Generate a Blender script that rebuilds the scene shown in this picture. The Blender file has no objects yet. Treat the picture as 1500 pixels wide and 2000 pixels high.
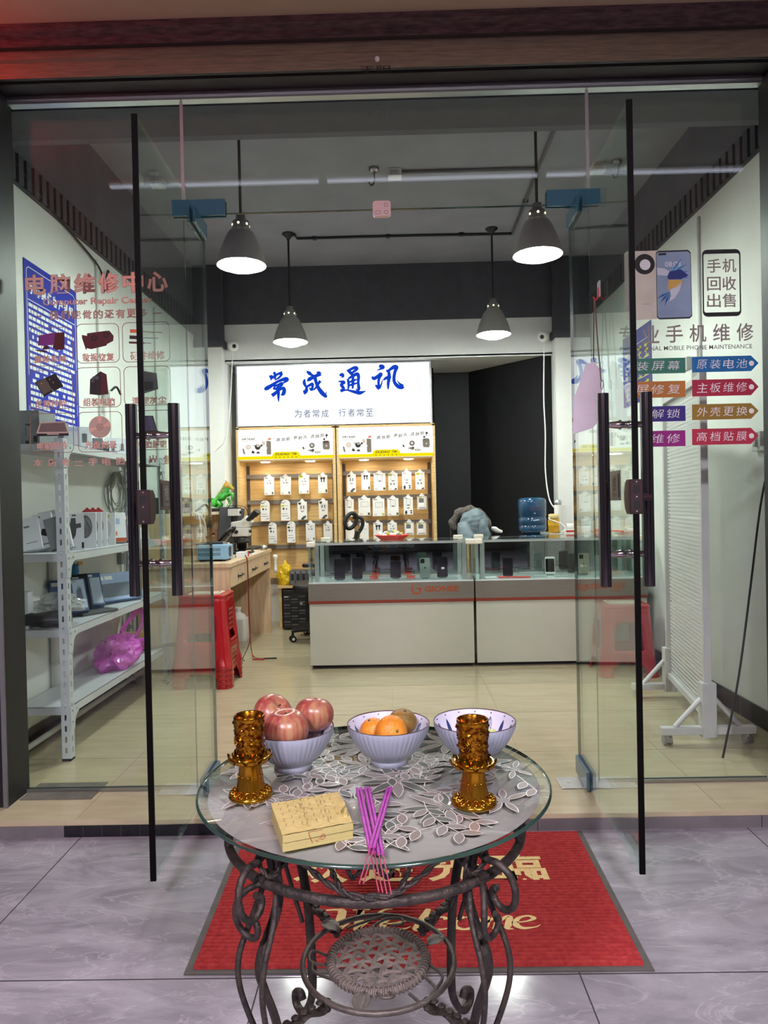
import bpy, math, random
from mathutils import Vector, Matrix, noise
random.seed(7)
sc = bpy.context.scene
COL = sc.collection
PI = math.pi
V = Vector

# ------------------------------------------------------------------ camera
CAM_H, FPX = 1.2, 1380.0
YAW, PITCH, ROLL = 0.01375, 0.01106, -0.02135
cam = bpy.data.objects.new('camera', bpy.data.cameras.new('camera'))
COL.objects.link(cam); sc.camera = cam
fwd = V((-math.sin(YAW)*math.cos(PITCH), math.cos(YAW)*math.cos(PITCH), -math.sin(PITCH)))
rt0 = V((math.cos(YAW), math.sin(YAW), 0)); up0 = rt0.cross(fwd)
RT = math.cos(ROLL)*rt0 + math.sin(ROLL)*up0
UP = -math.sin(ROLL)*rt0 + math.cos(ROLL)*up0
m4 = Matrix((RT, UP, -fwd)).transposed().to_4x4(); m4.translation = (0, 0, CAM_H)
cam.matrix_world = m4
cam.data.sensor_fit = 'VERTICAL'; cam.data.sensor_height = 36.0
cam.data.lens = FPX/2000*36; cam.data.clip_start = 0.05; cam.data.clip_end = 60

# ------------------------------------------------------------------ view and light
sc.view_settings.view_transform = 'Standard'; sc.view_settings.look = 'None'
sc.view_settings.exposure = 0.0; sc.view_settings.gamma = 1.0
sc.view_settings.use_curve_mapping = False
try:
    sc.cycles.use_denoising = True
    sc.cycles.max_bounces = 10; sc.cycles.transparent_max_bounces = 24
    sc.cycles.glossy_bounces = 5; sc.cycles.diffuse_bounces = 4
    sc.cycles.sample_clamp_indirect = 6.0
    sc.cycles.caustics_reflective = False; sc.cycles.caustics_refractive = False
except Exception:
    pass
world = bpy.data.worlds.new('night_sky'); sc.world = world; world.use_nodes = True
world.node_tree.nodes['Background'].inputs[0].default_value = (0.045, 0.045, 0.06, 1)
world.node_tree.nodes['Background'].inputs[1].default_value = 1.0
E_BULB, E_SIGN, E_BANNER, E_SPOT, E_TUBE, E_FILL, E_RED = 186.0, 1.25, 1.15, 75.0, 4.0, 215.0, 200.0

# ------------------------------------------------------------------ helpers
def lin(c):
    if isinstance(c, str):
        c = tuple(int(c[i:i+2], 16) for i in (0, 2, 4))
    o = []
    for x in c[:3]:
        x /= 255.0
        o.append(x/12.92 if x <= .04045 else ((x+.055)/1.055)**2.4)
    return (o[0], o[1], o[2], 1)

MATS = {}
def nodes_of(name):
    m = bpy.data.materials.new(name); m.use_nodes = True
    nt = m.node_tree; nt.nodes.clear()
    out = nt.nodes.new('ShaderNodeOutputMaterial')
    MATS[name] = m
    return m, nt, out
def N(nt, t, **k):
    n = nt.nodes.new(t)
    for a, b in k.items():
        if a.startswith('i_'):
            key = a[2:]
            n.inputs[int(key) if key.isdigit() else key.replace('_', ' ')].default_value = b
        else:
            setattr(n, a, b)
    return n
def L(nt, a, b): nt.links.new(a, b)

def mat(name, c, rough=.5, metal=0., var=.06, scale=12., bump=0., bscale=60., spec=.5, coat=0., c2=None, alpha=None, stretch=None, trans=0.):
    if name in MATS: return MATS[name]
    m, nt, out = nodes_of(name)
    p = N(nt, 'ShaderNodeBsdfPrincipled', i_Roughness=rough, i_Metallic=metal)
    p.inputs['Specular IOR Level'].default_value = spec
    p.inputs['Coat Weight'].default_value = coat
    tc = N(nt, 'ShaderNodeTexCoord')
    mp = N(nt, 'ShaderNodeMapping')
    if stretch: mp.inputs['Scale'].default_value = stretch
    L(nt, tc.outputs['Object'], mp.inputs[0])
    nz = N(nt, 'ShaderNodeTexNoise', i_Scale=scale, i_Detail=5.0)
    L(nt, mp.outputs[0], nz.inputs['Vector'])
    rp = N(nt, 'ShaderNodeValToRGB')
    a = lin(c)
    if c2:
        b = lin(c2)
        rp.color_ramp.elements[0].position = .35; rp.color_ramp.elements[1].position = .65
        rp.color_ramp.elements[0].color = a; rp.color_ramp.elements[1].color = b
    else:
        rp.color_ramp.elements[0].position = .3; rp.color_ramp.elements[1].position = .7
        rp.color_ramp.elements[0].color = tuple(x*(1-var) for x in a[:3])+(1,)
        rp.color_ramp.elements[1].color = tuple(min(1, x*(1+var)) for x in a[:3])+(1,)
    L(nt, nz.outputs['Fac'], rp.inputs[0]); L(nt, rp.outputs[0], p.inputs['Base Color'])
    if bump:
        n2 = N(nt, 'ShaderNodeTexNoise', i_Scale=bscale, i_Detail=4.0)
        L(nt, mp.outputs[0], n2.inputs['Vector'])
        bp = N(nt, 'ShaderNodeBump', i_Strength=bump, i_Distance=.01)
        L(nt, n2.outputs['Fac'], bp.inputs['Height']); L(nt, bp.outputs[0], p.inputs['Normal'])
    if trans: p.inputs['Transmission Weight'].default_value = trans
    last = p.outputs[0]
    if alpha is not None:
        tr = N(nt, 'ShaderNodeBsdfTransparent'); mx = N(nt, 'ShaderNodeMixShader')
        tr.inputs[0].default_value = (1, 1, 1, 1)
        mx.inputs[0].default_value = alpha
        L(nt, tr.outputs[0], mx.inputs[1]); L(nt, last, mx.inputs[2]); last = mx.outputs[0]
    L(nt, last, out.inputs[0])
    return m

def emit(name, c, s):
    if name in MATS: return MATS[name]
    m, nt, out = nodes_of(name)
    e = N(nt, 'ShaderNodeEmission', i_Strength=s); e.inputs[0].default_value = lin(c)
    L(nt, e.outputs[0], out.inputs[0]); return m

def glass(name, tint=(.93, .97, .95), rough=0.0, ior=1.5, gain=1.0):
    """clear sheet: straight-through light plus Fresnel mirror on every face"""
    if name in MATS: return MATS[name]
    m, nt, out = nodes_of(name)
    t = N(nt, 'ShaderNodeBsdfTransparent'); t.inputs[0].default_value = (*tint, 1)
    g = N(nt, 'ShaderNodeBsdfGlossy', i_Roughness=rough); g.inputs[0].default_value = (gain, gain, gain, 1)
    geo = N(nt, 'ShaderNodeNewGeometry')
    mr = N(nt, 'ShaderNodeMapRange'); mr.inputs[3].default_value = ior; mr.inputs[4].default_value = 1/ior
    L(nt, geo.outputs['Backfacing'], mr.inputs[0])
    fr = N(nt, 'ShaderNodeFresnel'); L(nt, mr.outputs[0], fr.inputs[0])
    mx = N(nt, 'ShaderNodeMixShader')
    L(nt, fr.outputs[0], mx.inputs[0]); L(nt, t.outputs[0], mx.inputs[1]); L(nt, g.outputs[0], mx.inputs[2])
    L(nt, mx.outputs[0], out.inputs[0]); return m

def spot(px, py, X=None, Y=None, Z=None):
    """the point of the place that lies on a plane X=, Y= or Z= along one sight line (1500 x 2000 frame)"""
    d = RT*((px-750)/FPX) - UP*((py-1000)/FPX) + fwd
    if Y is not None: t = Y/d.y
    elif X is not None: t = X/d.x
    else: t = (Z-CAM_H)/d.z
    return V((0, 0, CAM_H)) + d*t

_txt = {}
def text_geo(body, bold=0.0, shear=0.0, res=3):
    k = (body, bold, shear)
    if k in _txt: return _txt[k]
    cu = bpy.data.curves.new('lettering', 'FONT'); cu.body = body; cu.size = 1; cu.offset = bold; cu.shear = shear
    cu.resolution_u = res
    o = bpy.data.objects.new('lettering', cu)
    me = bpy.data.meshes.new_from_object(o)
    vs = [v.co.copy() for v in me.vertices]; fs = [tuple(p.vertices) for p in me.polygons]
    bpy.data.meshes.remove(me); bpy.data.objects.remove(o); bpy.data.curves.remove(cu)
    if vs:
        x0 = min(v.x for v in vs); x1 = max(v.x for v in vs); y0 = min(v.y for v in vs); y1 = max(v.y for v in vs)
        w = max(x1-x0, 1e-6); h = max(y1-y0, 1e-6)
        vs = [((v.x-x0)/w, (v.y-y0)/h) for v in vs]
        asp = w/h
    else: asp = 1
    _txt[k] = (vs, fs, asp); return _txt[k]

def arc(cx, cy, r, a0, a1, n):
    return [(cx+r*math.cos(math.radians(a0+(a1-a0)*i/n)), cy+r*math.sin(math.radians(a0+(a1-a0)*i/n))) for i in range(n+1)]
def rr(w, h, r, n=4, cx=0, cy=0):
    a, b = w/2-r, h/2-r
    return [(cx+x, cy+y) for (x, y) in arc(a, b, r, 0, 90, n)+arc(-a, b, r, 90, 180, n)+arc(-a, -b, r, 180, 270, n)+arc(a, -b, r, 270, 360, n)]
def smooth_path(pts, n=6, closed=False):
    P = [V(p) for p in pts]; out = []
    m = len(P)
    rng = range(m) if closed else range(m-1)
    for i in rng:
        p0 = P[(i-1) % m] if closed or i > 0 else P[0]*2-P[1]
        p1 = P[i]; p2 = P[(i+1) % m]
        p3 = P[(i+2) % m] if closed or i+2 < m else P[-1]*2-P[-2]
        for k in range(n):
            t = k/n
            out.append(.5*((2*p1)+(p2-p0)*t+(2*p0-5*p1+4*p2-p3)*t*t+(3*p1-p0-3*p2+p3)*t*t*t))
    if not closed: out.append(P[-1].copy())
    return out

class MB:
    def __init__(s): s.v = []; s.f = []; s.m = []; s.s = []
    def add(s, vs, fs, m=0, sm=False):
        b = len(s.v); s.v += [V(p) for p in vs]
        for f in fs: s.f.append(tuple(i+b for i in f)); s.m.append(m); s.s.append(sm)
        return s
    def box(s, lo, hi, m=0):
        x0, y0, z0 = lo; x1, y1, z1 = hi
        x0, x1 = min(x0, x1), max(x0, x1); y0, y1 = min(y0, y1), max(y0, y1); z0, z1 = min(z0, z1), max(z0, z1)
        return s.add([(x0,y0,z0),(x1,y0,z0),(x1,y1,z0),(x0,y1,z0),(x0,y0,z1),(x1,y0,z1),(x1,y1,z1),(x0,y1,z1)],
                     [(0,3,2,1),(4,5,6,7),(0,1,5,4),(1,2,6,5),(2,3,7,6),(3,0,4,7)], m)
    def obox(s, c, size, M=None, m=0):
        k = len(s.v); h = [x/2 for x in size]
        s.box((-h[0],-h[1],-h[2]), (h[0],h[1],h[2]), m)
        M = M.to_4x4() if M else Matrix.Identity(4)
        for i in range(k, len(s.v)): s.v[i] = M @ s.v[i] + V(c)
        return s
    def xf(s, M, k=0):
        for i in range(k, len(s.v)): s.v[i] = M @ s.v[i]
        return s
    def tube(s, pts, r, m=0, n=8, closed=False, flat=None):
        P = [V(p) for p in pts]; c = len(P)
        R = list(r) if isinstance(r, (list, tuple)) else [r]*c
        if len(R) != c: R = [R[min(len(R)-1, int(i*(len(R)-1)/max(1, c-1)+.5))] for i in range(c)]
        ref = None; vs = []
        for i in range(c):
            if closed: t = P[(i+1) % c]-P[i-1]
            else: t = P[min(i+1, c-1)]-P[max(i-1, 0)]
            if t.length < 1e-9: t = V((0, 0, 1))
            t.normalize()
            if ref is None:
                ref = V((0, 0, 1)) if abs(t.z) < .9 else V((1, 0, 0))
                if flat is not None: ref = V(flat)
            u = ref-t*ref.dot(t)
            if u.length < 1e-6: u = t.orthogonal()
            u.normalize(); w = t.cross(u)
            if flat is None: ref = u
            ru, rw = (R[i] if isinstance(R[i], (tuple, list)) else (R[i], R[i]))
            for k in range(n):
                a = 2*PI*k/n
                vs.append(P[i]+u*(math.cos(a)*ru)+w*(math.sin(a)*rw))
        fs = []
        for i in range(c if closed else c-1):
            a, b = i*n, ((i+1) % c)*n
            for k in range(n): fs.append((a+k, a+(k+1) % n, b+(k+1) % n, b+k))
        s.add(vs, fs, m, True)
        if not closed:
            s.add([vs[k] for k in range(n)], [tuple(range(n))[::-1]], m)
            s.add([vs[(c-1)*n+k] for k in range(n)], [tuple(range(n))], m)
        return s
    def cyl(s, a, b, r, m=0, n=16, r2=None):
        return s.tube([a, b], [r, r if r2 is None else r2], m, n)
    def lathe(s, prof, c=(0, 0, 0), m=0, n=28, mod=None, closed=False, cap=False):
        vs = []; q = len(prof)
        for i, (r, z) in enumerate(prof):
            for k in range(n):
                a = 2*PI*k/n; rr_ = r if mod is None else mod(r, z, a, i)
                if isinstance(rr_, tuple): rr_, zz = rr_
                else: zz = z
                vs.append((c[0]+rr_*math.cos(a), c[1]+rr_*math.sin(a), c[2]+zz))
        fs = []
        for i in range(q if closed else q-1):
            j = (i+1) % q
            for k in range(n): fs.append((i*n+k, i*n+(k+1) % n, j*n+(k+1) % n, j*n+k))
        s.add(vs, fs, m, True)
        if cap:
            if prof[0][0] > 1e-4: s.add([vs[k] for k in range(n)], [tuple(range(n))[::-1]], m)
            if prof[-1][0] > 1e-4: s.add([vs[(q-1)*n+k] for k in range(n)], [tuple(range(n))], m)
        return s
    def poly(s, pts, O, U, W, m=0, depth=0., Nn=None):
        """flat outline pts (u,v) placed at O + u*U + v*W; with depth it is a slab along U x W"""
        O, U, W = V(O), V(U), V(W); nn = (V(Nn) if Nn else U.cross(W)).normalized()
        A = [O+U*p[0]+W*p[1] for p in pts]; n = len(A)
        if depth == 0: return s.add(A, [tuple(range(n))], m)
        B = [a+nn*depth for a in A]
        fs = [tuple(range(n))[::-1], tuple(range(n, 2*n))]+[(i, (i+1) % n, n+(i+1) % n, n+i) for i in range(n)]
        return s.add(A+B, fs, m)
    def text(s, body, O, U, W, m=0, bold=0., shear=0., res=3):
        vs, fs, asp = text_geo(body, bold, shear, res); O, U, W = V(O), V(U), V(W)
        return s.add([O+U*x+W*y for (x, y) in vs], fs, m)
    def stroke(s, pts, O, U, W, m=0, k=1., n=5):
        """brush stroke: pts (x, y, width) in a flat frame"""
        P = smooth_path([V((p[0], p[1], p[2])) for p in pts], n); A, B = [], []
        O, U, W = V(O), V(U), V(W)
        for i, p in enumerate(P):
            t = P[min(i+1, len(P)-1)]-P[max(i-1, 0)]; t = V((t.x, t.y)); t = t.normalized() if t.length > 1e-9 else V((1, 0))
            h = max(p.z, 0.)*k/2
            A.append(O+U*(p.x-t.y*h)+W*(p.y+t.x*h)); B.append(O+U*(p.x+t.y*h)+W*(p.y-t.x*h))
        q = len(P)
        return s.add(A+B, [(i, q+i, q+i+1, i+1) for i in range(q-1)], m)
    def ring(s, outer, inner, O, U, W, m=0):
        O, U, W = V(O), V(U), V(W); n = len(outer)
        A = [O+U*p[0]+W*p[1] for p in outer]; B = [O+U*p[0]+W*p[1] for p in inner]
        return s.add(A+B, [(i, (i+1) % n, n+(i+1) % n, n+i) for i in range(n)], m)

def wpos(o):
    p = V((0, 0, 0))
    while o: p += o.location; o = o.parent
    return p
def build(name, mb, mats, parent=None, base=None, bevel=0., solid=0., sub=0, local=False, seg=2):
    """one mesh object; world coordinates in, origin at the parent's or at the base of the shape"""
    if not isinstance(mats, (list, tuple)): mats = [mats]
    me = bpy.data.meshes.new(name)
    if parent is not None: off = V((0, 0, 0)) if local else wpos(parent)
    elif base is not None: off = V(base)
    else:
        xs = [p.x for p in mb.v]; ys = [p.y for p in mb.v]; zs = [p.z for p in mb.v]
        off = V(((min(xs)+max(xs))/2, (min(ys)+max(ys))/2, min(zs)))
    me.from_pydata([p-off for p in mb.v], [], mb.f)
    for mt in mats: me.materials.append(mt)
    me.polygons.foreach_set('material_index', mb.m); me.polygons.foreach_set('use_smooth', mb.s)
    me.validate(); me.update()
    o = bpy.data.objects.new(name, me); COL.objects.link(o)
    if parent is not None: o.parent = parent
    else: o.location = off
    if solid: md = o.modifiers.new('thickness', 'SOLIDIFY'); md.thickness = solid; md.offset = 0
    if bevel:
        md = o.modifiers.new('bevel', 'BEVEL'); md.width = bevel; md.segments = seg; md.limit_method = 'ANGLE'; md.angle_limit = math.radians(50)
    if sub: md = o.modifiers.new('subdivision', 'SUBSURF'); md.levels = sub; md.render_levels = sub
    return o
def tag(o, label, cat, group=None):
    o['label'] = label; o['category'] = cat
    if group: o['group'] = group
    return o
def struct(name, mb, mats, **k):
    o = build(name, mb, mats, **k); o['kind'] = 'structure'; return o
def thing(name, label, cat, loc, group=None):
    o = bpy.data.objects.new(name, None); COL.objects.link(o); o.location = loc; o.empty_display_size = .05
    return tag(o, label, cat, group)
def dup(root, loc, label, rotz=None):
    kids = {}
    for o in COL.objects:
        if o.parent: kids.setdefault(o.parent.name, []).append(o)
    def cp(o, par):
        c = o.copy(); COL.objects.link(c)
        if par: c.parent = par
        for ch in kids.get(o.name, []): cp(ch, c)
        return c
    r = cp(root, None); r.location = loc; r['label'] = label
    if rotz is not None: r.rotation_euler = (0, 0, rotz)
    return r
def Rz(a): return Matrix.Rotation(a, 4, 'Z')
def Rx(a): return Matrix.Rotation(a, 4, 'X')
def Ry(a): return Matrix.Rotation(a, 4, 'Y')
def T(p): return Matrix.Translation(V(p))
X_, Y_, Z_ = V((1, 0, 0)), V((0, 1, 0)), V((0, 0, 1))

# ------------------------------------------------------------------ materials
M_white = mat('white_wall_paint', 'e6e7e2', .75, bump=.05, bscale=90, var=.02)
M_soffit = mat('white_panel_paint', 'e2e3e0', .7, var=.02)
M_dark = mat('dark_grey_paint', '5e5e68', .8, bump=.12, bscale=25, var=.12, scale=4)
M_ceil = mat('grey_ceiling_paint', '8a8a94', .85, bump=.15, bscale=14, var=.1, scale=3)
M_darker = mat('charcoal_paint', '46464e', .75, bump=.08, bscale=30, var=.1)
M_black = mat('black_wall_paint', '0e0e11', .6, var=.15, spec=.3)
M_pillar = mat('black_polished_stone', '141416', .5, var=.25, scale=9, bump=.03)
M_alu = mat('brushed_aluminium', 'b9bcbb', .35, 1., stretch=(1, 60, 60), scale=8, var=.1)
M_steel = mat('brushed_steel', '7c776e', .42, .45, stretch=(1, 70, 70), scale=9, var=.1)
M_chrome = mat('smoky_chrome', 'a89fa3', .14, 1., var=.02)
M_blackplastic = mat('black_plastic', '141416', .4, var=.1)
M_rubber = mat('black_rubber', '0c0c0d', .7)
M_glass = glass('window_glass')
M_doorglass = glass('door_glass', (.90, .96, .935))
M_case = glass('showcase_glass', (.93, .975, .96))
M_bluefilm = mat('blue_film', '16586c', .25, coat=.4)
M_whiteplastic = mat('white_plastic', 'e4e4e0', .4, var=.02)
M_cream = mat('cream_plastic', 'e6e0cc', .45, var=.03)
M_whitelam = mat('white_laminate', 'b9bbad', .22, var=.015, coat=.3)
M_red = mat('red_plastic', 'b3121c', .28, var=.06, coat=.3)
M_orange = mat('orange_trim', '9c4519', .45)
M_paper = mat('white_card', 'e9e9e6', .55, var=.02)
M_ink = mat('black_ink', '17171a', .6)
M_greyink = mat('grey_ink', '6f7174', .6)
M_iron = mat('weathered_iron', '2c2826', .55, .45, c2='433b36', scale=30, bump=.5, bscale=80)
M_wood = mat('oak_veneer', 'c8a468', .5, c2='dcbd86', stretch=(1, 1, 14), scale=4)
M_woodlight = mat('ash_veneer', 'c9a985', .45, c2='dcc2a1', stretch=(10, 10, 1), scale=4)
M_bulb = emit('lit_bulb', (247, 255, 247), E_BULB)
M_gap = mat('tile_joint', '2c2a2c', .8)

def marble():
    m, nt, out = nodes_of('grey_marble_tile')
    p = N(nt, 'ShaderNodeBsdfPrincipled', i_Roughness=.13)
    tc = N(nt, 'ShaderNodeTexCoord'); mp = N(nt, 'ShaderNodeMapping'); mp.inputs['Rotation'].default_value = (0, 0, .62)
    mp.inputs['Scale'].default_value = (1.0, 2.6, 1)
    L(nt, tc.outputs['Object'], mp.inputs[0])
    n1 = N(nt, 'ShaderNodeTexNoise', i_Scale=2.6, i_Detail=9.0, i_Roughness=.62, i_Distortion=1.1)
    L(nt, mp.outputs[0], n1.inputs['Vector'])
    r1 = N(nt, 'ShaderNodeValToRGB'); e = r1.color_ramp.elements
    e[0].position = .30; e[0].color = lin('757179'); e[1].position = .72; e[1].color = lin('a5a1a9')
    L(nt, n1.outputs['Fac'], r1.inputs[0])
    n2 = N(nt, 'ShaderNodeTexNoise', i_Scale=1.9, i_Detail=10.0, i_Roughness=.6, i_Distortion=1.8)
    L(nt, mp.outputs[0], n2.inputs['Vector'])
    r2 = N(nt, 'ShaderNodeValToRGB'); e = r2.color_ramp.elements
    e[0].position = .485; e[0].color = (0, 0, 0, 1); e[1].position = .5; e[1].color = (.28, .28, .28, 1)
    k = r2.color_ramp.elements.new(.515); k.color = (0, 0, 0, 1)
    L(nt, n2.outputs['Fac'], r2.inputs[0])
    mx = N(nt, 'ShaderNodeMixRGB'); mx.inputs[2].default_value = lin('c6c3c8')
    L(nt, r2.outputs[0], mx.inputs[0]); L(nt, r1.outputs[0], mx.inputs[1]); L(nt, mx.outputs[0], p.inputs['Base Color'])
    L(nt, p.outputs[0], out.inputs[0]); return m
M_marble = marble()
M_tile = mat('beige_polished_tile', 'aea284', .14, c2='b8ac8f', stretch=(1, 5, 1), scale=5, spec=.5)
M_tilejoint = mat('beige_tile_joint', '8e8069', .7)
M_baseboard = mat('dark_baseboard_tile', '1a1918', .25, c2='2c2a28', scale=8)

# ------------------------------------------------------------------ the setting
FZ = .058                       # shop floor
WL, WR = -1.78, 1.80            # side walls
PY = 2.85                       # plane of the shop front
CZ = 3.4                        # ceiling
# outdoor ground: polished grey tiles, 0.81 m grid with dark joints
g = MB(); g.box((-7, -6.5, -.1), (7, 2.60, 0))
for k in range(-9, 9):
    x = .446+.81*k
    if -6.9 < x < 6.9: g.box((x-.0018, -6.5, -.01), (x+.0018, 2.575, .0004), 1)
for k in range(-10, 1):
    y = 1.782+.81*k; g.box((-7, y-.0018, -.01), (7, y+.0018, .0004), 1)
struct('ground', g, [M_marble, M_gap])
# shop floor with joints, running out over the low step
f = MB(); f.box((-4.0, 2.58, 0), (4.0, 7.6, FZ)); f.box((-4.0, 2.572, FZ-.016), (4.0, 2.60, FZ+.0005), 0)
for x in (-2.98, -2.39, -1.79, -1.20, -.60, -.03, .55, 1.18, 1.78, 2.38): f.box((x-.001, 2.573, FZ-.01), (x+.001, 7.5, FZ+.0008), 1)
for y in (3.22, 3.828, 4.43, 5.03, 5.63, 6.23): f.box((-1.78, y-.001, FZ-.01), (1.8, y+.001, FZ+.0008), 1)
struct('floor', f, [M_tile, M_tilejoint])
r = MB(); r.box((-4, 2.566, 0), (-1.237, 2.579, FZ-.016)); r.box((.3, 2.566, 0), (4, 2.579, FZ-.016))
for x in (.50, 1.31): r.box((x-.0015, 2.5655, 0), (x+.0015, 2.57, FZ-.016), 1)
struct('trim_1', r, [mat('grey_riser_tile', '6d686a', .35, var=.12), M_gap])
r = MB(); r.box((-1.237, 2.568, 0), (.3, 2.579, FZ-.016))
for k in range(22): r.box((-1.237+.07*k, 2.5672, 0), (-1.237+.07*k+.002, 2.57, FZ-.016), 1)
struct('trim_2', r, [mat('dark_mosaic_tile', '1c1b1f', .3, var=.4, scale=40), mat('mosaic_grout', '3a393d', .8)])
# walls
def wall_side(name, x, s, zt):
    w = MB(); w.box((x, 2.9, FZ), (x+s*.12, 7.6, zt), 0); w.box((x, 2.9, zt), (x+s*.12, 7.6, CZ), 1)
    struct(name, w, [M_white, M_dark])
    t = MB()
    y = 3.0; t.box((x, 2.98, zt+.0), (x-s*.012, 6.4, zt+.012), 0)
    while y < 6.38:
        t.box((x, y, zt+.012), (x-s*.022, y+.045, zt+.15), 0); y += .075
    t.box((x, 2.98, zt+.15), (x-s*.012, 6.4, zt+.158), 0)
    struct('trim_3' if s < 0 else 'trim_4', t, [M_darker])
    b = MB(); b.box((x, 2.9, FZ), (x-s*.012, 6.4, .155))
    for k in range(6): b.box((x-s*.0115, 3.1+.6*k, FZ), (x-s*.0128, 3.103+.6*k, .155), 1)
    struct('baseboard_left' if s < 0 else 'baseboard_right', b, [M_baseboard, mat('pale_grout', '8a8780', .8)])
wall_side('wall_left', WL, -1, 2.765)
wall_side('wall_right', WR, 1, 2.86)
c = MB(); c.box((-2.2, 2.92, CZ), (2.2, 7.6, CZ+.1)); struct('ceiling', c, M_ceil)
b = MB(); b.box((-2.0, 3.13, 2.90), (2.0, 3.28, CZ)); struct('beam_front', b, M_dark)
b = MB(); b.box((-1.9, 2.90, 2.845), (1.9, 3.131, 2.99)); b.box((-1.9, 2.90, 2.99), (1.9, 2.95, CZ)); struct('wall_front', b, M_darker)
b = MB(); b.box((-1.78, 6.5, 2.885), (1.8, 6.75, CZ)); struct('beam_back', b, M_darker)
b = MB(); b.box((-1.54, 6.52, 2.54), (1.5, 6.56, 2.885)); b.box((-1.54, 6.52, 2.54), (1.5, 7.5, 2.56)); b.box((-1.52, 6.515, 2.533), (1.5, 6.54, 2.545))
struct('wall_back', b, M_soffit)
b = MB(); b.box((-1.78, 7.02, FZ), (.42, 7.1, 2.54)); struct('wall_niche', b, M_white)
b = MB(); b.box((.42, 7.3, FZ), (.80, 7.4, 2.54)); b.box((.405, 7.02, FZ), (.42, 7.4, 2.54)); struct('wall_corridor', b, mat('charcoal_wall_paint', '1b1b20', .6, var=.12, spec=.3))
b = MB(); b.poly([(.80, 7.3), (1.42, 6.55), (1.60, 6.6), (.95, 7.45)], (0, 0, FZ), X_, Y_, 0, 2.482); struct('wall_diagonal', b, M_black)
for nm, x0, x1 in (('column_left', WL, -1.527), ('column_right', 1.486, WR)):
    b = MB(); b.box((x0, 6.4, FZ), (x1, 6.76, 2.67), 0); b.box((x0, 6.398, 2.69), (x1, 6.74, CZ), 1)
    b.box((x0, 6.375, 2.655), (x1+(.022 if x0 < 0 else 0), 6.74, 2.72), 1) if x0 < 0 else b.box((x0-.022, 6.375, 2.665), (x1, 6.74, 2.73), 1)
    struct(nm, b, [M_white, M_darker])
# shop front: dark stone piers, head rail, shutter
b = MB(); b.box((-4.0, 2.70, 0), (-1.515, 2.862, 3.0), 0); struct('pillar_left', b, M_pillar)
b = MB(); b.box((1.492, 2.70, 0), (4.0, 2.862, 3.0), 0); struct('pillar_right', b, M_pillar)
b = MB(); b.box((-1.528, 2.69, FZ), (-1.513, 2.70, 2.86)); struct('trim_5', b, mat('polished_edge_trim', '77787a', .6, .5))
h = MB(); h.box((-1.515, 2.832, 2.835), (1.492, 2.868, 2.866)); h.box((-1.515, 2.824, 2.848), (1.492, 2.876, 2.856))
struct('trim_6', h, M_alu)
h = MB(); h.box((-1.515, 2.838, FZ), (-.82, 2.842, FZ+.014)); h.box((-1.515, 2.858, FZ), (-.82, 2.862, FZ+.014))
h.box((.81, 2.838, FZ), (1.483, 2.842, FZ+.014)); h.box((.81, 2.858, FZ), (1.483, 2.862, FZ+.014))
struct('trim_7', h, M_alu)
M_shut = mat('brown_shutter_metal', '8d7c68', .45, .5, var=.2, stretch=(1, 8, 8), bump=.15, bscale=18)
M_shutd = mat('worn_shutter_strip', '3a2c2c', .8, c2='5b4444', scale=18, stretch=(1, 4, 4), bump=.4, bscale=40)
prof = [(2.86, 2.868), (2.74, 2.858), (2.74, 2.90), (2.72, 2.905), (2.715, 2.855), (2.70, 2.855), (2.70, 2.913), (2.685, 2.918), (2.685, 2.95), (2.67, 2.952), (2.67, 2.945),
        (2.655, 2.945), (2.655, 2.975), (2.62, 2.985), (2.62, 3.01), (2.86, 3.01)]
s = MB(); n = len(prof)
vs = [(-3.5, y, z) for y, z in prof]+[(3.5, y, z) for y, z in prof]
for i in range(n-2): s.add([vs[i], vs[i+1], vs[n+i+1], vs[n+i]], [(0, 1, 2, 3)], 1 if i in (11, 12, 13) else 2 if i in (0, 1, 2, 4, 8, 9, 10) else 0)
shut = struct('roller_shutter', s, [M_shut, M_shutd, mat('sooty_shutter_recess', '241f1e', .6)])  # third material: shade painted into the undersides and steps of the profile
s = MB()
O = spot(703, 144, Y=2.695); s.text('王阳', O, V((.115, 0, .0)), V((0, 0, .028)), 0)
build('scrawled_writing', s, M_ink, shut)
s = MB(); s.lathe([(.0, 0), (.007, 0), (.009, .004), (.009, .012)], (0, 0, 0), 0, 14); s.xf(T(spot(737, 118, Y=2.683)) @ Rx(PI/2))
build('bolt_head', s, M_whiteplastic, shut)
b = MB(); b.box((-7, -3.2, 3.01), (7, 2.90, 3.25)); b.box((-7, 2.86, 3.01), (7, 2.90, 3.9)); struct('canopy_ceiling', b, mat('brown_canopy_panel', 'a5917a', .6, var=.03, scale=2))
# houses over the street, seen only mirrored in the showcases
b = MB(); b.box((-9, -8.2, 0), (9, -7.6, 6.0), 0)
for k in range(9): b.box((-9+2.05*k, -7.62, .2), (-9+2.05*k+1.2, -7.59, 2.4), 1)
struct('street_wall', b, [mat('dark_stone_facade', '4c4744', .85, c2='36322f', scale=3, bump=.6, bscale=9), mat('dark_shop_shutter', '25252a', .6)])
b = MB(); b.box((-9, -8.2, -.14), (9, -6.5, -.02)); struct('street_ground', b, mat('asphalt', '2d2d30', .8, bump=.4, bscale=120))

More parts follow.
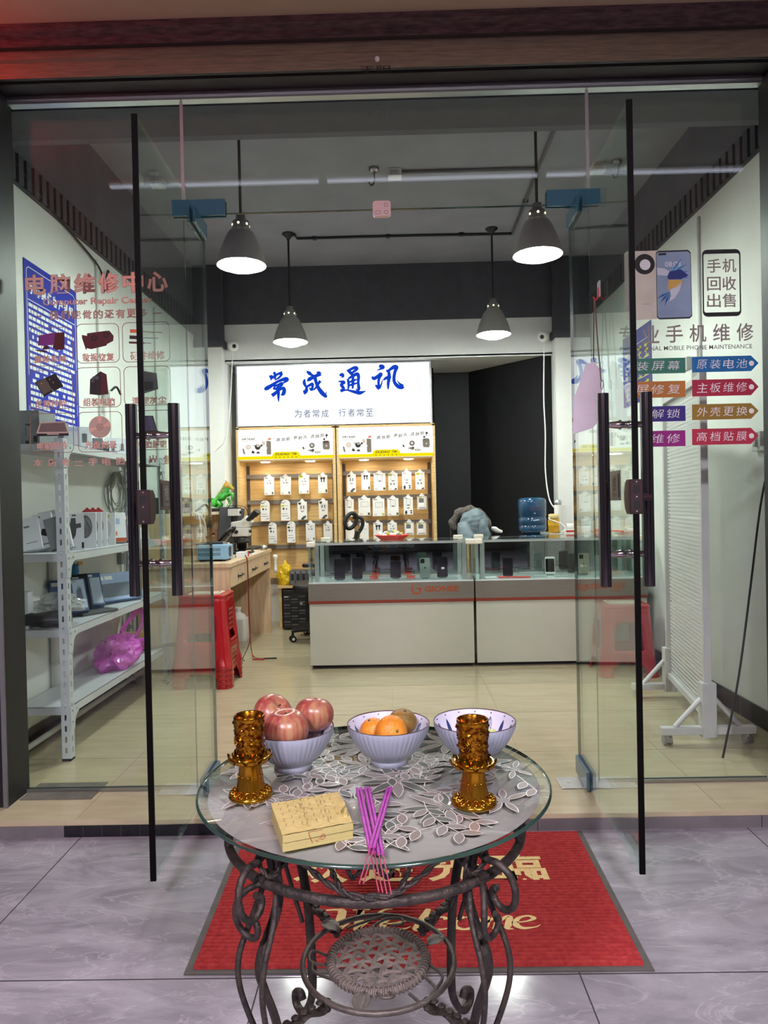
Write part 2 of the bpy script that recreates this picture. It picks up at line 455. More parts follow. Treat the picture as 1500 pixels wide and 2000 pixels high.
# arcade lamps: three tubes end to end over the entrance; the two panels behind the camera are added fill, unseen
M_tube = emit('lit_tube', (232, 232, 255), E_TUBE)
tl = thing('tube_light', 'long LED tube lamp on the arcade ceiling, left one of three in line', 'ceiling lamp', (-.95, 1.80, 3.01), 'LED tubes over the entrance')
b = MB(); b.box((-.58, -.02, -.018), (.58, .02, 0)); build('housing', b, M_whiteplastic, tl, local=True)
b = MB(); b.tube([(-.575, 0, -.03), (.575, 0, -.03)], .007, 0, 10); build('tube', b, M_tube, tl, local=True)
dup(tl, (.25, 1.80, 3.01), 'long LED tube lamp on the arcade ceiling, middle one of three in line')
dup(tl, (1.45, 1.80, 3.01), 'long LED tube lamp on the arcade ceiling, right one of three in line')
M_fill = emit('lit_panel', (250, 236, 250), E_FILL)
pl = thing('panel_light', 'square LED panel lamp on the arcade ceiling, left of the pair', 'ceiling lamp', (-1.1, -1.5, 3.01), 'LED panels on the arcade ceiling')
b = MB(); b.box((-.31, -.31, -.03), (.31, .31, 0)); build('housing', b, M_whiteplastic, pl, local=True)
b = MB(); b.box((-.29, -.29, -.034), (.29, .29, -.0305)); build('diffuser', b, M_fill, pl, local=True)
dup(pl, (1.1, -1.5, 3.01), 'square LED panel lamp on the arcade ceiling, right of the pair')
# red scrolling sign of the shop next door, on the left pier above the frame
def dots(name, c, s):
    m, nt, out = nodes_of(name)
    e = N(nt, 'ShaderNodeEmission', i_Strength=s); e.inputs[0].default_value = lin(c)
    d = N(nt, 'ShaderNodeBsdfDiffuse'); d.inputs[0].default_value = (.005, .005, .005, 1)
    tc = N(nt, 'ShaderNodeTexCoord'); vo = N(nt, 'ShaderNodeTexVoronoi', i_Scale=55.0, i_Randomness=0.0)
    L(nt, tc.outputs['Object'], vo.inputs['Vector'])
    nz = N(nt, 'ShaderNodeTexNoise', i_Scale=9.0); L(nt, tc.outputs['Object'], nz.inputs['Vector'])
    lt = N(nt, 'ShaderNodeMath', operation='LESS_THAN'); lt.inputs[1].default_value = .45; L(nt, vo.outputs['Distance'], lt.inputs[0])
    gt = N(nt, 'ShaderNodeMath', operation='GREATER_THAN'); gt.inputs[1].default_value = .5; L(nt, nz.outputs['Fac'], gt.inputs[0])
    mu = N(nt, 'ShaderNodeMath', operation='MULTIPLY'); L(nt, lt.outputs[0], mu.inputs[0]); L(nt, gt.outputs[0], mu.inputs[1])
    mx = N(nt, 'ShaderNodeMixShader'); L(nt, mu.outputs[0], mx.inputs[0]); L(nt, d.outputs[0], mx.inputs[1]); L(nt, e.outputs[0], mx.inputs[2])
    L(nt, mx.outputs[0], out.inputs[0]); return m
ls = thing('led_sign', 'red dot matrix LED sign jutting out at the left of the shop front', 'LED sign', (-2.62, 1.3, 2.3))
b = MB(); b.box((-2.66, .75, 2.3), (-2.60, 1.85, 2.78)); build('housing', b, M_blackplastic, ls)
b = MB(); b.box((-2.601, .78, 2.33), (-2.597, 1.82, 2.75)); build('dot_matrix', b, dots('red_led_dots', (255, 20, 30), 9.0), ls)
b = MB(); b.box((-2.66, 1.85, 2.3), (-2.50, 1.87, 2.78)); build('side_panel', b, M_blackplastic, ls)

rs = thing('red_light_strip', 'red glowing LED strip lamp at the left end of the roller shutter', 'lamp', (-2.1, 2.42, 2.80))
b = MB(); b.box((-2.14, 2.34, 2.78), (-2.09, 2.50, 2.98)); build('housing', b, M_blackplastic, rs)
b = MB()
for k in range(4): b.box((-2.089, 2.35, 2.795+.045*k), (-2.086, 2.49, 2.82+.045*k))
build('glowing_bars', b, emit('red_glow', (255, 18, 26), E_RED), rs)
b = MB(); b.cyl((-2.12, 2.42, 2.98), (-2.12, 2.42, 3.01), .008, 0, 8); build('hanger', b, M_blackplastic, rs)

# ------------------------------------------------------------------ shop front glass
GY = PY
def pane(name, x0, x1, z0, z1):
    b = MB(); b.box((x0, GY-.005, z0), (x1, GY+.005, z1)); return struct(name, b, M_glass)
win_l = pane('window_1', -1.522, -.822, FZ+.003, 2.84)
win_r = pane('window_2', .806, 1.50, FZ+.003, 2.84)
win_t = pane('window_3', -.816, .800, 2.382, 2.84)
M_sil = mat('clear_silicone', 'c9c2c6', .3, alpha=.55)
for nm, x, w_ in (('silicone_joint', -.819, win_l), ('silicone_joint', .803, win_r)):
    b = MB(); b.box((x-.006, GY-.009, 2.383), (x+.006, GY-.004, 2.83)); build(nm, b, M_sil, w_)
M_gedge = mat('green_glass_edge', '23362f', .15, coat=.3, c2='314b41', scale=5)
for nm, lo, hi, w_ in (('bottom_edge', (-.816, GY-.0052, 2.3805), (.800, GY+.0052, 2.3832), win_t), ('side_edge', (-.8225, GY-.0052, FZ+.003), (-.8195, GY+.0052, 2.84), win_l), ('side_edge', (.8035, GY-.0052, FZ+.003), (.8065, GY+.0052, 2.84), win_r)):
    b = MB(); b.box(lo, hi); build(nm, b, M_gedge, w_)
# pivot clamps of the transom, still under blue film
for x0, x1, sx in ((-.866, -.650, -.84), (.635, .848, .83)):
    b = MB(); b.box((x0, GY-.018, 2.372), (x1, GY-.006, 2.436)); b.box((x0, GY+.006, 2.372), (x1, GY+.018, 2.436))
    build('pivot_clamp', b, M_bluefilm, win_t, bevel=.002)
# ---- lettering on the left pane
SY = GY-.0062
M_st = mat('pink_vinyl', 'd8a796', .6, c2='dfae9c')
M_sto = mat('brown_vinyl', '8a6258', .6)
M_stl = mat('tan_vinyl', 'b79283', .6)
def quad(px0, py0, px1, py1, y=SY, slope=None):
    """pixel rectangle -> origin, width and height vectors upright in the glass plane"""
    a = spot(px0, py1, Y=y); b_ = spot(px1, py1-(px1-px0)*.0213, Y=y); c_ = spot(px0, py0, Y=y)
    U = b_-a; W = c_-a
    return a, V((U.x, 0, 0)), V((0, 0, W.z))
def vinyl(name, body, box, parent, m, bold=.02, mo=None, dy=0., per=None, shear=0.):
    """one line of cut vinyl; box in the frame, sheared along with the baseline of the glass"""
    O, U, W = quad(*box, y=SY+dy)
    b = MB()
    if per:
        n = len(body); step = U/per[1]
        for i, ch in enumerate(body):
            if ch == ' ': continue
            if mo: b.text(ch, O+U*(i/(n-1+per[0]))-V((.0015, -.0004, .0015)), U*(per[0]/(n-1+per[0]))+V((.003, 0, 0)), W+V((0, 0, .003)), 1, bold+.02, shear)
            b.text(ch, O+U*(i/(n-1+per[0])), U*(per[0]/(n-1+per[0])), W, 0, bold, shear)
    else:
        if mo: b.text(body, O-V((.001, -.0004, .001)), U+V((.002, 0, 0)), W+V((0, 0, .002)), 1, bold+.018, shear)
        b.text(body, O, U, W, 0, bold, shear)
    return build(name, b, [m, mo or m], parent)
vinyl('headline', '电脑维修中心', (50, 537, 328, 576), win_l, M_st, .022, M_sto, per=(.84, 6))
vinyl('english_line', 'Computer Repair Center', (84, 584, 297, 600), win_l, M_st, .012, M_sto)
vinyl('tagline', '我们能做的还有更多', (97, 608, 287, 624), win_l, M_stl, .01, M_sto, per=(.8, 9))
b = MB()
for p0, p1, yy in ((68, 82, 618), (299, 316, 612)):
    O, U, W = quad(p0, yy-1, p1, yy+1); b.poly([(0, 0), (1, 0), (1, 1), (0, 1)], O, U, W)
build('dash', b, M_sto, win_l)
vinyl('bottom_line', '本店有二手电脑出售', (66, 893, 330, 911), win_l, M_stl, .03, M_sto, per=(.62, 9)) if False else None
O, U, W = quad(66, 894, 253, 912); b = MB()
for i, ch in enumerate('本店有二手电脑'):
    b.text(ch, O+U*(i/7.0), U*.095, W*(.85 if ch != '二' else .55)+V((0, 0, 0)), 0, .035)
for px, ch in ((291, '出'), (319, '售')):
    O2, U2, W2 = quad(px, 889, px+17, 907); b.text(ch, O2, U2, W2, 0, .035)
build('bottom_line', b, [M_stl], win_l)
caps = ['重装系统', '数据恢复', '硬件维修', '故障排除', '组装电脑', '清理灰尘', '电脑配件', '光盘刻录', '电脑解密']
cell = [(58, 640, 143, 716), (150, 633, 234, 710), (240, 630, 333, 708), (58, 724, 143, 800), (150, 718, 237, 797), (243, 716, 334, 793), (60, 808, 145, 886), (153, 805, 240, 884), (248, 802, 336, 880)]
capb = [(67, 695, 130, 709), (161, 691, 223, 706), (255, 687, 322, 703), (70, 782, 131, 796), (163, 778, 224, 794), (258, 776, 325, 790), (73, 864, 132, 879), (166, 862, 228, 877), (270, 861, 326, 876)]
for i in range(9):
    O, U, W = quad(*cell[i]); b = MB(); w, h = U.length, W.length
    C = O+U/2+W/2
    b.ring(rr(w, h, .022), rr(w-.005, h-.005, .0205), C, X_, Z_, 0)
    build('icon_frame', b, M_sto, win_l)
    vinyl('caption', caps[i], capb[i], win_l, M_st, .012, M_sto, dy=0.)
M_p1, M_p2, M_p3 = mat('print_maroon', '4e1118', .5), mat('print_violet', '7c2f7a', .5), mat('print_dark', '1c1416', .5)
M_p4, M_p5, M_p6 = mat('print_copper', 'b99f90', .5), mat('print_orange', 'd9703a', .5), mat('print_slate', '4a4c57', .5)
M_p7, M_p8 = mat('print_olive', '5b5245', .5), mat('print_plum', '4d3d66', .5)
def icon(name, shapes):
    b = MB(); ms = []
    for i, (m, pts) in enumerate(shapes):
        if m not in ms: ms.append(m)
        P = [spot(x, y, Y=SY-.0002*i) for x, y in pts]
        b.add(P, [tuple(range(len(P)))], ms.index(m))
    return build(name, b, ms, win_l)
def P4(x0, y0, x1, y1, dx=0, dy=0): return [(x0, y0), (x1, y0-dy), (x1+dx, y1-dy), (x0+dx, y1)]
def circ(cx, cy, r, n=28, ry=None): return [(cx+r*math.cos(2*PI*i/n), cy+(ry or r)*math.sin(2*PI*i/n)) for i in range(n)]
icon('computer_print', [(M_p1, [(105, 650), (126, 649), (126, 682), (110, 684), (103, 680)]), (M_p2, [(76, 655), (108, 649), (105, 674), (74, 675)]), (M_p1, [(87, 675), (94, 675), (96, 682), (82, 683)]), (M_p1, [(67, 683), (92, 685), (88, 689), (70, 685)])])
icon('graphics_card_print', [(M_p1, [(160, 654), (170, 656), (170, 651), (208, 646), (214, 646), (222, 656), (221, 666), (209, 672), (208, 675), (178, 682), (170, 680), (168, 684), (160, 660)]), (M_p3, circ(184, 660, 6)), (M_p3, circ(207, 654, 6)), (M_p1, circ(184, 660, 2.5)), (M_p1, circ(207, 654, 2.5))])
icon('screwdriver_print', [(M_p5, P4(254, 643, 276, 650, 0, -.5)), (M_sto, P4(276, 646.5, 316, 648.3, 2, -2)), (M_p3, P4(253, 655, 276, 662, 0, -1)), (M_p6, P4(276, 659, 309, 660.5, 0, -1)), (M_p1, P4(252, 667, 282, 671, 0, -1)), (M_sto, P4(282, 669, 295, 670.5, 0, -1))])
icon('drive_board_print', [(M_p3, [(108, 729), (124, 754), (86, 775), (68, 747)]), (M_p7, [(88, 738), (102, 761), (85, 771), (71, 748)]), (M_p4, circ(97, 741, 1.2, 8)), (M_p4, circ(104, 747, 1.2, 8)), (M_p4, circ(103, 762, 1.2, 8)), (M_p4, circ(81, 749, 1.2, 8))])
icon('tower_print', [(M_p3, [(196, 725), (208, 731), (212, 770), (194, 772), (175, 770), (176, 741)]), (M_p1, [(197, 727), (207, 732), (211, 769), (197, 771)]), (M_p6, circ(181, 744, 3)), (M_p6, circ(189, 738, 4)), (M_p6, circ(183, 738, 3))])
icon('motherboard_print', [(M_p6, [(279, 724), (290, 726), (306, 729), (309, 760), (281, 769), (277, 750)]), (M_p3, [(281, 745), (300, 745), (300, 760), (281, 764)]), (M_p3, [(284, 730), (300, 731), (300, 738), (284, 738)])])
icon('disc_drive_print', [(M_p3, [(71, 846), (134, 846), (134, 851), (72, 852)]), (M_p4, [(78, 825), (127, 823), (134, 846), (71, 847)]), (mat('print_grey_brown', '6c5a56', .5), [(80, 827), (126, 825), (131, 843), (75, 844)]), (M_p4, P4(92, 847, 115, 849))])
icon('disc_print', [(M_p4, circ(195, 834, 21.5, 40)), (M_st, [(195, 834), (213, 823), (216, 832)]), (M_st, [(195, 834), (177, 845), (174, 836)]), (M_st, [(195, 834), (190, 813), (200, 813)]), (M_sto, circ(195, 834, 6.5)), (M_p4, circ(195, 834, 5.4)), (M_sto, circ(195, 834, 3)), (M_stl, circ(195, 834, 2.3))])
icon('laptop_print', [(M_p3, [(270, 812), (299, 812), (308, 842), (276, 845)]), (M_p8, [(273, 815), (297, 814), (304, 840), (278, 842)]), (M_p3, [(276, 844), (307, 841), (325, 846), (290, 849)])])

# ---- prints on the right pane
M_gr = mat('grey_vinyl', '8d857d', .55)
vinyl('headline', '专业手机维修', (1209, 637, 1472, 672), win_r, M_gr, .012, per=(.72, 6))
vinyl('english_line', 'PROFESSIONAL MOBILE PHONE MAINTENANCE', (1211, 678, 1469, 686.5), win_r, mat('dark_grey_vinyl', '6a6460', .55), .004)
def banner(name, body, px0, pxt, px1, y0, y1, c, tip):
    b = MB(); yy = SY
    a = spot(px0, y1, Y=yy); w = spot(px1, y1, Y=yy).x-a.x; h = spot(px0, y0, Y=yy).z-a.z
    xt = spot(pxt, y1, Y=yy).x-a.x
    b.poly([(0, 0), (xt, 0), (w, h/2), (xt, h), (0, h)] if tip else [(0, 0), (w, 0), (w, h), (0, h)], a, X_, Z_, 0)
    n = len(body); cw = (xt-.024)/n if tip else (w-.03)/n; x = .018 if tip else .02
    for i, ch in enumerate(body):
        b.text(ch, a+V((x+cw*i, -.0004, h*.22)), X_*cw*.82, Z_*h*.58, 1, -.005, .12)
    if tip:
        cx, cy = xt+.002, h/2
        b.poly(circ(cx, cy, .0105, 14), a+V((0, -.0004, 0)), X_, Z_, 1)
    return build(name, b, [mat('vinyl_'+name.split('_')[0], c, .45), M_paper], win_r)
rows = [(701, 731), (746, 778), (794, 824), (842, 873)]
for (y0, y1), a, ca, na, bb, cb, nb in zip(rows, ['装屏幕', '屏修复', '解锁', '维修'], ['2f7a66', 'b8752a', '33237c', '95127c'], ['teal_label', 'amber_label', 'indigo_label', 'magenta_label'],
                                     ['原装电池', '主板维修', '外壳更换', '高档贴膜'], ['1268a3', 'a8223f', '94752b', 'b22d45'], ['blue_label', 'crimson_label', 'ochre_label', 'rose_label']):
    banner(na, a, 1232 if len(a) == 3 else 1262, 0, 1339, y0, y1, ca, False)
    banner(nb, bb, 1352, 1467, 1482, y0-4, y1-3.5, cb, True)
# phone pictures
M_sky = mat('print_sky_blue', '7d93ad', .4, c2='94a8bf', scale=5); M_champ = mat('print_champagne', 'cfc8b6', .4)
def px_poly(b, pts, m, k): b.add([spot(x, y, Y=SY-.0003*k) for x, y in pts], [tuple(range(len(pts)))], m)
b = MB()
px_poly(b, [(1224, 491), (1300, 489), (1303, 622), (1226, 626), (1221, 622), (1219, 496)], 0, 0)
px_poly(b, circ(1259, 516, 20), 1, 1); px_poly(b, circ(1260, 517, 10.5), 2, 2)
px_poly(b, circ(1232, 517, 5, 12, 9), 3, 1)
O = spot(1255, 595, Y=SY-.0005); b.text('HUAWEI', O, X_*.031, Z_*.004, 3)
build('phone_back_picture', b, [M_champ, M_ink, M_paper, M_greyink], win_r)
b = MB()
px_poly(b, [(1285, 490), (1344, 488), (1349, 493), (1352, 617), (1347, 622), (1288, 624), (1283, 619), (1281, 494)], 0, 3)
px_poly(b, [(1285, 493), (1343, 491), (1348, 495), (1351, 615), (1347, 619), (1288, 621), (1284, 617), (1282, 496)], 1, 4)
px_poly(b, [(1286, 495), (1301, 494), (1301, 498), (1286, 499)], 0, 5)
O = spot(1299, 521, Y=SY-.0015); b.text('08:08', O, X_*.062, Z_*.02, 2)
px_poly(b, [(1283, 523), (1297, 524), (1308, 530), (1309, 540), (1296, 538), (1284, 537)], 3, 5)
def fan(cx, cy, a0, a1, r, n, m, k, w=5):
    for i in range(n):
        a = math.radians(a0+(a1-a0)*i/(n-1)); rr_ = r*(.8+.25*math.sin(i*2.1))
        px_poly(b, [(cx, cy), (cx+rr_*.6*math.cos(a-.07), cy-rr_*.6*math.sin(a-.07)), (cx+rr_*math.cos(a), cy-rr_*math.sin(a)), (cx+rr_*.6*math.cos(a+.07), cy-rr_*.6*math.sin(a+.07))], m[i % len(m)], k+.1*i)
fan(1308, 536, -18, 60, 40, 12, [4, 5, 4], 5)
px_poly(b, [(1308, 530), (1330, 526), (1345, 538), (1330, 545), (1306, 546), (1303, 540)], 6, 7)
px_poly(b, [(1306, 546), (1332, 547), (1334, 553), (1322, 560), (1304, 566), (1305, 556)], 7, 8)
px_poly(b, [(1332, 548), (1328, 566), (1318, 582), (1303, 592), (1311, 578), (1308, 566), (1322, 560)], 3, 8)
fan(1309, 570, 200, 262, 30, 10, [5, 6, 4], 8)
build('phone_screen_picture', b, [M_ink, M_sky, M_whiteplastic, mat('print_pearl', 'c6ccd3', .4), mat('print_aqua', '6fb1c4', .4), mat('print_blue', '2f6fb4', .4), mat('print_navy', '1d2f78', .4), mat('print_gold', 'cfa54f', .4)], win_r)
b = MB()
O, U, W = quad(1373, 488, 1448, 619); C = O+U/2+W/2; w, h = U.length, W.length
b.ring(rr(w, h, .02, 5), rr(w-.011, h-.034, .008, 5), C, X_, Z_, 0)
for i, ch in enumerate('手机回收出售'):
    x = 1381+30*(i % 2); y = [533, 575, 601][i//2] if i//2 != 1 else 568
    O2, U2, W2 = quad(x, y-27-(i % 2)*.6, x+27, y-(i % 2)*.6); b.text(ch, O2, U2, W2, 1, .012)
build('phone_outline_print', b, [M_ink, M_gr], win_r)
# thin white door sensor on the transom
sn = thing('door_sensor', 'small pinkish white door sensor hanging at the middle of the glass transom', 'sensor', spot(746, 424, Y=GY-.02))
p = sn.location
b = MB(); b.poly(rr(.072, .062, .012, 4), (p.x, GY-.008, p.z+.031), X_, Z_, 0, .022); build('casing', b, mat('pink_white_plastic', 'd6b4ae', .4), sn, bevel=.002)
b = MB(); b.ring(rr(.022, .014, .006, 4), rr(.018, .010, .004, 4), (p.x-.015, GY-.0305, p.z+.015), X_, Z_, 0); b.ring(circ(.017, .015, .008, 14), circ(.017, .015, .006, 14), (p.x, GY-.0305, p.z), X_, Z_, 0)
b.ring(circ(.017, .044, .008, 14), circ(.017, .044, .006, 14), (p.x, GY-.0305, p.z), X_, Z_, 0)
build('button_marks', b, M_greyink, sn)

# ------------------------------------------------------------------ glass doors, both leaves folded outward
def leaf(name, xh, xf, s):
    """hinge end (xh, 2.93), free end (xf, 2.095); s = +1 when the shop opening lies on the +X side"""
    a = V((xf, 2.095, 0)); c_ = V((xh, 2.93, 0)); d = (c_-a).normalized(); nrm = V((d.y, -d.x, 0))*s
    if nrm.x*s < 0: nrm = -nrm
    Z0, Z1 = .085, 2.372
    def fr(u, w, z): return a+d*u+nrm*w+V((0, 0, z))
    def slab(b, u0, u1, w0, w1, z0, z1, m=0):
        P = [fr(u, w, z) for z in (z0, z1) for (u, w) in ((u0, w0), (u1, w0), (u1, w1), (u0, w1))]
        b.add(P, [(0, 3, 2, 1), (4, 5, 6, 7), (0, 1, 5, 4), (1, 2, 6, 5), (2, 3, 7, 6), (3, 0, 4, 7)], m)
    Ln = (c_-a).length
    b = MB(); slab(b, .006, Ln, -.006, .006, Z0, Z1)
    door = struct(name, b, M_doorglass, base=fr(Ln-.1, 0, Z0))
    b = MB(); slab(b, -.001, .006, -.0085, .0085, Z0, Z1); build('edge_seal', b, mat('dark_door_edge', '050404', .6, spec=.1), door)
    b = MB(); slab(b, Ln-.2, Ln-.0, -.016, -.006, Z1-.065, Z1); slab(b, Ln-.2, Ln-.0, .006, .016, Z1-.065, Z1)
    build('top_clamp', b, M_bluefilm, door, bevel=.002)
    b = MB(); slab(b, Ln-.2, Ln-.0, -.018, -.006, Z0-.012, Z0+.06); slab(b, Ln-.2, Ln-.0, .006, .018, Z0-.012, Z0+.06)
    build('bottom_clamp', b, mat('grey_blue_film', '4d6a80', .25, coat=.3), door, bevel=.002)
    b = MB(); slab(b, Ln, Ln+.0025, -.006, .006, Z0, Z1); build('hinge_edge', b, M_gedge, door)
    # handle: one tube either side of the glass, two turned stand-offs through it
    U0 = .105
    for w in (-.066, .066):
        b = MB(); b.cyl(fr(U0, w, .929), fr(U0, w, 1.528), .0185, 0, 22); build('handle_tube', b, M_chrome, door)
    for z in (1.03, 1.43):
        b = MB()
        pts = [fr(U0, w, z) for w in (-.05, -.02, -.014, -.007, .007, .014, .02, .05)]
        b.tube(pts, [.009, .0125, .016, .0105, .0105, .016, .0125, .009], 0, 14); build('handle_standoff', b, M_chrome, door)
    # lock body clamped on the free edge
    M_lock = mat('brown_lock_case', '3d2b2c', .35, .6)
    b = MB()
    sh = [(-.004, 0), (.03, .0), (.047, .014), (.056, .04), (.056, .063), (.047, .089), (.03, .103), (-.004, .103)]
    b.poly(sh, fr(0, -.02, 1.155), d, Z_, 0, .040, nrm if True else None)
    k = build('lock_case', b, M_lock, door, bevel=.002)
    b = MB(); slab(b, -.0055, -.0035, -.017, .017, 1.158, 1.255)
    for z in (1.163, 1.206, 1.25): b.xf(Matrix.Identity(4)); b.lathe([(.0, 0), (.003, 0), (.003, .002), (0, .002)], (0, 0, 0), 1, 8); b.xf(T(fr(-.006, 0, z)) @ Rx(PI/2), len(b.v)-32)
    for z in (1.172, 1.218): slab(b, -.0062, -.0054, -.009, .009, z, z+.022, 2)
    build('lock_plate', b, [mat('lock_face_plate', '57494a', .3, .8), M_alu, M_rubber], k)
    if s < 0:
        b = MB(); b.cyl(fr(.028, -.02, 1.205), fr(.028, -.055, 1.205), .012, 0, 14, .008); build('thumb_turn', b, M_lock, k)
    # push plate
    b = MB(); slab(b, .14, .25, .006, .0085, 1.196, 1.292); slab(b, .152, .238, .0085, .0105, 1.206, 1.282)
    k = build('push_sign', b, mat('dark_sign_plate', '3b3436', .35, .3), door)
    b = MB()
    if s > 0: o, u = fr(.172, .0112, 1.226), d*.046
    else: o, u = fr(.172, .0112, 1.226), d*.046
    if s < 0: o, u = fr(.218, .0112, 1.226), -d*.046
    b.text('推', o, u, Z_*.05, 0, .02); b.text('PUSH', o-Z_*.017-u*.05, u*1.1, Z_*.011, 0, .01)
    build('lettering', b, mat('sign_ink', '0d0b0c' if s > 0 else '0d0b0c', .5) if s < 0 else mat('sign_pale_ink', '9a9296', .5), k)
    return door, fr, d, nrm
dl, fl, _, _ = leaf('door_1', -.764, -.744, 1)
dr, fr_, _, _ = leaf('door_2', .750, .716, -1)
# floor plates of the door closers
M_plate = mat('pale_floor_plate', 'c3c1bd', .3, .35, var=.1, scale=20)
for x0, x1, lb in ((-.965, -.655, 'pale metal floor spring cover plate below the left door leaf'), (.64, .945, 'pale metal floor spring cover plate below the right door leaf')):
    b = MB(); b.box((x0, 2.79, FZ), (x1, 2.90, FZ+.006)); b.cyl((x0+.04, 2.845, FZ+.005), (x0+.04, 2.845, FZ+.0075), .006, 0, 10)
    tag(build('floor_spring_cover', b, M_plate, bevel=.003), lb, 'floor plate')
b = MB(); b.box((-1.505, 2.765, FZ), (-1.22, 2.93, FZ+.004)); tag(build('rubber_sheet', b, mat('grey_rubber_sheet', '6d675e', .8, c2='5a554d')), 'grey rubber sheet on the floor under the left glass pane', 'mat')
# hook with key rings and a pale tag on the right leaf
hk = thing('adhesive_hook', 'clear adhesive hook stuck inside the right glass door with a red stripe', 'hook', fr_(.36, .006, 1.88))
b = MB(); b.poly(rr(.03, .055, .004, 3), fr_(.36, .0065, 1.925), V((0, 1, 0)), Z_, 0, -.002); build('backing', b, mat('clear_hook_plate', 'd9dadb', .2, alpha=.6), hk)
b = MB(); b.tube(smooth_path([fr_(.36, .009, 1.93), fr_(.36, .010, 1.90), fr_(.36, .02, 1.888), fr_(.36, .026, 1.90)], 5), .003, 0, 8); build('hook_arm', b, mat('red_hook', 'c02a2f', .4), hk)
ky = thing('key_string', 'brown string loop with key rings hanging from the hook on the right door', 'key ring', fr_(.36, .02, 1.60))
b = MB(); b.tube(smooth_path([fr_(.30, .02, 1.60), fr_(.335, .022, 1.76), fr_(.36, .022, 1.891), fr_(.38, .022, 1.80), fr_(.40, .02, 1.69)], 6), .0022, 0, 6); build('string', b, mat('brown_string', '6e574d', .8), ky)
for u, z in ((.40, 1.672), (.29, 1.585)):
    b = MB(); c0 = fr_(u, .02, z); b.tube([c0+V((0, math.cos(t)*.015, math.sin(t)*.015)) for t in [2*PI*i/16 for i in range(16)]], .0015, 0, 6, True); build('ring', b, M_chrome, ky)
b = MB(); b.tube(smooth_path([fr_(.40, .02, 1.657), fr_(.385, .022, 1.60), fr_(.37, .02, 1.53), fr_(.355, .02, 1.45)], 5), .002, 0, 6); build('cord', b, M_ink, ky)
b = MB(); b.poly([(-.055, .0), (.02, .015), (.055, .05), (.055, .20), (.03, .24), (.0, .235), (-.05, .12)], fr_(.345, .058, 1.43), V((.72, -.69, 0)), Z_, 0, .002)
tag(build('paper_tag', b, mat('lilac_paper', 'e2e0ec', .7)), 'pale lilac paper tag hanging from the key rings on the right door', 'tag')

# ------------------------------------------------------------------ pendant lamps
M_shade = mat('grey_enamel', '83827e', .35, .0, var=.04)
M_shadein = mat('white_enamel', 'f0efe9', .4, var=.01)
M_rod = mat('dark_rod', '232226', .5)
def pendant(x, y, zr, label):
    t = thing('pendant_lamp', label, 'lamp', (x, y, zr), 'industrial pendant lamps')
    b = MB(); b.cyl((x, y, zr+.285), (x, y, CZ-.001), .0085, 0, 10); build('rod', b, M_rod, t)
    b = MB(); b.lathe([(.0, CZ-.001), (.05, CZ-.001), (.05, CZ-.008), (.02, CZ-.03), (.012, CZ-.05)], (x, y, 0), 0, 20); build('ceiling_cup', b, M_rod, t)
    b = MB(); b.lathe([(.0, .288), (.026, .288), (.028, .262), (.033, .258), (.035, .250), (.046, .247), (.050, .205), (.053, .197)], (x, y, zr), 0, 26)
    k = build('socket', b, M_shade, t)
    b = MB()
    for i in range(6):
        a = i*PI/3+.45; b.lathe([(.0, 0), (.0062, 0), (.0062, .003), (.0, .003)], (0, 0, 0), 0, 10)
        b.xf(T((x+.047*math.cos(a), y+.047*math.sin(a), zr+.226)) @ Rz(a) @ Ry(PI/2), len(b.v)-40)
    build('vent_hole', b, emit('vent_glow', (255, 246, 190), 3.0), k)
    b = MB(); b.lathe([(.050, .20), (.062, .195), (.078, .175), (.098, .13), (.118, .08), (.133, .03), (.1385, .004), (.1385, 0)], (x, y, zr), 0, 36)
    b.lathe([(.1365, 0), (.131, .03), (.116, .08), (.096, .13), (.076, .172), (.05, .192)], (x, y, zr), 1, 36)
    build('shade', b, [M_shade, M_shadein], t)
    b = MB(); b.lathe([(.0, -.034), (.05, -.030), (.085, -.019), (.105, .0), (.106, .025), (.10, .06), (.04, .12), (.03, .19)], (x, y, zr), 0, 28); build('bulb', b, M_bulb, t)
    return t
pendant(-.83, 4.0, 2.565, 'grey industrial pendant lamp with lit bulb, front left of the four')
pendant(.84, 4.0, 2.58, 'grey industrial pendant lamp with lit bulb, front right of the four')
pendant(-.805, 5.72, 2.525, 'grey industrial pendant lamp with lit bulb, back left before the shop sign')
pendant(.835, 5.72, 2.545, 'grey industrial pendant lamp with lit bulb, back right before the black corridor')

# ------------------------------------------------------------------ ceiling fittings
M_cond = mat('grey_painted_conduit', '5a5a60', .5); M_condd = mat('black_conduit', '232327', .5)
def conduit(pts, label, m, r=.010, name='conduit', clips=()):
    t = MB(); t.tube(pts, r, 0, 8)
    for c in clips: t.box((c[0]-r*1.7, c[1]-r*1.7, c[2]-r*1.3), (c[0]+r*1.7, c[1]+r*1.7, c[2]+r*1.3))
    return tag(build(name, t, m), label, 'conduit')
conduit([(-.745, 5.66, CZ-.03), (-.745, 5.80, CZ-.012), (.2, 5.80, CZ-.012), (1.02, 5.82, CZ-.012)], 'black conduit along the ceiling between the two rear pendant lamps', M_condd, clips=[(-.6, 5.8, CZ-.012), (0, 5.8, CZ-.012), (.6, 5.8, CZ-.012)])
conduit([(1.02, 5.82, CZ-.012), (1.0, 4.75, CZ-.012), (.99, 3.3, CZ-.012)], 'grey conduit running front to back on the ceiling at the right', M_cond, .011, clips=[(1.01, 5.2, CZ-.012), (.995, 4.1, CZ-.012)])
conduit([(.10, 4.69, CZ-.012), (.98, 4.69, CZ-.012)], 'grey conduit from the ceiling junction box to the front right lamp', M_cond, .011)
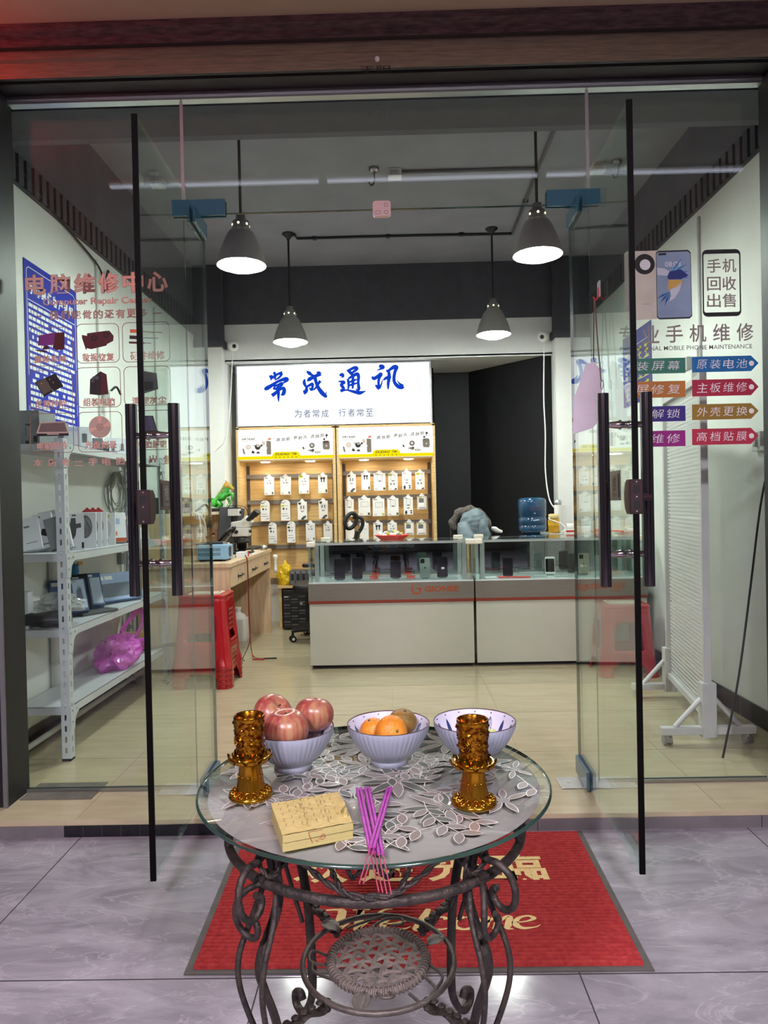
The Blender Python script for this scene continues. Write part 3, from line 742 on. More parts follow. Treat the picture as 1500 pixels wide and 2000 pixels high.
for (x, y), lb in (((.055, 4.69), 'white printed junction box beside the hook in mid ceiling'), ((-1.53, 4.72), 'white printed junction box on the ceiling at far left'), ((1.39, 4.69), 'white printed junction box on the ceiling at far right')):
    t = thing('junction_box', lb, 'junction box', (x, y, CZ-.05), 'ceiling junction boxes')
    b = MB(); b.box((x-.045, y-.04, CZ-.05), (x+.045, y+.04, CZ)); build('casing', b, M_whiteplastic, t, bevel=.004)
    b = MB()
    for i in range(4): b.box((x-.035, y-.0415, CZ-.04+.008*i), (x+.03-.012*(i % 2), y-.0395, CZ-.037+.008*i))
    build('print_lines', b, M_greyink, t)
for (x, y), lb in (((-.083, 4.645), 'dark fan hook with chrome plate in mid ceiling'), ((1.50, 4.63), 'dark fan hook with chrome plate on the ceiling at right')):
    t = thing('ceiling_hook', lb, 'hook', (x, y, CZ-.1), 'ceiling hooks')
    b = MB(); b.lathe([(0, 0), (.035, 0), (.035, -.012), (.02, -.03), (0, -.032)], (x, y, CZ), 0, 16); build('plate', b, M_chrome, t)
    b = MB(); b.tube(smooth_path([(x, y, CZ-.03), (x+.004, y, CZ-.07), (x-.004, y, CZ-.105), (x-.022, y, CZ-.112), (x-.034, y, CZ-.09)], 6), .005, 0, 8); build('hook_arm', b, M_blackplastic, t)
# dome cameras
def dome(p, s, label):
    t = thing('security_camera', label, 'camera', p, 'white ball cameras')
    b = MB(); b.lathe([(0, -.05), (.025, -.043), (.043, -.025), (.05, 0), (.043, .025), (.025, .043), (0, .05)], p, 0, 24); build('ball_housing', b, M_whiteplastic, t)
    b = MB(); b.lathe([(.016, -.002), (.019, .0), (.015, .008), (0, .009)], (0, 0, 0), 0, 20); b.xf(T(V(p)+V((s*.017, -.044, -.014))) @ Rz(s*.4) @ Rx(PI/2+.25)); build('lens', b, mat('black_lens', '060608', .08, coat=.6), t)
    b = MB(); b.cyl((p[0]-s*.01, p[1]+.03, p[2]+.01), (p[0]-s*.03, p[1]+.155, p[2]+.03), .02, 0, 14); build('bracket', b, M_whiteplastic, t)
dome((-1.412, 6.36, 2.655), 1, 'white ball security camera beside the left column')
dome((1.368, 6.36, 2.67), -1, 'white ball security camera beside the right column')

# ------------------------------------------------------------------ lit shop sign
sx0, sx1, sz0, sz1, sy = -1.452, .366, 1.957, 2.528, 6.64
sg = thing('shop_sign', 'white lit shop sign with blue brush lettering above the display cabinets', 'sign', ((sx0+sx1)/2, sy, sz0))
b = MB(); b.box((sx0, sy, sz0), (sx1, sy+.10, sz1)); b.box((sx0-.008, sy-.004, sz0-.008), (sx0+.004, sy+.1, sz1+.006)); b.box((sx1-.004, sy-.004, sz0-.008), (sx1+.008, sy+.1, sz1+.006)); b.box((sx0, sy-.004, sz1-.004), (sx1, sy+.1, sz1+.006))
build('frame', b, M_alu, sg)
b = MB(); b.box((sx0+.006, sy-.003, sz0+.004), (sx1-.006, sy-.001, sz1-.006)); build('lit_face', b, emit('lit_sign_face', (244, 248, 255), E_SIGN), sg)
b = MB(); O = spot(500, 720, Y=sy-.0045); Uu = (spot(800, 713.6, Y=sy-.0045)-O)/1500; Ww = -(O-spot(500, 830, Y=sy-.0045))/550
Uu = V((Uu.x, 0, Uu.x*.03)); Ww = V((0, 0, -abs(Ww.z)))
ST = [
 [(172, 42, 12), (186, 70, 16), (180, 112, 12)], [(132, 96, 22), (150, 88, 20), (160, 105, 10)], [(140, 118, 8), (170, 88, 12), (220, 62, 14), (258, 56, 22)], [(256, 60, 14), (225, 98, 12), (180, 122, 6)],
 [(90, 218, 6), (96, 202, 24), (150, 172, 20), (215, 135, 15), (285, 116, 22), (300, 128, 20), (258, 158, 6)],
 [(165, 182, 18), (205, 172, 12), (248, 160, 20), (236, 186, 12), (182, 206, 14), (168, 192, 14)], [(205, 196, 14), (200, 235, 18), (150, 272, 22)], [(150, 268, 14), (200, 232, 12), (258, 205, 18), (272, 225, 20), (262, 258, 22), (238, 272, 6)], [(210, 168, 14), (214, 240, 18), (213, 300, 12), (215, 338, 3)],
 [(495, 52, 8), (520, 72, 20), (545, 92, 14), (572, 112, 22)], [(498, 150, 6), (520, 132, 22), (570, 108, 18), (632, 84, 22)], [(592, 70, 8), (612, 74, 18), (632, 88, 14)],
 [(474, 128, 8), (468, 160, 18), (478, 190, 14), (490, 210, 14), (486, 245, 20), (466, 276, 8)], [(462, 235, 8), (470, 258, 18)], [(572, 105, 22), (584, 160, 18), (606, 220, 20), (640, 270, 24), (676, 308, 18), (682, 318, 8)], [(680, 316, 10), (676, 290, 8), (682, 262, 3)],
 [(490, 205, 12), (530, 185, 16), (548, 182, 18), (548, 210, 14), (538, 232, 18), (515, 214, 4)], [(626, 152, 18), (600, 190, 12), (570, 228, 10), (540, 240, 4)],
 [(814, 108, 10), (840, 106, 22), (850, 122, 12), (832, 132, 4)], [(802, 168, 5), (835, 172, 14), (855, 182, 20), (828, 200, 14), (842, 222, 18), (856, 242, 12), (836, 256, 18), (822, 268, 14)],
 [(824, 264, 14), (880, 256, 9), (930, 270, 14), (985, 286, 20), (1015, 290, 20), (1068, 276, 3)],
 [(886, 70, 8), (920, 58, 14), (966, 42, 18), (988, 54, 16), (955, 80, 14), (915, 100, 8)], [(900, 66, 16), (925, 92, 18), (945, 112, 16)],
 [(884, 150, 4), (898, 165, 14), (902, 210, 14), (894, 262, 6)], [(898, 148, 10), (940, 124, 16), (985, 106, 20), (1000, 130, 18), (996, 190, 15), (1000, 250, 18), (985, 262, 10), (972, 246, 4)], [(912, 182, 8), (940, 170, 14), (984, 158, 8)], [(912, 214, 8), (940, 204, 14), (984, 194, 8)], [(946, 118, 14), (944, 180, 16), (940, 246, 10)],
 [(1202, 38, 14), (1228, 46, 24), (1242, 56, 18), (1212, 70, 10), (1180, 80, 3)], [(1130, 138, 8), (1150, 158, 20), (1185, 140, 18), (1216, 118, 18), (1222, 128, 14), (1200, 160, 16), (1194, 205, 14), (1200, 262, 18)], [(1162, 222, 6), (1182, 240, 18), (1202, 264, 16)], [(1202, 258, 12), (1222, 215, 8), (1232, 175, 4)],
 [(1272, 96, 14), (1300, 84, 14), (1345, 58, 22), (1372, 62, 22), (1356, 105, 18), (1345, 165, 18), (1352, 210, 18), (1385, 248, 22), (1420, 258, 22), (1434, 246, 16)], [(1434, 246, 14), (1400, 222, 10), (1374, 188, 2)], [(1240, 178, 8), (1275, 158, 18), (1318, 150, 12)], [(1296, 92, 14), (1298, 150, 20), (1288, 215, 16), (1286, 270, 8)]]
for s_ in ST: b.stroke(s_, O, Uu, Ww, 0, 1.75, 6)
build('brush_lettering', b, emit('blue_lit_lettering', (20, 66, 196), 1.0), sg)
b = MB()
for i, ch in enumerate('为者常成'):
    O2, U2, W2 = quad(575.5+17.6*i, 800, 589+17.6*i, 815.5, y=sy-.0045); b.text(ch, O2, U2, W2, 0, .0)
for i, ch in enumerate('行者常至'):
    O2, U2, W2 = quad(662+17.6*i, 798.5, 675.5+17.6*i, 813.5, y=sy-.0045); b.text(ch, O2, U2, W2, 0, .0)
build('motto', b, emit('slate_lit_lettering', (84, 96, 122), 1.0), sg)

# ------------------------------------------------------------------ two display cabinets with hanging goods
M_rail = mat('grey_slat_rail', '77726c', .5)
M_strip = mat('dark_perforated_strip', '4a453f', .5)
M_yel = emit('lit_yellow_print', (250, 232, 10), 1.0)
CYF, CYB = 6.60, 6.93
def cabinet(x0, x1, label, rails, ppx):
    t = thing('display_cabinet', label, 'display cabinet', ((x0+x1)/2, CYF, FZ+.42), 'slat wall display cabinets')
    zt, zb = 1.94, .50
    for xa in (x0, x1-.028):
        b = MB(); b.box((xa, CYF, zb), (xa+.028, CYB, zt)); build('side_panel', b, M_wood, t)
    b = MB(); b.box((x0+.028, CYB-.02, zb), (x1-.028, CYB, 1.64)); build('back_panel', b, mat('oak_veneer_across', 'c6a264', .5, c2='d8b77c', stretch=(1.2, 1, 16), scale=4), t)
    b = MB(); b.box((x0+.028, CYF+.01, 1.625), (x1-.028, CYB, 1.64)); build('light_board', b, M_wood, t)
    b = MB(); b.box((x0, CYF-.0, 1.925), (x1, CYB, 1.945)); build('top_panel', b, M_wood, t)
    for xa in (x0+.03, x1-.062):
        b = MB(); b.box((xa, CYB-.026, zb), (xa+.03, CYB-.02, 1.60)); build('slotted_strip', b, M_strip, t)
    for z in rails:
        b = MB(); b.box((x0+.03, CYB-.044, z-.02), (x1-.03, CYB-.02, z+.02)); b.box((x0+.03, CYB-.046, z+.012), (x1-.03, CYB-.03, z+.018)); build('rail', b, M_rail, t)
    for fx in (.27, .73):
        xx = x0+(x1-x0)*fx
        k = MB(); k.lathe([(0, 0), (.040, 0), (.044, .003), (.044, .005), (.0, .005)], (xx, CYF+.115, 1.620), 0, 20); build('downlight', k, emit('lit_downlight', (255, 240, 214), E_SPOT), t)
    # lit banner
    zb0, zb1 = 1.642, 1.922
    b = MB(); b.box((x0+.02, CYF-.006, zb0), (x1-.02, CYF+.06, zb1)); k = build('banner', b, emit('lit_banner_face', (255, 253, 248), E_BANNER), t)
    W = x1-x0-.04; H = zb1-zb0; O = V((x0+.02, CYF-.0072, zb0))
    def q(u, v): return (u*W, v*H)
    b = MB()
    b.poly([q(0, 0), q(1, 0), q(1, .105), q(.655, .105), q(.64, .2), q(.62, .24), q(.39, .24), q(.37, .2), q(.355, .105), q(0, .105)], O, X_, Z_, 0)
    build('yellow_print', b, M_yel, k)
    b = MB(); o2 = O-V((0, .0006, 0))
    b.text('DUDAO', o2+X_*W*.39+Z_*H*.125, X_*W*.15, Z_*H*.08, 0, .02, .25); b.text('数码', o2+X_*W*.56+Z_*H*.125, X_*W*.055, Z_*H*.08, 0, .03)
    for i in range(6): b.poly(rr(.008, .009, .002, 2), o2+X_*W*(.395+.043*i)+Z_*H*.06, X_, Z_, 0)
    b.text('中国著名品牌', o2+X_*W*.04+Z_*H*.655, X_*W*.14, Z_*H*.06, 0, .03); b.text('DUDAO', o2+X_*W*.045+Z_*H*.61, X_*W*.12, Z_*H*.02, 0)
    line = '高效能 更耐久 选独到'; xx = .405
    for i, ch in enumerate(line):
        if ch == ' ': xx += .026; continue
        b.text(ch, o2+X_*W*xx+Z_*H*(.585+.022*(i//2)), V((W*.043, 0, W*.004)), Z_*H*.115, 0, .008, .15); xx += .051
    build('lettering', b, emit('dark_lit_lettering', (70, 66, 62), 1.0), k)
    b = MB()
    def bl(pts, m): b.poly([q(*p) for p in pts], o2, X_, Z_, m)
    def ce(cx, cy, r, m, asp=1.): bl([(cx+r*math.cos(2*PI*i/18), cy+r*asp*W/H*math.sin(2*PI*i/18)) for i in range(18)], m)
    bl([(.302, .16), (.347, .16), (.347, .60), (.30, .62), (.298, .42), (.308, .38), (.300, .34)], 0)
    bl([(.315, .63), (.345, .65), (.35, .72), (.318, .7)], 2)
    bl([(.258, .48), (.285, .48), (.283, .6), (.256, .6)], 3)
    bl([(.055, .2), (.075, .18), (.062, .36), (.044, .38)], 0)
    ce(.108, .42, .027, 3, .95); ce(.108, .42, .016, 4, 1)
    bl([(.13, .36), (.165, .28), (.175, .24), (.14, .24), (.15, .3)], 1); ce(.158, .24, .016, 1, .7)
    ce(.207, .42, .03, 1, 1.); ce(.212, .47, .022, 4, .8); bl([(.16, .5), (.19, .46), (.195, .41), (.17, .46)], 1); bl([(.24, .5), (.262, .49), (.255, .44), (.235, .42)], 1); bl([(.19, .2), (.23, .2), (.222, .26), (.2, .26)], 1)
    bl([(.675, .36), (.69, .3), (.70, .33), (.686, .4)], 1)
    ce(.778, .43, .027, 1, 1); ce(.778, .43, .018, 4, 1); bl([(.73, .27), (.79, .2), (.80, .27), (.76, .3)], 0); ce(.785, .27, .016, 1, .9)
    ce(.835, .205, .032, 0, .35); ce(.835, .207, .026, 4, .3)
    bl([(.892, .34), (.90, .29), (.955, .28), (.965, .34), (.962, .54), (.95, .58), (.90, .58), (.89, .54)], 0); ce(.93, .41, .008, 4); bl([(.898, .5), (.958, .5), (.955, .57), (.903, .57)], 1)
    ce(.908, .63, .011, 1, .9); ce(.934, .76, .012, 1, 1.0); bl([(.928, .66), (.934, .66), (.936, .74), (.928, .74)], 1)
    build('product_print', b, [emit('lit_taupe_print', (140, 132, 118), 1.), emit('lit_dark_print', (68, 62, 54), 1.), emit('lit_coral_print', (236, 146, 120), 1.), emit('lit_sand_print', (226, 206, 178), 1.), emit('lit_pale_print', (246, 240, 228), 1.)], k)
    # hooks
    for (px, py) in ppx:
        p = spot(px, py, Y=CYB-.05)
        b = MB(); b.tube([(p.x, CYB-.044, p.z), (p.x, CYB-.17, p.z), (p.x, CYB-.18, p.z+.008)], .0022, 0, 6); build('hook', b, M_alu, t)
    return t
# goods: (hanging hole px, py, box width px, height px, depth, kind, cabinet, words)
G = []
def row(cab, rail, items): 
    for it in items: G.append((cab, rail)+it)
row('left', 'top', [(525, 928, 19, 35, .05, 'cable', 'leftmost'), (557, 927, 20, 35, .05, 'cable', 'second from left'), (593, 924, 20, 36, .045, 'cable3', 'third from left'), (630, 924, 18, 35, .035, 'plugs', 'rightmost')])
row('left', 'middle', [(517, 977, 17, 37, .045, 'round', 'leftmost'), (557, 976, 18, 37, .03, 'roundbig', 'second from left'), (590, 976, 18, 35, .02, 'adapter', 'third from left'), (631, 974, 18, 35, .02, 'adapter', 'rightmost')])
row('left', 'bottom', [(532, 1020, 16, 38, .02, 'round', 'leftmost'), (568, 1018, 16, 38, .05, 'round', 'second from left'), (606, 1018, 18, 34, .04, 'cable', 'third from left'), (640, 1019, 17, 36, .03, 'cable', 'rightmost')])
row('right', 'top', [(686, 922, 17, 35, .02, 'adapter', 'leftmost'), (714, 920, 17, 33, .02, 'plugs', 'second from left'), (741, 920, 23, 34, .02, 'frame', 'third from left'), (767, 920, 18, 33, .02, 'frame2', 'fourth from left'), (794, 918, 18, 34, .02, 'framep', 'fifth from left'), (820, 918, 18, 34, .02, 'frame2', 'rightmost')])
row('right', 'middle', [(682, 971, 17, 34, .02, 'frame', 'leftmost'), (711, 969, 23, 34, .02, 'framew', 'second from left'), (739, 970, 23, 34, .02, 'framew', 'third from left'), (767, 969, 22, 34, .02, 'frame', 'fourth from left'), (797, 967, 18, 34, .02, 'framep', 'fifth from left'), (824, 965, 20, 26, .015, 'swatch', 'rightmost')])
row('right', 'bottom', [(683, 1018, 17, 34, .02, 'cable', 'leftmost'), (711, 1018, 17, 36, .02, 'loop', 'second from left'), (738, 1017, 18, 36, .02, 'plugs', 'third from left'), (766, 1017, 18, 34, .02, 'cable', 'fourth from left'), (799, 1016, 19, 25, .015, 'swatch', 'fifth from left'), (823, 1016, 20, 25, .015, 'swatch', 'rightmost')])
RL = [spot(560, y, Y=CYB-.044).z for y in (930, 980, 1022, 1068)]
RR = [spot(750, y, Y=CYB-.044).z for y in (923, 971, 1020, 1066)]
cabinet(-1.462, -.532, 'oak display cabinet with lit banner and hanging accessories, left of the pair', RL, [(g[2], g[3]) for g in G if g[0] == 'left'])
cabinet(-.522, .400, 'oak display cabinet with lit banner and hanging accessories, right of the pair', RR, [(g[2], g[3]) for g in G if g[0] == 'right'])
M_lime = mat('lime_print', 'b9c21f', .5); M_olv = mat('dark_olive_print', '3d4420', .5); M_coral = mat('coral_print', 'cf6a4a', .5)
M_clear = mat('clear_blister', 'f2f4f4', .1, alpha=.35)
def goods(cab, rail, px, py, wp, hp, dp, kind, nth):
    yy = CYB-.17+.0; p = spot(px, py, Y=yy); w = wp*yy/FPX; h = hp*yy/FPX
    names = {'cable': ('cable_box', 'white boxed phone cable'), 'cable3': ('cable_box', 'white boxed cable with coral corner'), 'plugs': ('earphone_box', 'white box picturing dark earbuds'), 'round': ('rounded_blister_pack', 'white round-topped cable pack'),
             'roundbig': ('rounded_blister_pack', 'wide white round-topped adapter pack'), 'adapter': ('adapter_box', 'white box with black adapter picture'), 'frame': ('charger_box', 'white charger box with black framed picture'), 'frame2': ('charger_box', 'narrow charger box with lime corner'),
             'framep': ('charger_box', 'narrow charger box with black figure print'), 'framew': ('charger_box', 'wide charger box with white block picture'), 'swatch': ('film_pack', 'short clear pack with grey swatch'), 'loop': ('cable_box', 'white box with looped cable picture')}
    nm, lb = names[kind]
    t = thing(nm, '%s, %s, %s rail, %s cabinet' % (lb, nth, rail, cab), 'package', (p.x, yy, p.z-h), 'hanging phone accessories')
    z1 = p.z-.020; z0 = z1-h; x = p.x; yf = yy-.002
    rd = 'round' in kind
    b = MB()
    if rd: b.poly([(-w/2, 0), (w/2, 0), (w/2, h-w*.28)]+arc(0, h-w*.28, w/2, 0, 180, 10)[1:], (x, yf, z0), X_, Z_, 0, dp, Y_)
    else: b.box((x-w/2, yf, z0), (x+w/2, yf+dp, z1))
    bd = build('box', b, M_paper if kind != 'swatch' else M_clear, t, bevel=.0015)
    b = MB()
    if not rd:
        b.poly([(-w*.3, 0), (w*.3, 0), (w*.16, .016), (.006, .028), (-.006, .028), (-w*.16, .016)], (x, yf+dp*.3, z1), X_, Z_, 0, .001, Y_); build('hang_tab', b, M_whiteplastic, t)
    else:
        b.tube([(x+.008*math.cos(a), yf-.001, z1+.004+.008*math.sin(a)) for a in [2*PI*i/10 for i in range(10)]], .0012, 0, 5, True); build('hang_ring', b, M_greyink, t)
    b = MB(); yq = yf-.0006
    def R_(u0, v0, u1, v1, m): b.poly([(u0*w-w/2, v0*h), (u1*w-w/2, v0*h), (u1*w-w/2, v1*h), (u0*w-w/2, v1*h)], (x, yq, z0), X_, Z_, m)
    def F_(u0, v0, u1, v1, m, th=.0022):
        cx, cy = (u0+u1)/2*w-w/2, (v0+v1)/2*h; ww, hh = (u1-u0)*w, (v1-v0)*h
        b.ring(rr(ww, hh, .006, 3, cx, cy), rr(ww-2*th, hh-2*th, .004, 3, cx, cy), (x, yq, z0), X_, Z_, m)
    R_(.08, .93, .4, .965, 0 if kind not in ('frame2',) else 2)
    if kind in ('cable', 'cable3'):
        F_(.22, .62, .8, .88, 1, .0014); R_(.28, .74, .42, .86, 3); R_(.52, .76, .62, .84, 1); R_(.3, .64, .42, .70, 1); R_(.55, .64, .72, .70, 1)
        R_(.1, .06, .32, .08, 1); R_(.1, .1, .28, .115, 1); R_(.78, .05, .93, .17, 4 if kind == 'cable' else 5)
        if kind == 'cable3': R_(.05, .86, .4, 1.0, 2); R_(.2, .5, .75, .52, 5); R_(.3, .46, .65, .475, 5)
    elif kind == 'plugs':
        F_(.2, .6, .85, .9, 1, .0013); R_(.3, .62, .42, .86, 0); R_(.58, .62, .7, .86, 0); R_(.24, .78, .48, .88, 0); R_(.52, .78, .76, .88, 0); R_(.78, .05, .95, .2, 4); R_(.1, .06, .35, .075, 1)
    elif rd:
        R_(.08, .74, .38, .84, 2 if rail == 'middle' else 4); R_(.5, .78, .8, .8, 1); R_(.2, .58, .4, .68, 0); R_(.25, .52, .38, .6, 3); R_(.55, .58, .7, .66, 1); R_(.1, .36, .75, .38, 1); R_(.1, .24, .85, .265, 1)
        b.poly([(-w*.05, .02), (w*.35, .02), (w*.42, h*.17), (w*.1, h*.1)], (x, yq, z0), X_, Z_, 0)
    elif kind == 'adapter':
        R_(.1, .84, .36, .96, 4); F_(.2, .54, .85, .82, 1, .0014); R_(.3, .6, .45, .78, 1); R_(.58, .6, .72, .78, 1); R_(.32, .46, .68, .49, 0); R_(.36, .42, .62, .435, 1)
        b.poly([(-w*.18, .002), (w*.12, .002), (w*.42, h*.16), (w*.36, h*.22), (w*.12, h*.2), (w*-.06, h*.1)], (x, yq, z0), X_, Z_, 0); b.poly([(w*.05, h*.08), (w*.14, h*.06), (w*.3, h*.17), (w*.2, h*.18)], (x, yq-.0003, z0), X_, Z_, 1)
    elif kind in ('frame', 'frame2', 'framep'):
        F_(.28, .52, .74, .9, 0); R_(.36, .58, .66, .85, 3); R_(.4, .53, .62, .57, 0); R_(.1, .05, .35, .07, 1); R_(.1, .1, .3, .115, 1)
        if kind == 'frame': R_(.8, .04, .97, .17, 4)
        if kind == 'frame2': R_(.05, .84, .38, .94, 2); R_(.2, .3, .36, .42, 1); R_(.55, .3, .7, .42, 1); b.poly([(w*.1, .004), (w*.4, .004), (w*.4, h*.12), (w*.2, h*.09)], (x, yq, z0), X_, Z_, 0)
        if kind == 'framep': b.poly([(-w*.34, .004), (-w*.14, .004), (-w*.16, h*.1), (-w*.1, h*.13), (-w*.2, h*.24), (-w*.28, h*.24), (-w*.38, h*.13), (-w*.32, h*.1)], (x, yq, z0), X_, Z_, 0); R_(.72, .06, .9, .14, 0); R_(.72, .17, .9, .25, 0); R_(.36, .36, .64, .42, 1)
    elif kind == 'framew':
        F_(.22, .5, .84, .8, 0); R_(.3, .56, .76, .75, 3); R_(.1, .06, .35, .075, 1); R_(.1, .12, .35, .13, 1); R_(.8, .04, .97, .17, 4 if nth[0] == 's' else 2)
    elif kind == 'loop':
        F_(.15, .5, .88, .88, 1, .0014); b.ring(circ(-w*.18, h*.68, w*.13, 14), circ(-w*.18, h*.68, w*.1, 14), (x, yq, z0), X_, Z_, 1); b.ring(circ(w*.16, h*.68, w*.13, 14), circ(w*.16, h*.68, w*.1, 14), (x, yq, z0), X_, Z_, 1); R_(.78, .04, .95, .16, 2)
    elif kind == 'swatch':
        R_(.08, .06, .92, .94, 3); 
        yq -= .0004; R_(.18, .84, .5, .93, 2); R_(.18, .52, .66, .84, 6); R_(.2, .3, .66, .5, 7); R_(.18, .1, .85, .16, 1)
    build('print', b, [M_ink, M_greyink, M_lime, M_whiteplastic, M_olv, M_coral, mat('swatch_grey', '63666a', .4), mat('swatch_white', 'f4f4f2', .4)], bd)
for g in G: goods(*g)

# ------------------------------------------------------------------ glass showcases
def gionee(b, x, y, z, m):
    """orange emblem and word on the steel band, x.. metres wide"""
    O = V((x, y, z))
    b.stroke([(0, .030, .012), (.004, .012, .013), (.028, .0, .013), (.052, .012, .013), (.056, .040, .012)], O, X_, Z_, m, 1, 8)
    b.stroke([(.030, .036, .011), (.056, .036, .011)], O, X_, Z_, m)
    b.poly(circ(.006, .066, .007, 12), O, X_, Z_, m); b.poly(circ(.048, .066, .007, 12), O, X_, Z_, m); b.poly(rr(.013, .018, .002, 2, .0, .042), O, X_, Z_, m)
    b.text('GIONEE', O+V((.085, 0, .012)), X_*.235, Z_*.04, m, .03)
def counter(x0, x1, label, logo):
    y0, y1 = 4.90, 5.36
    t = thing('glass_showcase', label, 'showcase', ((x0+x1)/2, 5.12, FZ), 'glass phone counters')
    b = MB(); b.box((x0+.006, y0+.004, .085), (x1-.006, y1, .515)); build('white_base', b, M_whitelam, t, bevel=.002)
    b = MB(); b.box((x0+.02, y0+.05, FZ), (x1-.02, y1-.02, .085)); b.box((x0+.006, y0+.02, .078), (x1-.006, y0+.05, .085)); build('plinth', b, M_blackplastic, t)
    b = MB(); b.box((x0+.002, y0-.003, .536), (x1-.002, y1, .655)); k = build('steel_band', b, M_steel, t)
    b = MB(); gionee(b, logo, y0-.0045, .574, 0); build('emblem', b, M_orange, k)
    b = MB(); b.box((x0+.002, y0-.005, .517), (x1-.002, y1, .536)); build('orange_stripe', b, mat('rust_stripe', '7c2b14', .45), t)
    b = MB(); b.box((x0+.004, y0, .655), (x1-.004, y1-.004, .664)); build('glass_deck', b, mat('white_frosted_deck', 'd5dfdc', .15, coat=.4), t)
    b = MB(); b.box((x0+.012, y0, .664), (x1-.012, y0+.005, .925)); build('front_glass', b, M_case, t)
    for xa in (x0+.004, x1-.009):
        b = MB(); b.box((xa, y0+.006, .664), (xa+.005, y1-.03, .925)); build('side_glass', b, M_case, t)
    b = MB(); b.box((x0-.004, y0-.012, .934), (x1+.004, y1+.004, .942)); build('glass_top', b, M_case, t)
    M_post = mat('pale_alu_profile', 'c9cfca', .3, .7)
    for xa in (x0+.045, x1-.075):
        for ya in (y0+.045, y1-.05):
            b = MB(); b.box((xa, ya, .664), (xa+.03, ya+.02, .925)); build('corner_post', b, M_post, t)
    b = MB(); b.box((x0, y0-.002, .922), (x1, y0+.02, .936)); b.box((x0, y1-.02, .922), (x1, y1, .936)); b.box((x0, y0, .922), (x0+.02, y1, .936)); b.box((x1-.02, y0, .922), (x1, y1, .936)); build('top_frame', b, M_post, t)
    xm = (x0+x1)/2
    for xa, xb, dy in ((x0+.03, xm+.02, 0), (xm-.02, x1-.03, -.008)):
        b = MB(); b.box((xa, y1-.03+dy, .668), (xb, y1-.025+dy, .922)); build('mirror_door', b, mat('dark_mirror', '9a9c9e', .02, 1., var=.0), t)
    b = MB(); b.box((x0-.004, y0-.02, .912), (x0+.055, y0+.02, .948)); build('corner_clip', b, M_cream, t, bevel=.006)
    b = MB(); b.box((x1-.055, y0-.02, .912), (x1+.004, y0+.02, .948)); build('corner_clip', b, M_cream, t, bevel=.006)
    b = MB(); b.box((x0+.05, y1-.02, .918), (x0+.12, y1+.02, .956)); build('corner_clip', b, M_cream, t, bevel=.006)
    b = MB(); b.box((x1-.1, y1-.03, .918), (x1-.03, y1+.01, .956)); build('corner_clip', b, M_cream, t, bevel=.006)
    return t
counter(-.607, .547, 'white glass-topped phone showcase with steel band, left one beside the desk', .118)
counter(.553, 1.745, 'white glass-topped phone showcase with steel band, right one by the wall', 1.27)

# phones on acrylic stands
M_acr = glass('clear_acrylic', (.93, .96, .96))
DK = .664
def phone(px, py, y, h, w, c, label, turn=0., lean=.08, face='screen', bez=None):
    p = spot(px, py, Y=y); x = p.x
    st = thing('phone_stand', 'clear acrylic stand holding the '+label.split(',')[0], 'phone stand', (x, y, DK), 'acrylic phone stands')
    M = T((x, y, DK+.0)) @ Rz(turn)
    b = MB(); k = 0
    b.box((-.024, -.03, 0), (.024, .04, .003)); b.box((-.022, .030, .003), (.022, .033, .055)); b.obox((0, .012, .035), (.044, .003, .07), Rx(-lean)); b.box((-.024, -.03, .003), (.024, -.027, .014))
    b.xf(M); build('bracket', b, M_acr, st)
    ph = thing('phone', label, 'phone', (x, y, DK+.006), 'phones on show')
    A = M @ T((0, -.018, .0075)) @ Rx(-lean)
    b = MB(); b.poly(rr(w, h, .009, 4, 0, h/2), (0, .0, 0), X_, Z_, 0, .008, Y_); b.xf(A); build('case', b, c, ph, bevel=.0012)
    b = MB()
    if face == 'screen':
        b.poly(rr(w-.006, h-(.03 if bez else .008), .006, 3, 0, h/2), (0, -.0006, 0), X_, Z_, 0); b.xf(A); build('screen', b, mat('dark_screen', '0c0e12', .06, coat=.6), ph)
    else:
        b.poly(rr(.03, .032, .007, 3, -w/2+.02 if face != 'ring' else 0, h-.022), (0, -.0006, 0), X_, Z_, 0)
        for (u, v) in ((-.006, .006), (.007, .006), (-.006, -.007)): b.poly(circ((-w/2+.02 if face != 'ring' else 0)+u, h-.022+v, .0048, 10), (0, -.0012, 0), X_, Z_, 1)
        b.xf(A); build('camera_block', b, [mat('lens_block', '3c4743' if face == 'apple' else '1a1a1d', .15), mat('black_lens', '060608', .08)], ph)
        if face == 'label':
            b = MB(); b.poly(rr(.022, .016, .004, 2, .004, h*.45), (0, -.0008, 0), X_, Z_, 0); b.xf(A); build('sticker', b, M_paper, ph)
        if face == 'apple':
            b = MB(); b.poly(circ(0, h*.5, .0055, 12), (0, -.0008, 0), X_, Z_, 0); b.xf(A); build('back_emblem', b, mat('lens_block', '3c4743', .15), ph)
    return ph
M_phb = mat('black_phone_glass', '101114', .08, coat=.5); M_phg = mat('sage_phone_back', '7c8b82', .25); M_phw = mat('white_phone', 'dcdcd8', .25); M_phr = mat('maroon_phone', '3a1616', .12, coat=.4); M_pht = mat('sand_phone_back', 'b7ad95', .3)
phone(664, 1128, 5.02, .15, .076, M_phb, 'black phone with camera ring, leftmost in the left showcase', 0, face='ring')
phone(698, 1124, 5.05, .15, .074, M_phb, 'black phone facing its screen, second in the left showcase', .06)
phone(773, 1120, 5.07, .12, .078, M_phr, 'maroon tinted phone, middle of the left showcase between red signs', -.06)
phone(830, 1124, 5.04, .14, .074, M_phg, 'sage green phone, second from right in the left showcase', .05, face='apple')
phone(864, 1124, 5.04, .145, .076, M_phb, 'black phone with white sticker, rightmost in the left showcase', -.03, face='label')
phone(992, 1120, 5.04, .13, .07, M_phb, 'black phone over red slips, leftmost in the right showcase', -.12)
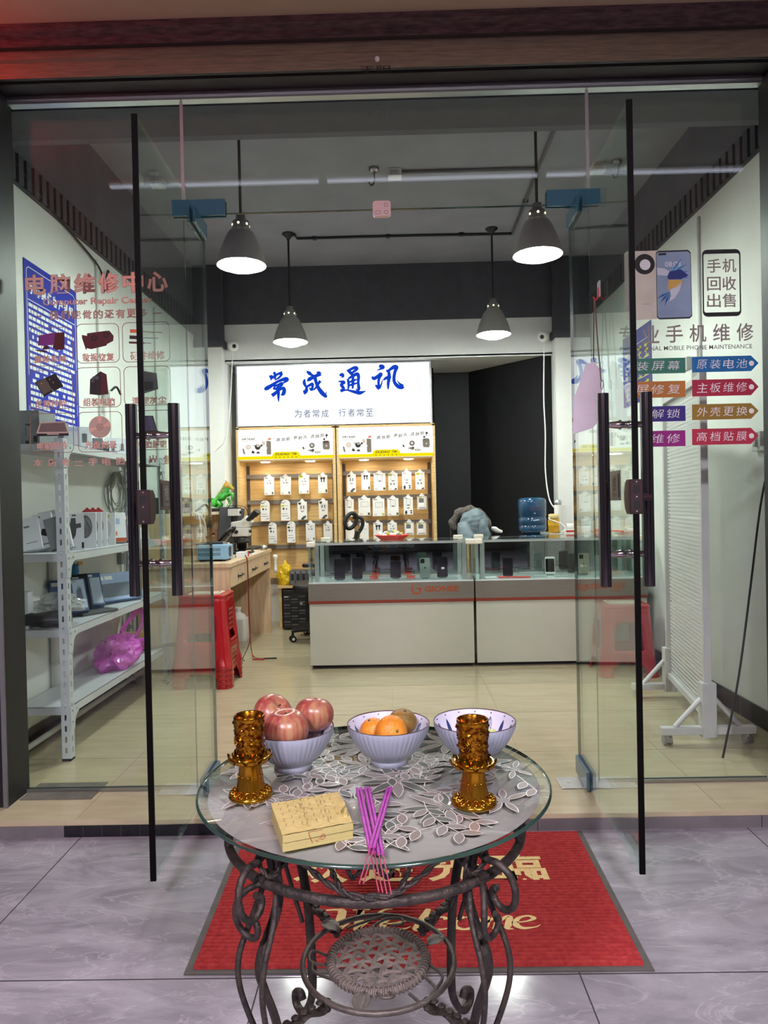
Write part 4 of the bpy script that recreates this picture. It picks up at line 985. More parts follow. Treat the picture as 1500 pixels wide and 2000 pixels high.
phone(1074, 1112, 5.12, .125, .07, M_phw, 'white framed phone, second in the right showcase', -.12, bez=1)
phone(1117, 1107, 5.2, .14, .074, M_phb, 'dark phone at the back, third in the right showcase', .1)
phone(1140, 1117, 5.09, .145, .074, M_pht, 'sand coloured phone seen from behind, fourth in the right showcase', -.12, face='apple')
# little red word signs
def word_sign(px, py, y, w_, label):
    p = spot(px, py, Y=y)
    t = thing('word_sign', label, 'sign', (p.x, y, DK), 'red word signs in the showcase')
    b = MB(); b.box((p.x-.032, y, DK), (p.x+.032, y+.012, DK+.008)); build('foot', b, M_acr, t)
    b = MB(); b.text(w_, (p.x-.03, y, DK+.008), X_*.06, Z_*.026, 0, .06); build('lettering', b, mat('red_acrylic', 'c93a22', .3), t, solid=.006)
word_sign(734, 1122, 5.24, 'Hot', 'small red Hot sign, back left beside the maroon phone')
word_sign(731, 1136, 4.99, 'Hot', 'small red Hot sign, front left beside the maroon phone')
word_sign(798, 1122, 5.24, 'New', 'small red New sign, back right beside the maroon phone')
word_sign(803, 1135, 4.99, 'New', 'small red New sign, front right beside the maroon phone')
# loose slips in the right showcase, film packets under glass
M_slip = mat('red_slip', 'd8453c', .6)
for i, (px, y, a, m, lb) in enumerate([(985, 5.0, .2, M_slip, 'red paper slip lying left of the black phone in the right showcase'), (1003, 4.99, -.15, M_slip, 'red paper slip lying before the black phone in the right showcase'), (1022, 4.97, .1, M_slip, 'red paper slip lying right of the black phone in the right showcase'),
                                       (958, 4.98, .4, M_paper, 'crumpled white slip at the left end of the right showcase'), (1055, 5.02, .0, mat('pale_packet', 'bccac8', .2), 'pale film packet flat in the middle of the right showcase'), (1095, 5.0, .1, mat('pale_packet', 'bccac8', .2), 'pale film packet flat right of the white phone')]):
    p = spot(px, 1120, Y=y); b = MB(); b.obox((p.x, y, DK+.002+.003), (.09, .05, .006), Rz(a)); tag(build('paper_slip' if i < 4 else 'film_packet', b, m, bevel=.001), lb, 'paper')
# acrylic risers
for (px, y, w_, lb) in ((770, 5.16, .30, 'clear acrylic riser in the middle of the left showcase'), (665, 5.16, .16, 'clear acrylic riser at the left of the left showcase'), (965, 5.18, .16, 'clear acrylic riser at the left of the right showcase'), (1040, 5.2, .2, 'clear acrylic riser behind the white phone')):
    p = spot(px, 1110, Y=y); x = p.x; b = MB()
    b.box((x-w_/2, y+.02, DK+.03), (x+w_/2, y+.10, DK+.034)); b.box((x-w_/2, y+.02, DK), (x-w_/2+.004, y+.10, DK+.03)); b.box((x+w_/2-.004, y+.02, DK), (x+w_/2, y+.10, DK+.03))
    tag(build('acrylic_riser', b, M_acr), lb, 'riser')
# red tray of sweets on the left showcase
tp = spot(766, 1054, Y=5.12); tx = tp.x
tr = thing('sweet_tray', 'shallow red plastic tray on top of the left showcase', 'tray', (tx, 5.12, .942))
b = MB(); b.lathe([(0, .0), (.085, 0), (.115, .03), (.125, .036), (.127, .033), (.117, .027), (.088, .003), (.0, .003)], (0, 0, 0), 0, 36, mod=lambda r, z, a, i: r*(1+.02*math.cos(18*a)*(r > .1)))
b.xf(Matrix.Diagonal((1., .72, 1., 1.))); build('dish', b, mat('orange_red_plastic', 'e8382a', .35), tr, local=True)
cols = ['e9e4dc', 'd9c24a', 'e8dfe6', '6f8f7a', 'f0d9dc', 'ddd6c4', 'c9b04a', 'efefef']
for i in range(26):
    a = random.uniform(0, 2*PI); r = .095*math.sqrt(random.random()); s = random.uniform(.012, .017)
    b = MB(); b.lathe([(.0, -1.7), (.5, -1.75), (.25, -1.05), (.85, -.7), (1, 0), (.85, .7), (.25, 1.05), (.5, 1.75), (0, 1.7)], (0, 0, 0), 0, 8)
    b.xf(T((tx+r*math.cos(a), 5.12+.7*r*math.sin(a), .942+.026+.018*random.random()+.018*(1-r/.1))) @ Rz(random.uniform(0, 6)) @ Ry(random.uniform(.6, 2.2)) @ Matrix.Diagonal((s, s, s*.8, 1)))
    o = build('wrapped_sweet', b, mat('sweet_wrap_%s' % cols[i % 8], cols[i % 8], .25)); tag(o, 'small sweet in a shiny twisted wrapper piled in the red tray', 'sweet', 'wrapped sweets in the red tray')

# ------------------------------------------------------------------ repair desk
DZ = .82
dk = thing('repair_desk', 'long pale wood repair desk with three drawers along the left wall', 'desk', (-1.45, 5.6, FZ))
b = MB(); b.box((-1.775, 4.79, DZ-.03), (-1.115, 6.39, DZ)); build('desktop', b, M_woodlight, dk, bevel=.002)
for y in (4.80, 6.355):
    b = MB(); b.box((-1.765, y, FZ), (-1.13, y+.03, DZ-.03)); build('end_panel', b, M_woodlight, dk)
b = MB(); b.box((-1.765, 4.83, FZ+.2), (-1.745, 6.355, DZ-.03)); build('back_board', b, M_woodlight, dk)
b = MB(); b.box((-1.15, 4.83, DZ-.172), (-1.132, 6.355, DZ-.03)); build('apron', b, M_woodlight, dk)
M_bh = mat('black_drawer_pull', '17181c', .3, .4)
for i in range(3):
    y0 = 4.835+.508*i; y1 = y0+.503
    b = MB(); b.box((-1.134, y0, DZ-.168), (-1.120, y1, DZ-.034)); d_ = build('drawer', b, M_woodlight, dk, bevel=.0015)
    ym = (y0+y1)/2
    b = MB(); b.tube(smooth_path([(-1.120, ym-.06, DZ-.11), (-1.103, ym-.055, DZ-.108), (-1.098, ym, DZ-.104), (-1.103, ym+.055, DZ-.108), (-1.120, ym+.06, DZ-.11)], 5), .006, 0, 8)
    for s_ in (-.06, .06): b.cyl((-1.121, ym+s_, DZ-.11), (-1.117, ym+s_, DZ-.11), .013, 0, 12)
    build('pull', b, M_bh, d_)
    b = MB(); b.cyl((-1.121, ym, DZ-.066), (-1.117, ym, DZ-.066), .009, 0, 12); build('lock', b, M_alu, d_)
# hutch on the desk against the wall
HZ = 1.165
ht = thing('desk_hutch', 'low pale wood hutch shelf standing on the repair desk against the wall', 'shelf', (-1.64, 5.6, DZ))
b = MB(); b.box((-1.775, 4.90, HZ-.022), (-1.50, 6.385, HZ)); build('top_board', b, mat('cream_shelf_board', 'd5cbb4', .5), ht)
for y in (4.90, 5.6, 6.36):
    b = MB(); b.box((-1.77, y, DZ), (-1.51, y+.022, HZ-.022)); build('side_panel', b, M_woodlight, ht)
b = MB(); b.box((-1.77, 4.925, DZ), (-1.75, 6.36, HZ-.022)); build('back_panel', b, mat('dark_brown_board', '3b2a22', .6), ht)
# green horse figure on a dark base, on the hutch
hx, hy = -1.525, 6.27
hs = thing('horse_figurine', 'translucent green rearing horse figurine with amber head on the hutch', 'figurine', (hx, hy, HZ))
b = MB(); b.box((hx-.10, hy-.06, HZ), (hx+.12, hy+.06, HZ+.014)); b.box((hx-.085, hy-.05, HZ+.014), (hx+.10, hy+.05, HZ+.03)); build('base', b, mat('dark_wood_base', '1d120e', .4), hs, bevel=.004)
M_jade = mat('green_jade', '1f7f24', .15, c2='46b336', scale=25, coat=.5); M_amber = mat('amber_jade', 'c98a3a', .15, c2='7fae3e', scale=18, coat=.5)
b = MB()
b.tube(smooth_path([(hx-.10, hy, HZ+.05), (hx-.085, hy, HZ+.10), (hx-.04, hy, HZ+.14), (hx+.02, hy, HZ+.17), (hx+.05, hy, HZ+.20)], 5), [.04+.012*math.sin(i*.6) for i in range(21)], 0, 12)
b.tube(smooth_path([(hx+.03, hy, HZ+.17), (hx+.05, hy, HZ+.22), (hx+.06, hy, HZ+.27)], 5), [.042-.0018*i for i in range(11)], 0, 12)
for s_ in (-1, 1):
    b.tube(smooth_path([(hx-.05, hy+.03*s_, HZ+.1), (hx-.015, hy+.035*s_, HZ+.07), (hx-.05, hy+.035*s_, HZ+.028)], 4), [.026-.0016*i for i in range(9)], 0, 8)
    b.tube(smooth_path([(hx+.05, hy+.028*s_, HZ+.17), (hx+.11, hy+.03*s_, HZ+.19), (hx+.118, hy+.03*s_, HZ+.13+.02*s_)], 4), [.02-.0012*i for i in range(9)], 0, 8)
b.tube(smooth_path([(hx-.09, hy, HZ+.12), (hx-.14, hy, HZ+.13), (hx-.14, hy, HZ+.07)], 4), [.022-.001*i for i in range(9)], 0, 8)
b.tube(smooth_path([(hx+.06, hy-.02, HZ+.04), (hx+.085, hy, HZ+.09), (hx+.06, hy+.01, HZ+.14)], 4), .016, 0, 8)
b.xf(T((hx, hy, HZ+.03)) @ Matrix.Diagonal((.8, .8, .8, 1)) @ T((-hx, -hy, -HZ-.03))); build('body', b, M_jade, hs)
b = MB()
b.tube(smooth_path([(hx+.035, hy, HZ+.255), (hx+.06, hy, HZ+.285), (hx+.10, hy, HZ+.26), (hx+.13, hy, HZ+.235)], 5), [.03, .032, .034, .036, .037, .036, .034, .031, .028, .026, .024, .022, .021, .020, .020, .016], 0, 10)
for s_ in (-1, 1): b.tube([(hx+.05, hy+.018*s_, HZ+.30), (hx+.048, hy+.022*s_, HZ+.34)], [.01, .002], 0, 6)
for i in range(7): b.tube([(hx+.05-.012*i, hy, HZ+.30-.02*i), (hx+.02-.016*i, hy, HZ+.285-.022*i)], [.014, .004], 0, 6)
b.xf(T((hx, hy, HZ+.03)) @ Matrix.Diagonal((.8, .8, .8, 1)) @ T((-hx, -hy, -HZ-.03))); build('head', b, M_amber, hs)
b = MB(); b.box((-1.545, 5.55, HZ), (-1.505, 5.72, HZ+.075)); tag(build('paper_packet', b, M_paper, bevel=.003), 'white paper packet on the hutch in front of the green horse', 'packet')
# dark printer case on hutch, near end
b = MB(); b.box((-1.74, 4.98, HZ), (-1.53, 5.36, HZ+.115)); tag(build('black_case', b, mat('dark_grey_case', '2b2d30', .5), bevel=.008), 'dark grey equipment case on the near end of the hutch', 'case')
# monitor, tilted
mn = thing('monitor', 'dark grey screen seen from its side behind the microscope', 'monitor', (-1.40, 6.05, DZ))
b = MB(); b.obox((-1.40, 6.05, DZ+.23), (.21, .03, .30), Rz(.25) @ Ry(.10)); build('panel', b, mat('graphite_panel', '3a3c40', .35), mn, bevel=.006)
b = MB(); b.obox((-1.40, 6.1, DZ+.06), (.05, .02, .12), Rz(.25)); b.obox((-1.40, 6.1, DZ+.006), (.16, .13, .012), Rz(.25)); build('foot', b, M_blackplastic, mn)
b = MB(); b.obox((-1.385, 6.027, DZ+.2), (.03, .004, .03), Rz(.25)); build('sticker', b, M_paper, mn)
# stereo microscope
mx_, my_ = -1.255, 5.75
ms_ = thing('microscope', 'white and black stereo microscope with angled eyepieces on the desk', 'microscope', (mx_, my_, DZ))
M_mw = mat('ivory_enamel', 'dedcd2', .3, coat=.3)
b = MB(); b.poly(rr(.20, .16, .02), (mx_, my_, DZ), X_, Y_, 0, .02); build('base', b, M_blackplastic, ms_, bevel=.003)
b = MB(); b.cyl((mx_-.06, my_+.02, DZ+.02), (mx_-.06, my_+.02, DZ+.36), .013, 0, 14); build('column', b, M_chrome, ms_)
b = MB(); b.lathe([(0, .02), (.03, .02), (.032, .03), (.03, .05), (.04, .052), (.04, .10), (.062, .102), (.066, .115), (.062, .13), (.048, .134), (.05, .15), (.045, .165), (0, .165)], (mx_+.01, my_, DZ), 0, 24); build('objective', b, M_blackplastic, ms_)
b = MB(); b.box((mx_-.06, my_-.06, DZ+.165), (mx_+.075, my_+.06, DZ+.245)); b.poly([(-.065, .245), (.075, .245), (.085, .28), (.03, .315), (-.065, .30)], (mx_, my_+.055, DZ), X_, Z_, 0, -.11, Y_); build('head', b, M_mw, ms_, bevel=.008)
b = MB(); b.cyl((mx_+.02, my_-.01, DZ+.265), (mx_+.085, my_-.035, DZ+.325), .042, 0, 20); build('tube_collar', b, M_mw, ms_)
for s_ in (-1, 1):
    b = MB(); b.cyl((mx_+.075, my_-.03+.028*s_, DZ+.315), (mx_+.125, my_-.05+.028*s_, DZ+.365), .02, 0, 14); b.cyl((mx_+.118, my_-.047+.028*s_, DZ+.358), (mx_+.158, my_-.063+.028*s_, DZ+.397), .026, 0, 14); build('eyepiece', b, M_blackplastic, ms_)
b = MB(); b.cyl((mx_-.045, my_, DZ+.30), (mx_-.045, my_, DZ+.355), .03, 0, 16); build('camera_adapter', b, M_blackplastic, ms_)
b = MB(); b.box((mx_-.09, my_-.045, DZ+.355), (mx_+.0, my_+.045, DZ+.43)); b2 = build('camera_box', b, M_mw, ms_, bevel=.006)
b = MB(); b.box((mx_-.091, my_-.046, DZ+.425), (mx_+.001, my_+.046, DZ+.437)); b.box((mx_-.091, my_-.046, DZ+.348), (mx_+.001, my_+.046, DZ+.358)); b.cyl((mx_+.0, my_-.01, DZ+.39), (mx_+.02, my_-.01, DZ+.39), .014, 0, 12); build('camera_trim', b, M_blackplastic, b2)
b = MB(); b.cyl((mx_-.02, my_-.065, DZ+.21), (mx_-.02, my_-.085, DZ+.21), .018, 0, 14); b.cyl((mx_+.078, my_-.02, DZ+.21), (mx_+.095, my_-.02, DZ+.21), .014, 0, 14); build('focus_knob', b, M_blackplastic, ms_)
for c_ in [o for o in COL.objects if o.parent in (ms_, b2)]:
    for v in c_.data.vertices: v.co.z *= .87
# hot air station, blue
bx0, bx1, by = -1.40, -1.185, 5.05
st_ = thing('hot_air_station', 'pale blue vented hot air station at the near end of the desk', 'tool', ((bx0+bx1)/2, by, DZ))
b = MB(); b.box((bx0, by-.07, DZ+.012), (bx1, by+.12, DZ+.115)); k = build('casing', b, mat('pale_blue_enamel', '86aecb', .4), st_, bevel=.006)
b = MB()
for r_ in (0, 1):
    for i in range(14): b.box((bx0+.012+.0115*i, by-.0708, DZ+.04+.032*r_), (bx0+.0165+.0115*i, by-.0695, DZ+.062+.032*r_))
build('vent_slots', b, M_ink, k)
b = MB(); b.poly(rr(.06, .07, .01), (bx1+.0005, by+.02, DZ+.065), Y_, Z_, 0, .003); build('control_panel', b, M_blackplastic, st_)
for u in (bx0+.03, bx1-.03):
    b = MB(); b.box((u-.015, by-.06, DZ), (u+.015, by+.11, DZ+.012)); build('foot', b, M_rubber, st_)
b = MB(); b.tube(smooth_path([(bx0-.02, by+.0, DZ+.122), (bx0+.08, by, DZ+.128), (bx1-.05, by+.02, DZ+.128)], 4), .010, 0, 10); b.tube([(bx1-.05, by+.02, DZ+.128), (bx1-.03, by+.02, DZ+.128)], .007, 1, 10)
tag(build('hot_air_handpiece', b, [M_blackplastic, M_alu]), 'black hot air handpiece lying on the blue station', 'tool')
# black tilted holder / lamp on the desk
b = MB(); b.tube(smooth_path([(-1.40, 5.45, DZ+.06), (-1.33, 5.43, DZ+.12), (-1.25, 5.4, DZ+.2), (-1.215, 5.39, DZ+.235)], 5), [(.012, .03), (.018, .04), (.022, .048), (.024, .05), (.026, .052), (.028, .055), (.028, .055), (.028, .055), (.028, .055), (.027, .052), (.026, .05), (.024, .048), (.02, .045), (.018, .04), (.014, .032), (.006, .015)], 0, 12, flat=(-.7, 0, .7))
b.cyl((-1.40, 5.45, DZ), (-1.385, 5.445, DZ+.085), .03, 0, 14)
tag(build('desk_lamp', b, mat('glossy_black', '0c0c0e', .12, coat=.5)), 'glossy black desk lamp tilted before the microscope', 'lamp')
b = MB()
for i in range(3): b.cyl((-1.43+.02*i, 5.36, DZ+.155+.012*i), (-1.40+.02*i, 5.35, DZ+.165+.012*i), .012, i % 2, 12)
b.cyl((-1.41, 5.36, DZ), (-1.41, 5.36, DZ+.155), .006, 1, 8)
tag(build('clamp_holder', b, [mat('wine_red_plastic', '5d1d1c', .35), M_chrome]), 'wine red clamp holder on a chrome rod by the desk lamp', 'tool')
def wire(name, pts, r, m, label, cat='cable', parent=None):
    b = MB(); b.tube(smooth_path(pts, 7), r, 0, 6); o = build(name, b, m, parent)
    return tag(o, label, cat) if parent is None else o
wire('white_cable', [(-1.52, 5.3, HZ+.005), (-1.47, 5.3, HZ-.02), (-1.455, 5.3, 1.02), (-1.46, 5.28, .90), (-1.44, 5.26, DZ+.006)], .006, M_whiteplastic, 'white cable drooping from the hutch to the desk, left of the dark screen')
wire('white_cable', [(-1.50, 5.38, HZ+.005), (-1.45, 5.36, HZ-.05), (-1.43, 5.36, 1.0), (-1.445, 5.34, .88), (-1.40, 5.33, DZ+.006)], .006, M_whiteplastic, 'second white cable drooping from the hutch, nearer the dark screen')
wire('black_cable', [(-1.54, 5.48, HZ+.01), (-1.46, 5.46, HZ+.06), (-1.43, 5.46, HZ-.0), (-1.44, 5.46, 1.05)], .009, M_rubber, 'thick black cable looping over the hutch edge')
wire('thin_black_cable', [(-1.50, 6.16, HZ+.02), (-1.40, 6.16, HZ+.05), (-1.30, 6.18, HZ+.03), (-1.27, 6.22, HZ-.08)], .003, M_rubber, 'thin black cable arching between horse base and microscope')
wire('black_cable', [(-1.2, 5.95, DZ+.012), (-1.24, 6.2, DZ+.012), (-1.17, 6.4, DZ+.02), (-1.2, 6.3, DZ+.012), (-1.3, 6.15, DZ+.012)], .008, M_rubber, 'black cable heaped on the far end of the desk')
b = MB(); b.box((-1.19, 5.28, DZ), (-1.125, 5.40, DZ+.042)); b.box((-1.15, 5.40, DZ), (-1.122, 5.43, DZ+.042), 1); tag(build('tape_box', b, [M_paper, mat('box_red', 'b3242a', .5)], bevel=.002), 'white box with red end by the blue station', 'box')
for i, (x, y, a, lb) in enumerate([(-1.2, 5.55, .2, 'white paper slip on the desk nearest the red-ended box'), (-1.17, 5.72, -.3, 'white paper slip on the desk below the microscope'), (-1.2, 6.0, .5, 'white paper slip at the far end of the desk')]):
    b = MB(); b.obox((x, y, DZ+.004), (.10, .13, .004), Rz(a) @ Ry(.04)); tag(build('paper_slip', b, M_paper), lb, 'paper')
b = MB(); b.lathe([(0, 0), (.032, 0), (.034, .02), (.03, .04), (.0, .043)], (-1.15, 6.2, DZ), 0, 18); tag(build('solder_reel', b, M_alu), 'shiny metal solder reel at the far end of the desk', 'reel')
b = MB(); b.lathe([(0, 0), (.022, 0), (.024, .05), (.010, .075), (.010, .10), (0, .1)], (-1.36, 5.6, DZ), 0, 16); tag(build('glass_dropper', b, M_acr), 'small clear glass dropper bottle in front of the dark screen', 'bottle')
b = MB(); b.lathe([(0, 0), (.016, 0), (.017, .03), (.012, .05), (.010, .09), (.014, .12), (.022, .14), (.02, .16), (0, .165)], (0, 0, 0), 0, 16); b.xf(T((-1.085, 6.40, .60)))
tag(build('soldering_iron_holder', b, M_whiteplastic), 'white holder hanging off the far end of the desk', 'holder')
# test leads hanging off the desk
tlz = FZ
ld = thing('test_leads', 'red and black meter leads dangling from the desk to the floor', 'cable', (-1.06, 5.28, FZ))
b = MB(); b.tube(smooth_path([(-1.2, 5.30, DZ+.008), (-1.12, 5.29, DZ+.012), (-1.108, 5.285, .70), (-1.105, 5.28, .40), (-1.09, 5.27, .16), (-1.07, 5.24, FZ+.006)], 7), .0028, 0, 6); b.tube([(-1.075, 5.245, FZ+.007), (-.985, 5.235, FZ+.007)], .0055, 0, 8); build('red_lead', b, mat('red_lead_rubber', 'a8261f', .5), ld)
b = MB(); b.tube(smooth_path([(-1.2, 5.31, DZ+.012), (-1.118, 5.295, DZ+.013), (-1.103, 5.29, .70), (-1.102, 5.285, .40), (-1.10, 5.28, .2), (-1.15, 5.25, FZ+.01), (-1.13, 5.22, FZ+.006)], 7), .0028, 0, 6); b.tube([(-.995, 5.26, FZ+.007), (-.9, 5.27, FZ+.007)], .0055, 0, 8); b.tube(smooth_path([(-1.103, 5.29, .45), (-1.09, 5.27, .15), (-1.06, 5.25, FZ+.02), (-.99, 5.26, FZ+.007)], 6), .0028, 0, 6); build('black_lead', b, M_rubber, ld)
# white jug under the desk
b = MB(); b.poly(rr(.16, .16, .03, 4), (-1.36, 6.05, FZ), X_, Y_, 0, .19); b.lathe([(.075, .19), (.06, .22), (.025, .24), (.025, .265), (.03, .265), (.03, .285), (0, .285)], (-1.36, 6.05, FZ), 0, 18); tag(build('plastic_jug', b, M_whiteplastic, bevel=.006), 'white plastic jug on the floor under the repair desk', 'jug')

# ------------------------------------------------------------------ things right of the desk: low bench, tower, office chair
lb_ = thing('low_bench', 'low dark bench under the display cabinets', 'bench', (-.9, 6.7, FZ))
b = MB(); b.box((-1.09, 6.53, .44), (.38, 6.93, .465)); build('bench_top', b, M_wood, lb_)
for x in (-1.085, .35):
    b = MB(); b.box((x, 6.56, FZ), (x+.025, 6.92, .44)); build('side_panel', b, M_wood, lb_)
b = MB(); b.box((-1.06, 6.9, FZ), (.35, 6.915, .44)); build('back_panel', b, M_darker, lb_)
tw = thing('computer_tower', 'black computer tower with open mesh front under the low bench', 'computer', (-.93, 6.66, FZ))
b = MB(); b.box((-1.04, 6.50, FZ+.012), (-.80, 6.88, .425)); build('casing', b, M_blackplastic, tw, bevel=.004)
b = MB()
for i in range(11):
    for j in range(3): b.box((-1.03+.07*j, 6.4985, .10+.026*i), (-.975+.07*j, 6.5, .112+.026*i), (i+j) % 3)
build('front_detail', b, [M_darker, mat('tower_grey', '55585c', .4), M_ink], tw)
b = MB(); b.cyl((-.87, 6.5, .30), (-.87, 6.495, .30), .012, 0, 12); build('power_button', b, M_alu, tw)
b = MB(); b.box((-.89, 6.497, .385), (-.875, 6.5, .41)); b.box((-1.03, 6.497, .36), (-.99, 6.5, .366)); build('front_label', b, M_paper, tw)
for x in (-1.02, -.82):
    b = MB(); b.box((x-.015, 6.52, FZ), (x+.015, 6.86, FZ+.013)); build('foot', b, M_rubber, tw)
db = thing('drive_rack', 'grey rack of six drive slots on the low bench', 'drive rack', (-.83, 6.62, .465))
b = MB(); b.box((-.98, 6.54, .465), (-.66, 6.72, .60)); build('casing', b, mat('rack_grey', '4d4f52', .4, .3), db, bevel=.003)
for i in range(6):
    b = MB(); b.box((-.972+.052*i, 6.532, .472), (-.932+.052*i, 6.54, .594), 0); b.box((-.966+.052*i, 6.5305, .51), (-.938+.052*i, 6.532, .57), 1); b.box((-.966+.052*i, 6.5305, .58), (-.938+.052*i, 6.532, .588), 2); build('drive_tray', b, [mat('tray_grey', '6d6f70', .4), M_ink, M_alu], db)
def crumple(name, c, size, m, label, cat, seed, amp=.35, sub=3, rough=2.2, flat=.0):
    bm_ = __import__('bmesh').new(); __import__('bmesh').ops.create_icosphere(bm_, subdivisions=sub+1, radius=1.0)
    b = MB(); off = V((seed*3.1, seed*1.7, seed*.9)); vs = []
    for v in bm_.verts:
        p = v.co.copy(); n_ = noise.noise(p*rough+off); n2 = noise.noise(p*rough*2.6+off); 
        q = p*(1+amp*n_-amp*.6*abs(n2)); q.z = max(q.z, -.62)
        vs.append((c[0]+q.x*size[0], c[1]+q.y*size[1], c[2]+(q.z+.62)*size[2]/1.62))
    fs = [tuple(v.index for v in f_.verts) for f_ in bm_.faces]; bm_.free()
    b.add(vs, fs, 0, False)
    o = build(name, b, m)
    return tag(o, label, cat) if label else o
crumple('plastic_bag', (-1.035, 6.60, .466), (.065, .06, .21), mat('yellow_film', 'd7b21c', .3, coat=.4), 'crumpled yellow plastic bag on the low bench by the desk', 'bag', 4, .3)
# office chair, turned toward the desk
cx, cy = -.60, 6.02
oc = thing('office_chair', 'black reclining office chair with ring headrest behind the left showcase', 'chair', (cx, cy, FZ))
M_chair = mat('black_chair_mesh', '131417', .6); 
b = MB(); b.poly(rr(.48, .46, .1, 5), (cx-.02, cy, .47), X_, Y_, 0, .075); build('seat', b, M_chair, oc, bevel=.02)
b = MB(); b.cyl((cx, cy, .16), (cx, cy, .47), .028, 0, 14); build('gas_column', b, M_blackplastic, oc)
for i in range(5):
    a = 2*PI*i/5+PI*1.12; e = V((cx+.29*math.cos(a), cy+.29*math.sin(a), FZ+.075))
    b = MB(); b.tube([(cx, cy, .17), e+V((0, 0, .02))], [(.03, .03), (.018, .02)], 0, 8); l_ = build('base_arm', b, M_blackplastic, oc)
    b = MB(); ax = V((-math.sin(a), math.cos(a), 0))
    for w in (-.018, .018): b.cyl(e+ax*(w-.008)+V((0, 0, -.047)), e+ax*(w+.008)+V((0, 0, -.047)), .0275, 0, 16); b.cyl(e+ax*(w-.0085)+V((0, 0, -.047)), e+ax*(w+.0085)+V((0, 0, -.047)), .012, 1, 12)
    b.cyl(e+V((0, 0, -.04)), e+V((0, 0, .02)), .01, 0, 8); build('castor', b, [M_rubber, M_whiteplastic], l_)
b = MB(); b.tube(smooth_path([(cx+.2, cy, .50), (cx+.26, cy, .62), (cx+.255, cy, .80), (cx+.29, cy, .98)], 5), [(.03, .2)]*4+[(.028, .22)]*4+[(.026, .22)]*4+[(.022, .18)]*4, 0, 14, flat=(1, 0, 0)); build('backrest', b, M_chair, oc)
b = MB(); b.tube(smooth_path([(cx+.29, cy, .95), (cx+.33, cy, 1.02), (cx+.325, cy, 1.085), (cx+.25, cy, 1.095)], 5), .016, 0, 10); build('headrest_bracket', b, M_blackplastic, oc)
b = MB(); b.tube([(cx+.235+.045*math.cos(t)+.015*math.sin(t), cy-.05+.03*math.cos(t), 1.065+.065*math.sin(t)) for t in [2*PI*i/22 for i in range(22)]], .017, 0, 10, True); build('headrest', b, M_chair, oc)
for s_ in (-1, 1):
    b = MB(); b.tube(smooth_path([(cx+.08, cy+.25*s_, .50), (cx+.06, cy+.27*s_, .60), (cx+.04, cy+.27*s_, .70)], 4), .02, 0, 10); k = build('arm_post', b, M_blackplastic, oc)
    b = MB(); b.poly(rr(.27, .085, .035, 4), (cx-.02, cy+.27*s_, .70), X_, Y_, 0, .03); build('arm_pad', b, M_chair, k, bevel=.008)
    b = MB(); b.cyl((cx+.03, cy+.285*s_, .59), (cx+.03, cy+.305*s_, .59), .035, 0, 18); build('arm_button', b, M_whiteplastic, k)

# jacket over a chair back behind the showcases
jx, jy = .665, 6.0
ch = thing('backrest_chair', 'dark chair under the grey blue jacket behind the right showcase', 'chair', (jx, jy, FZ))
b = MB(); b.poly(rr(.42, .40, .08, 4), (jx, jy-.1, .46), X_, Y_, 0, .06); build('seat', b, M_chair, ch, bevel=.015)
b = MB(); b.poly(rr(.36, .58, .1, 4, 0, .29), (jx, jy+.1, .50), X_, Z_, 0, .04, Y_); build('backrest', b, M_chair, ch, bevel=.01)
for sx_ in (-1, 1):
    for sy_ in (-1, 1):
        b = MB(); b.cyl((jx+.17*sx_, jy-.1+.16*sy_, .46), (jx+.19*sx_, jy-.1+.19*sy_, FZ), .014, 0, 10); build('leg', b, M_blackplastic, ch)
jk = thing('jacket', 'grey blue padded jacket with fur hood hanging behind the right showcase', 'jacket', (jx, jy+.06, .75))
M_jk = mat('grey_blue_quilt', '66757c', .55, c2='74838b', scale=20, bump=.3, bscale=30)
def blob(name, pts, m, parent, seed, amp=.02, n=16, fl=None):
    """soft body swept along pts (x, y, z, rx, ry)"""
    P = smooth_path([V(p[:3]) for p in pts], 6); Rr = smooth_path([V((p[3], p[4], 0)) for p in pts], 6); b = MB()
    b.tube(P, [(max(r.x, .004), max(r.y, .004)) for r in Rr], 0, n, flat=fl)
    for i, p in enumerate(b.v):
        d_ = noise.noise(p*16+V((seed, 0, 0)))+.5*noise.noise(p*38+V((0, seed, 0))); c0 = P[min(i//n, len(P)-1)]
        q = p-c0; b.v[i] = p+(q.normalized()*d_*amp if q.length > 1e-5 else q)
    return build(name, b, m, parent)
blob('body', [(jx-.0, jy-.02, .74, .13, .10), (jx-.0, jy-.01, .86, .125, .11), (jx+.01, jy, .95, .115, .10), (jx+.012, jy, 1.02, .112, .10), (jx+.005, jy, 1.08, .10, .09), (jx-.0, jy, 1.125, .065, .055), (jx-.005, jy, 1.14, .01, .01)], M_jk, jk, 3, .028, 24, (1, 0, 0))
blob('sleeve', [(jx-.08, jy-.05, 1.02, .05, .06), (jx-.075, jy-.08, .96, .065, .06), (jx-.05, jy-.09, .90, .08, .07), (jx+.02, jy-.08, .80, .07, .06)], M_jk, jk, 9, .012, 14)
blob('sleeve', [(jx+.05, jy-.06, 1.06, .04, .04), (jx+.07, jy-.07, 1.0, .05, .05), (jx+.085, jy-.07, .93, .055, .05), (jx+.11, jy-.06, .88, .05, .045)], M_jk, jk, 5, .012, 14)
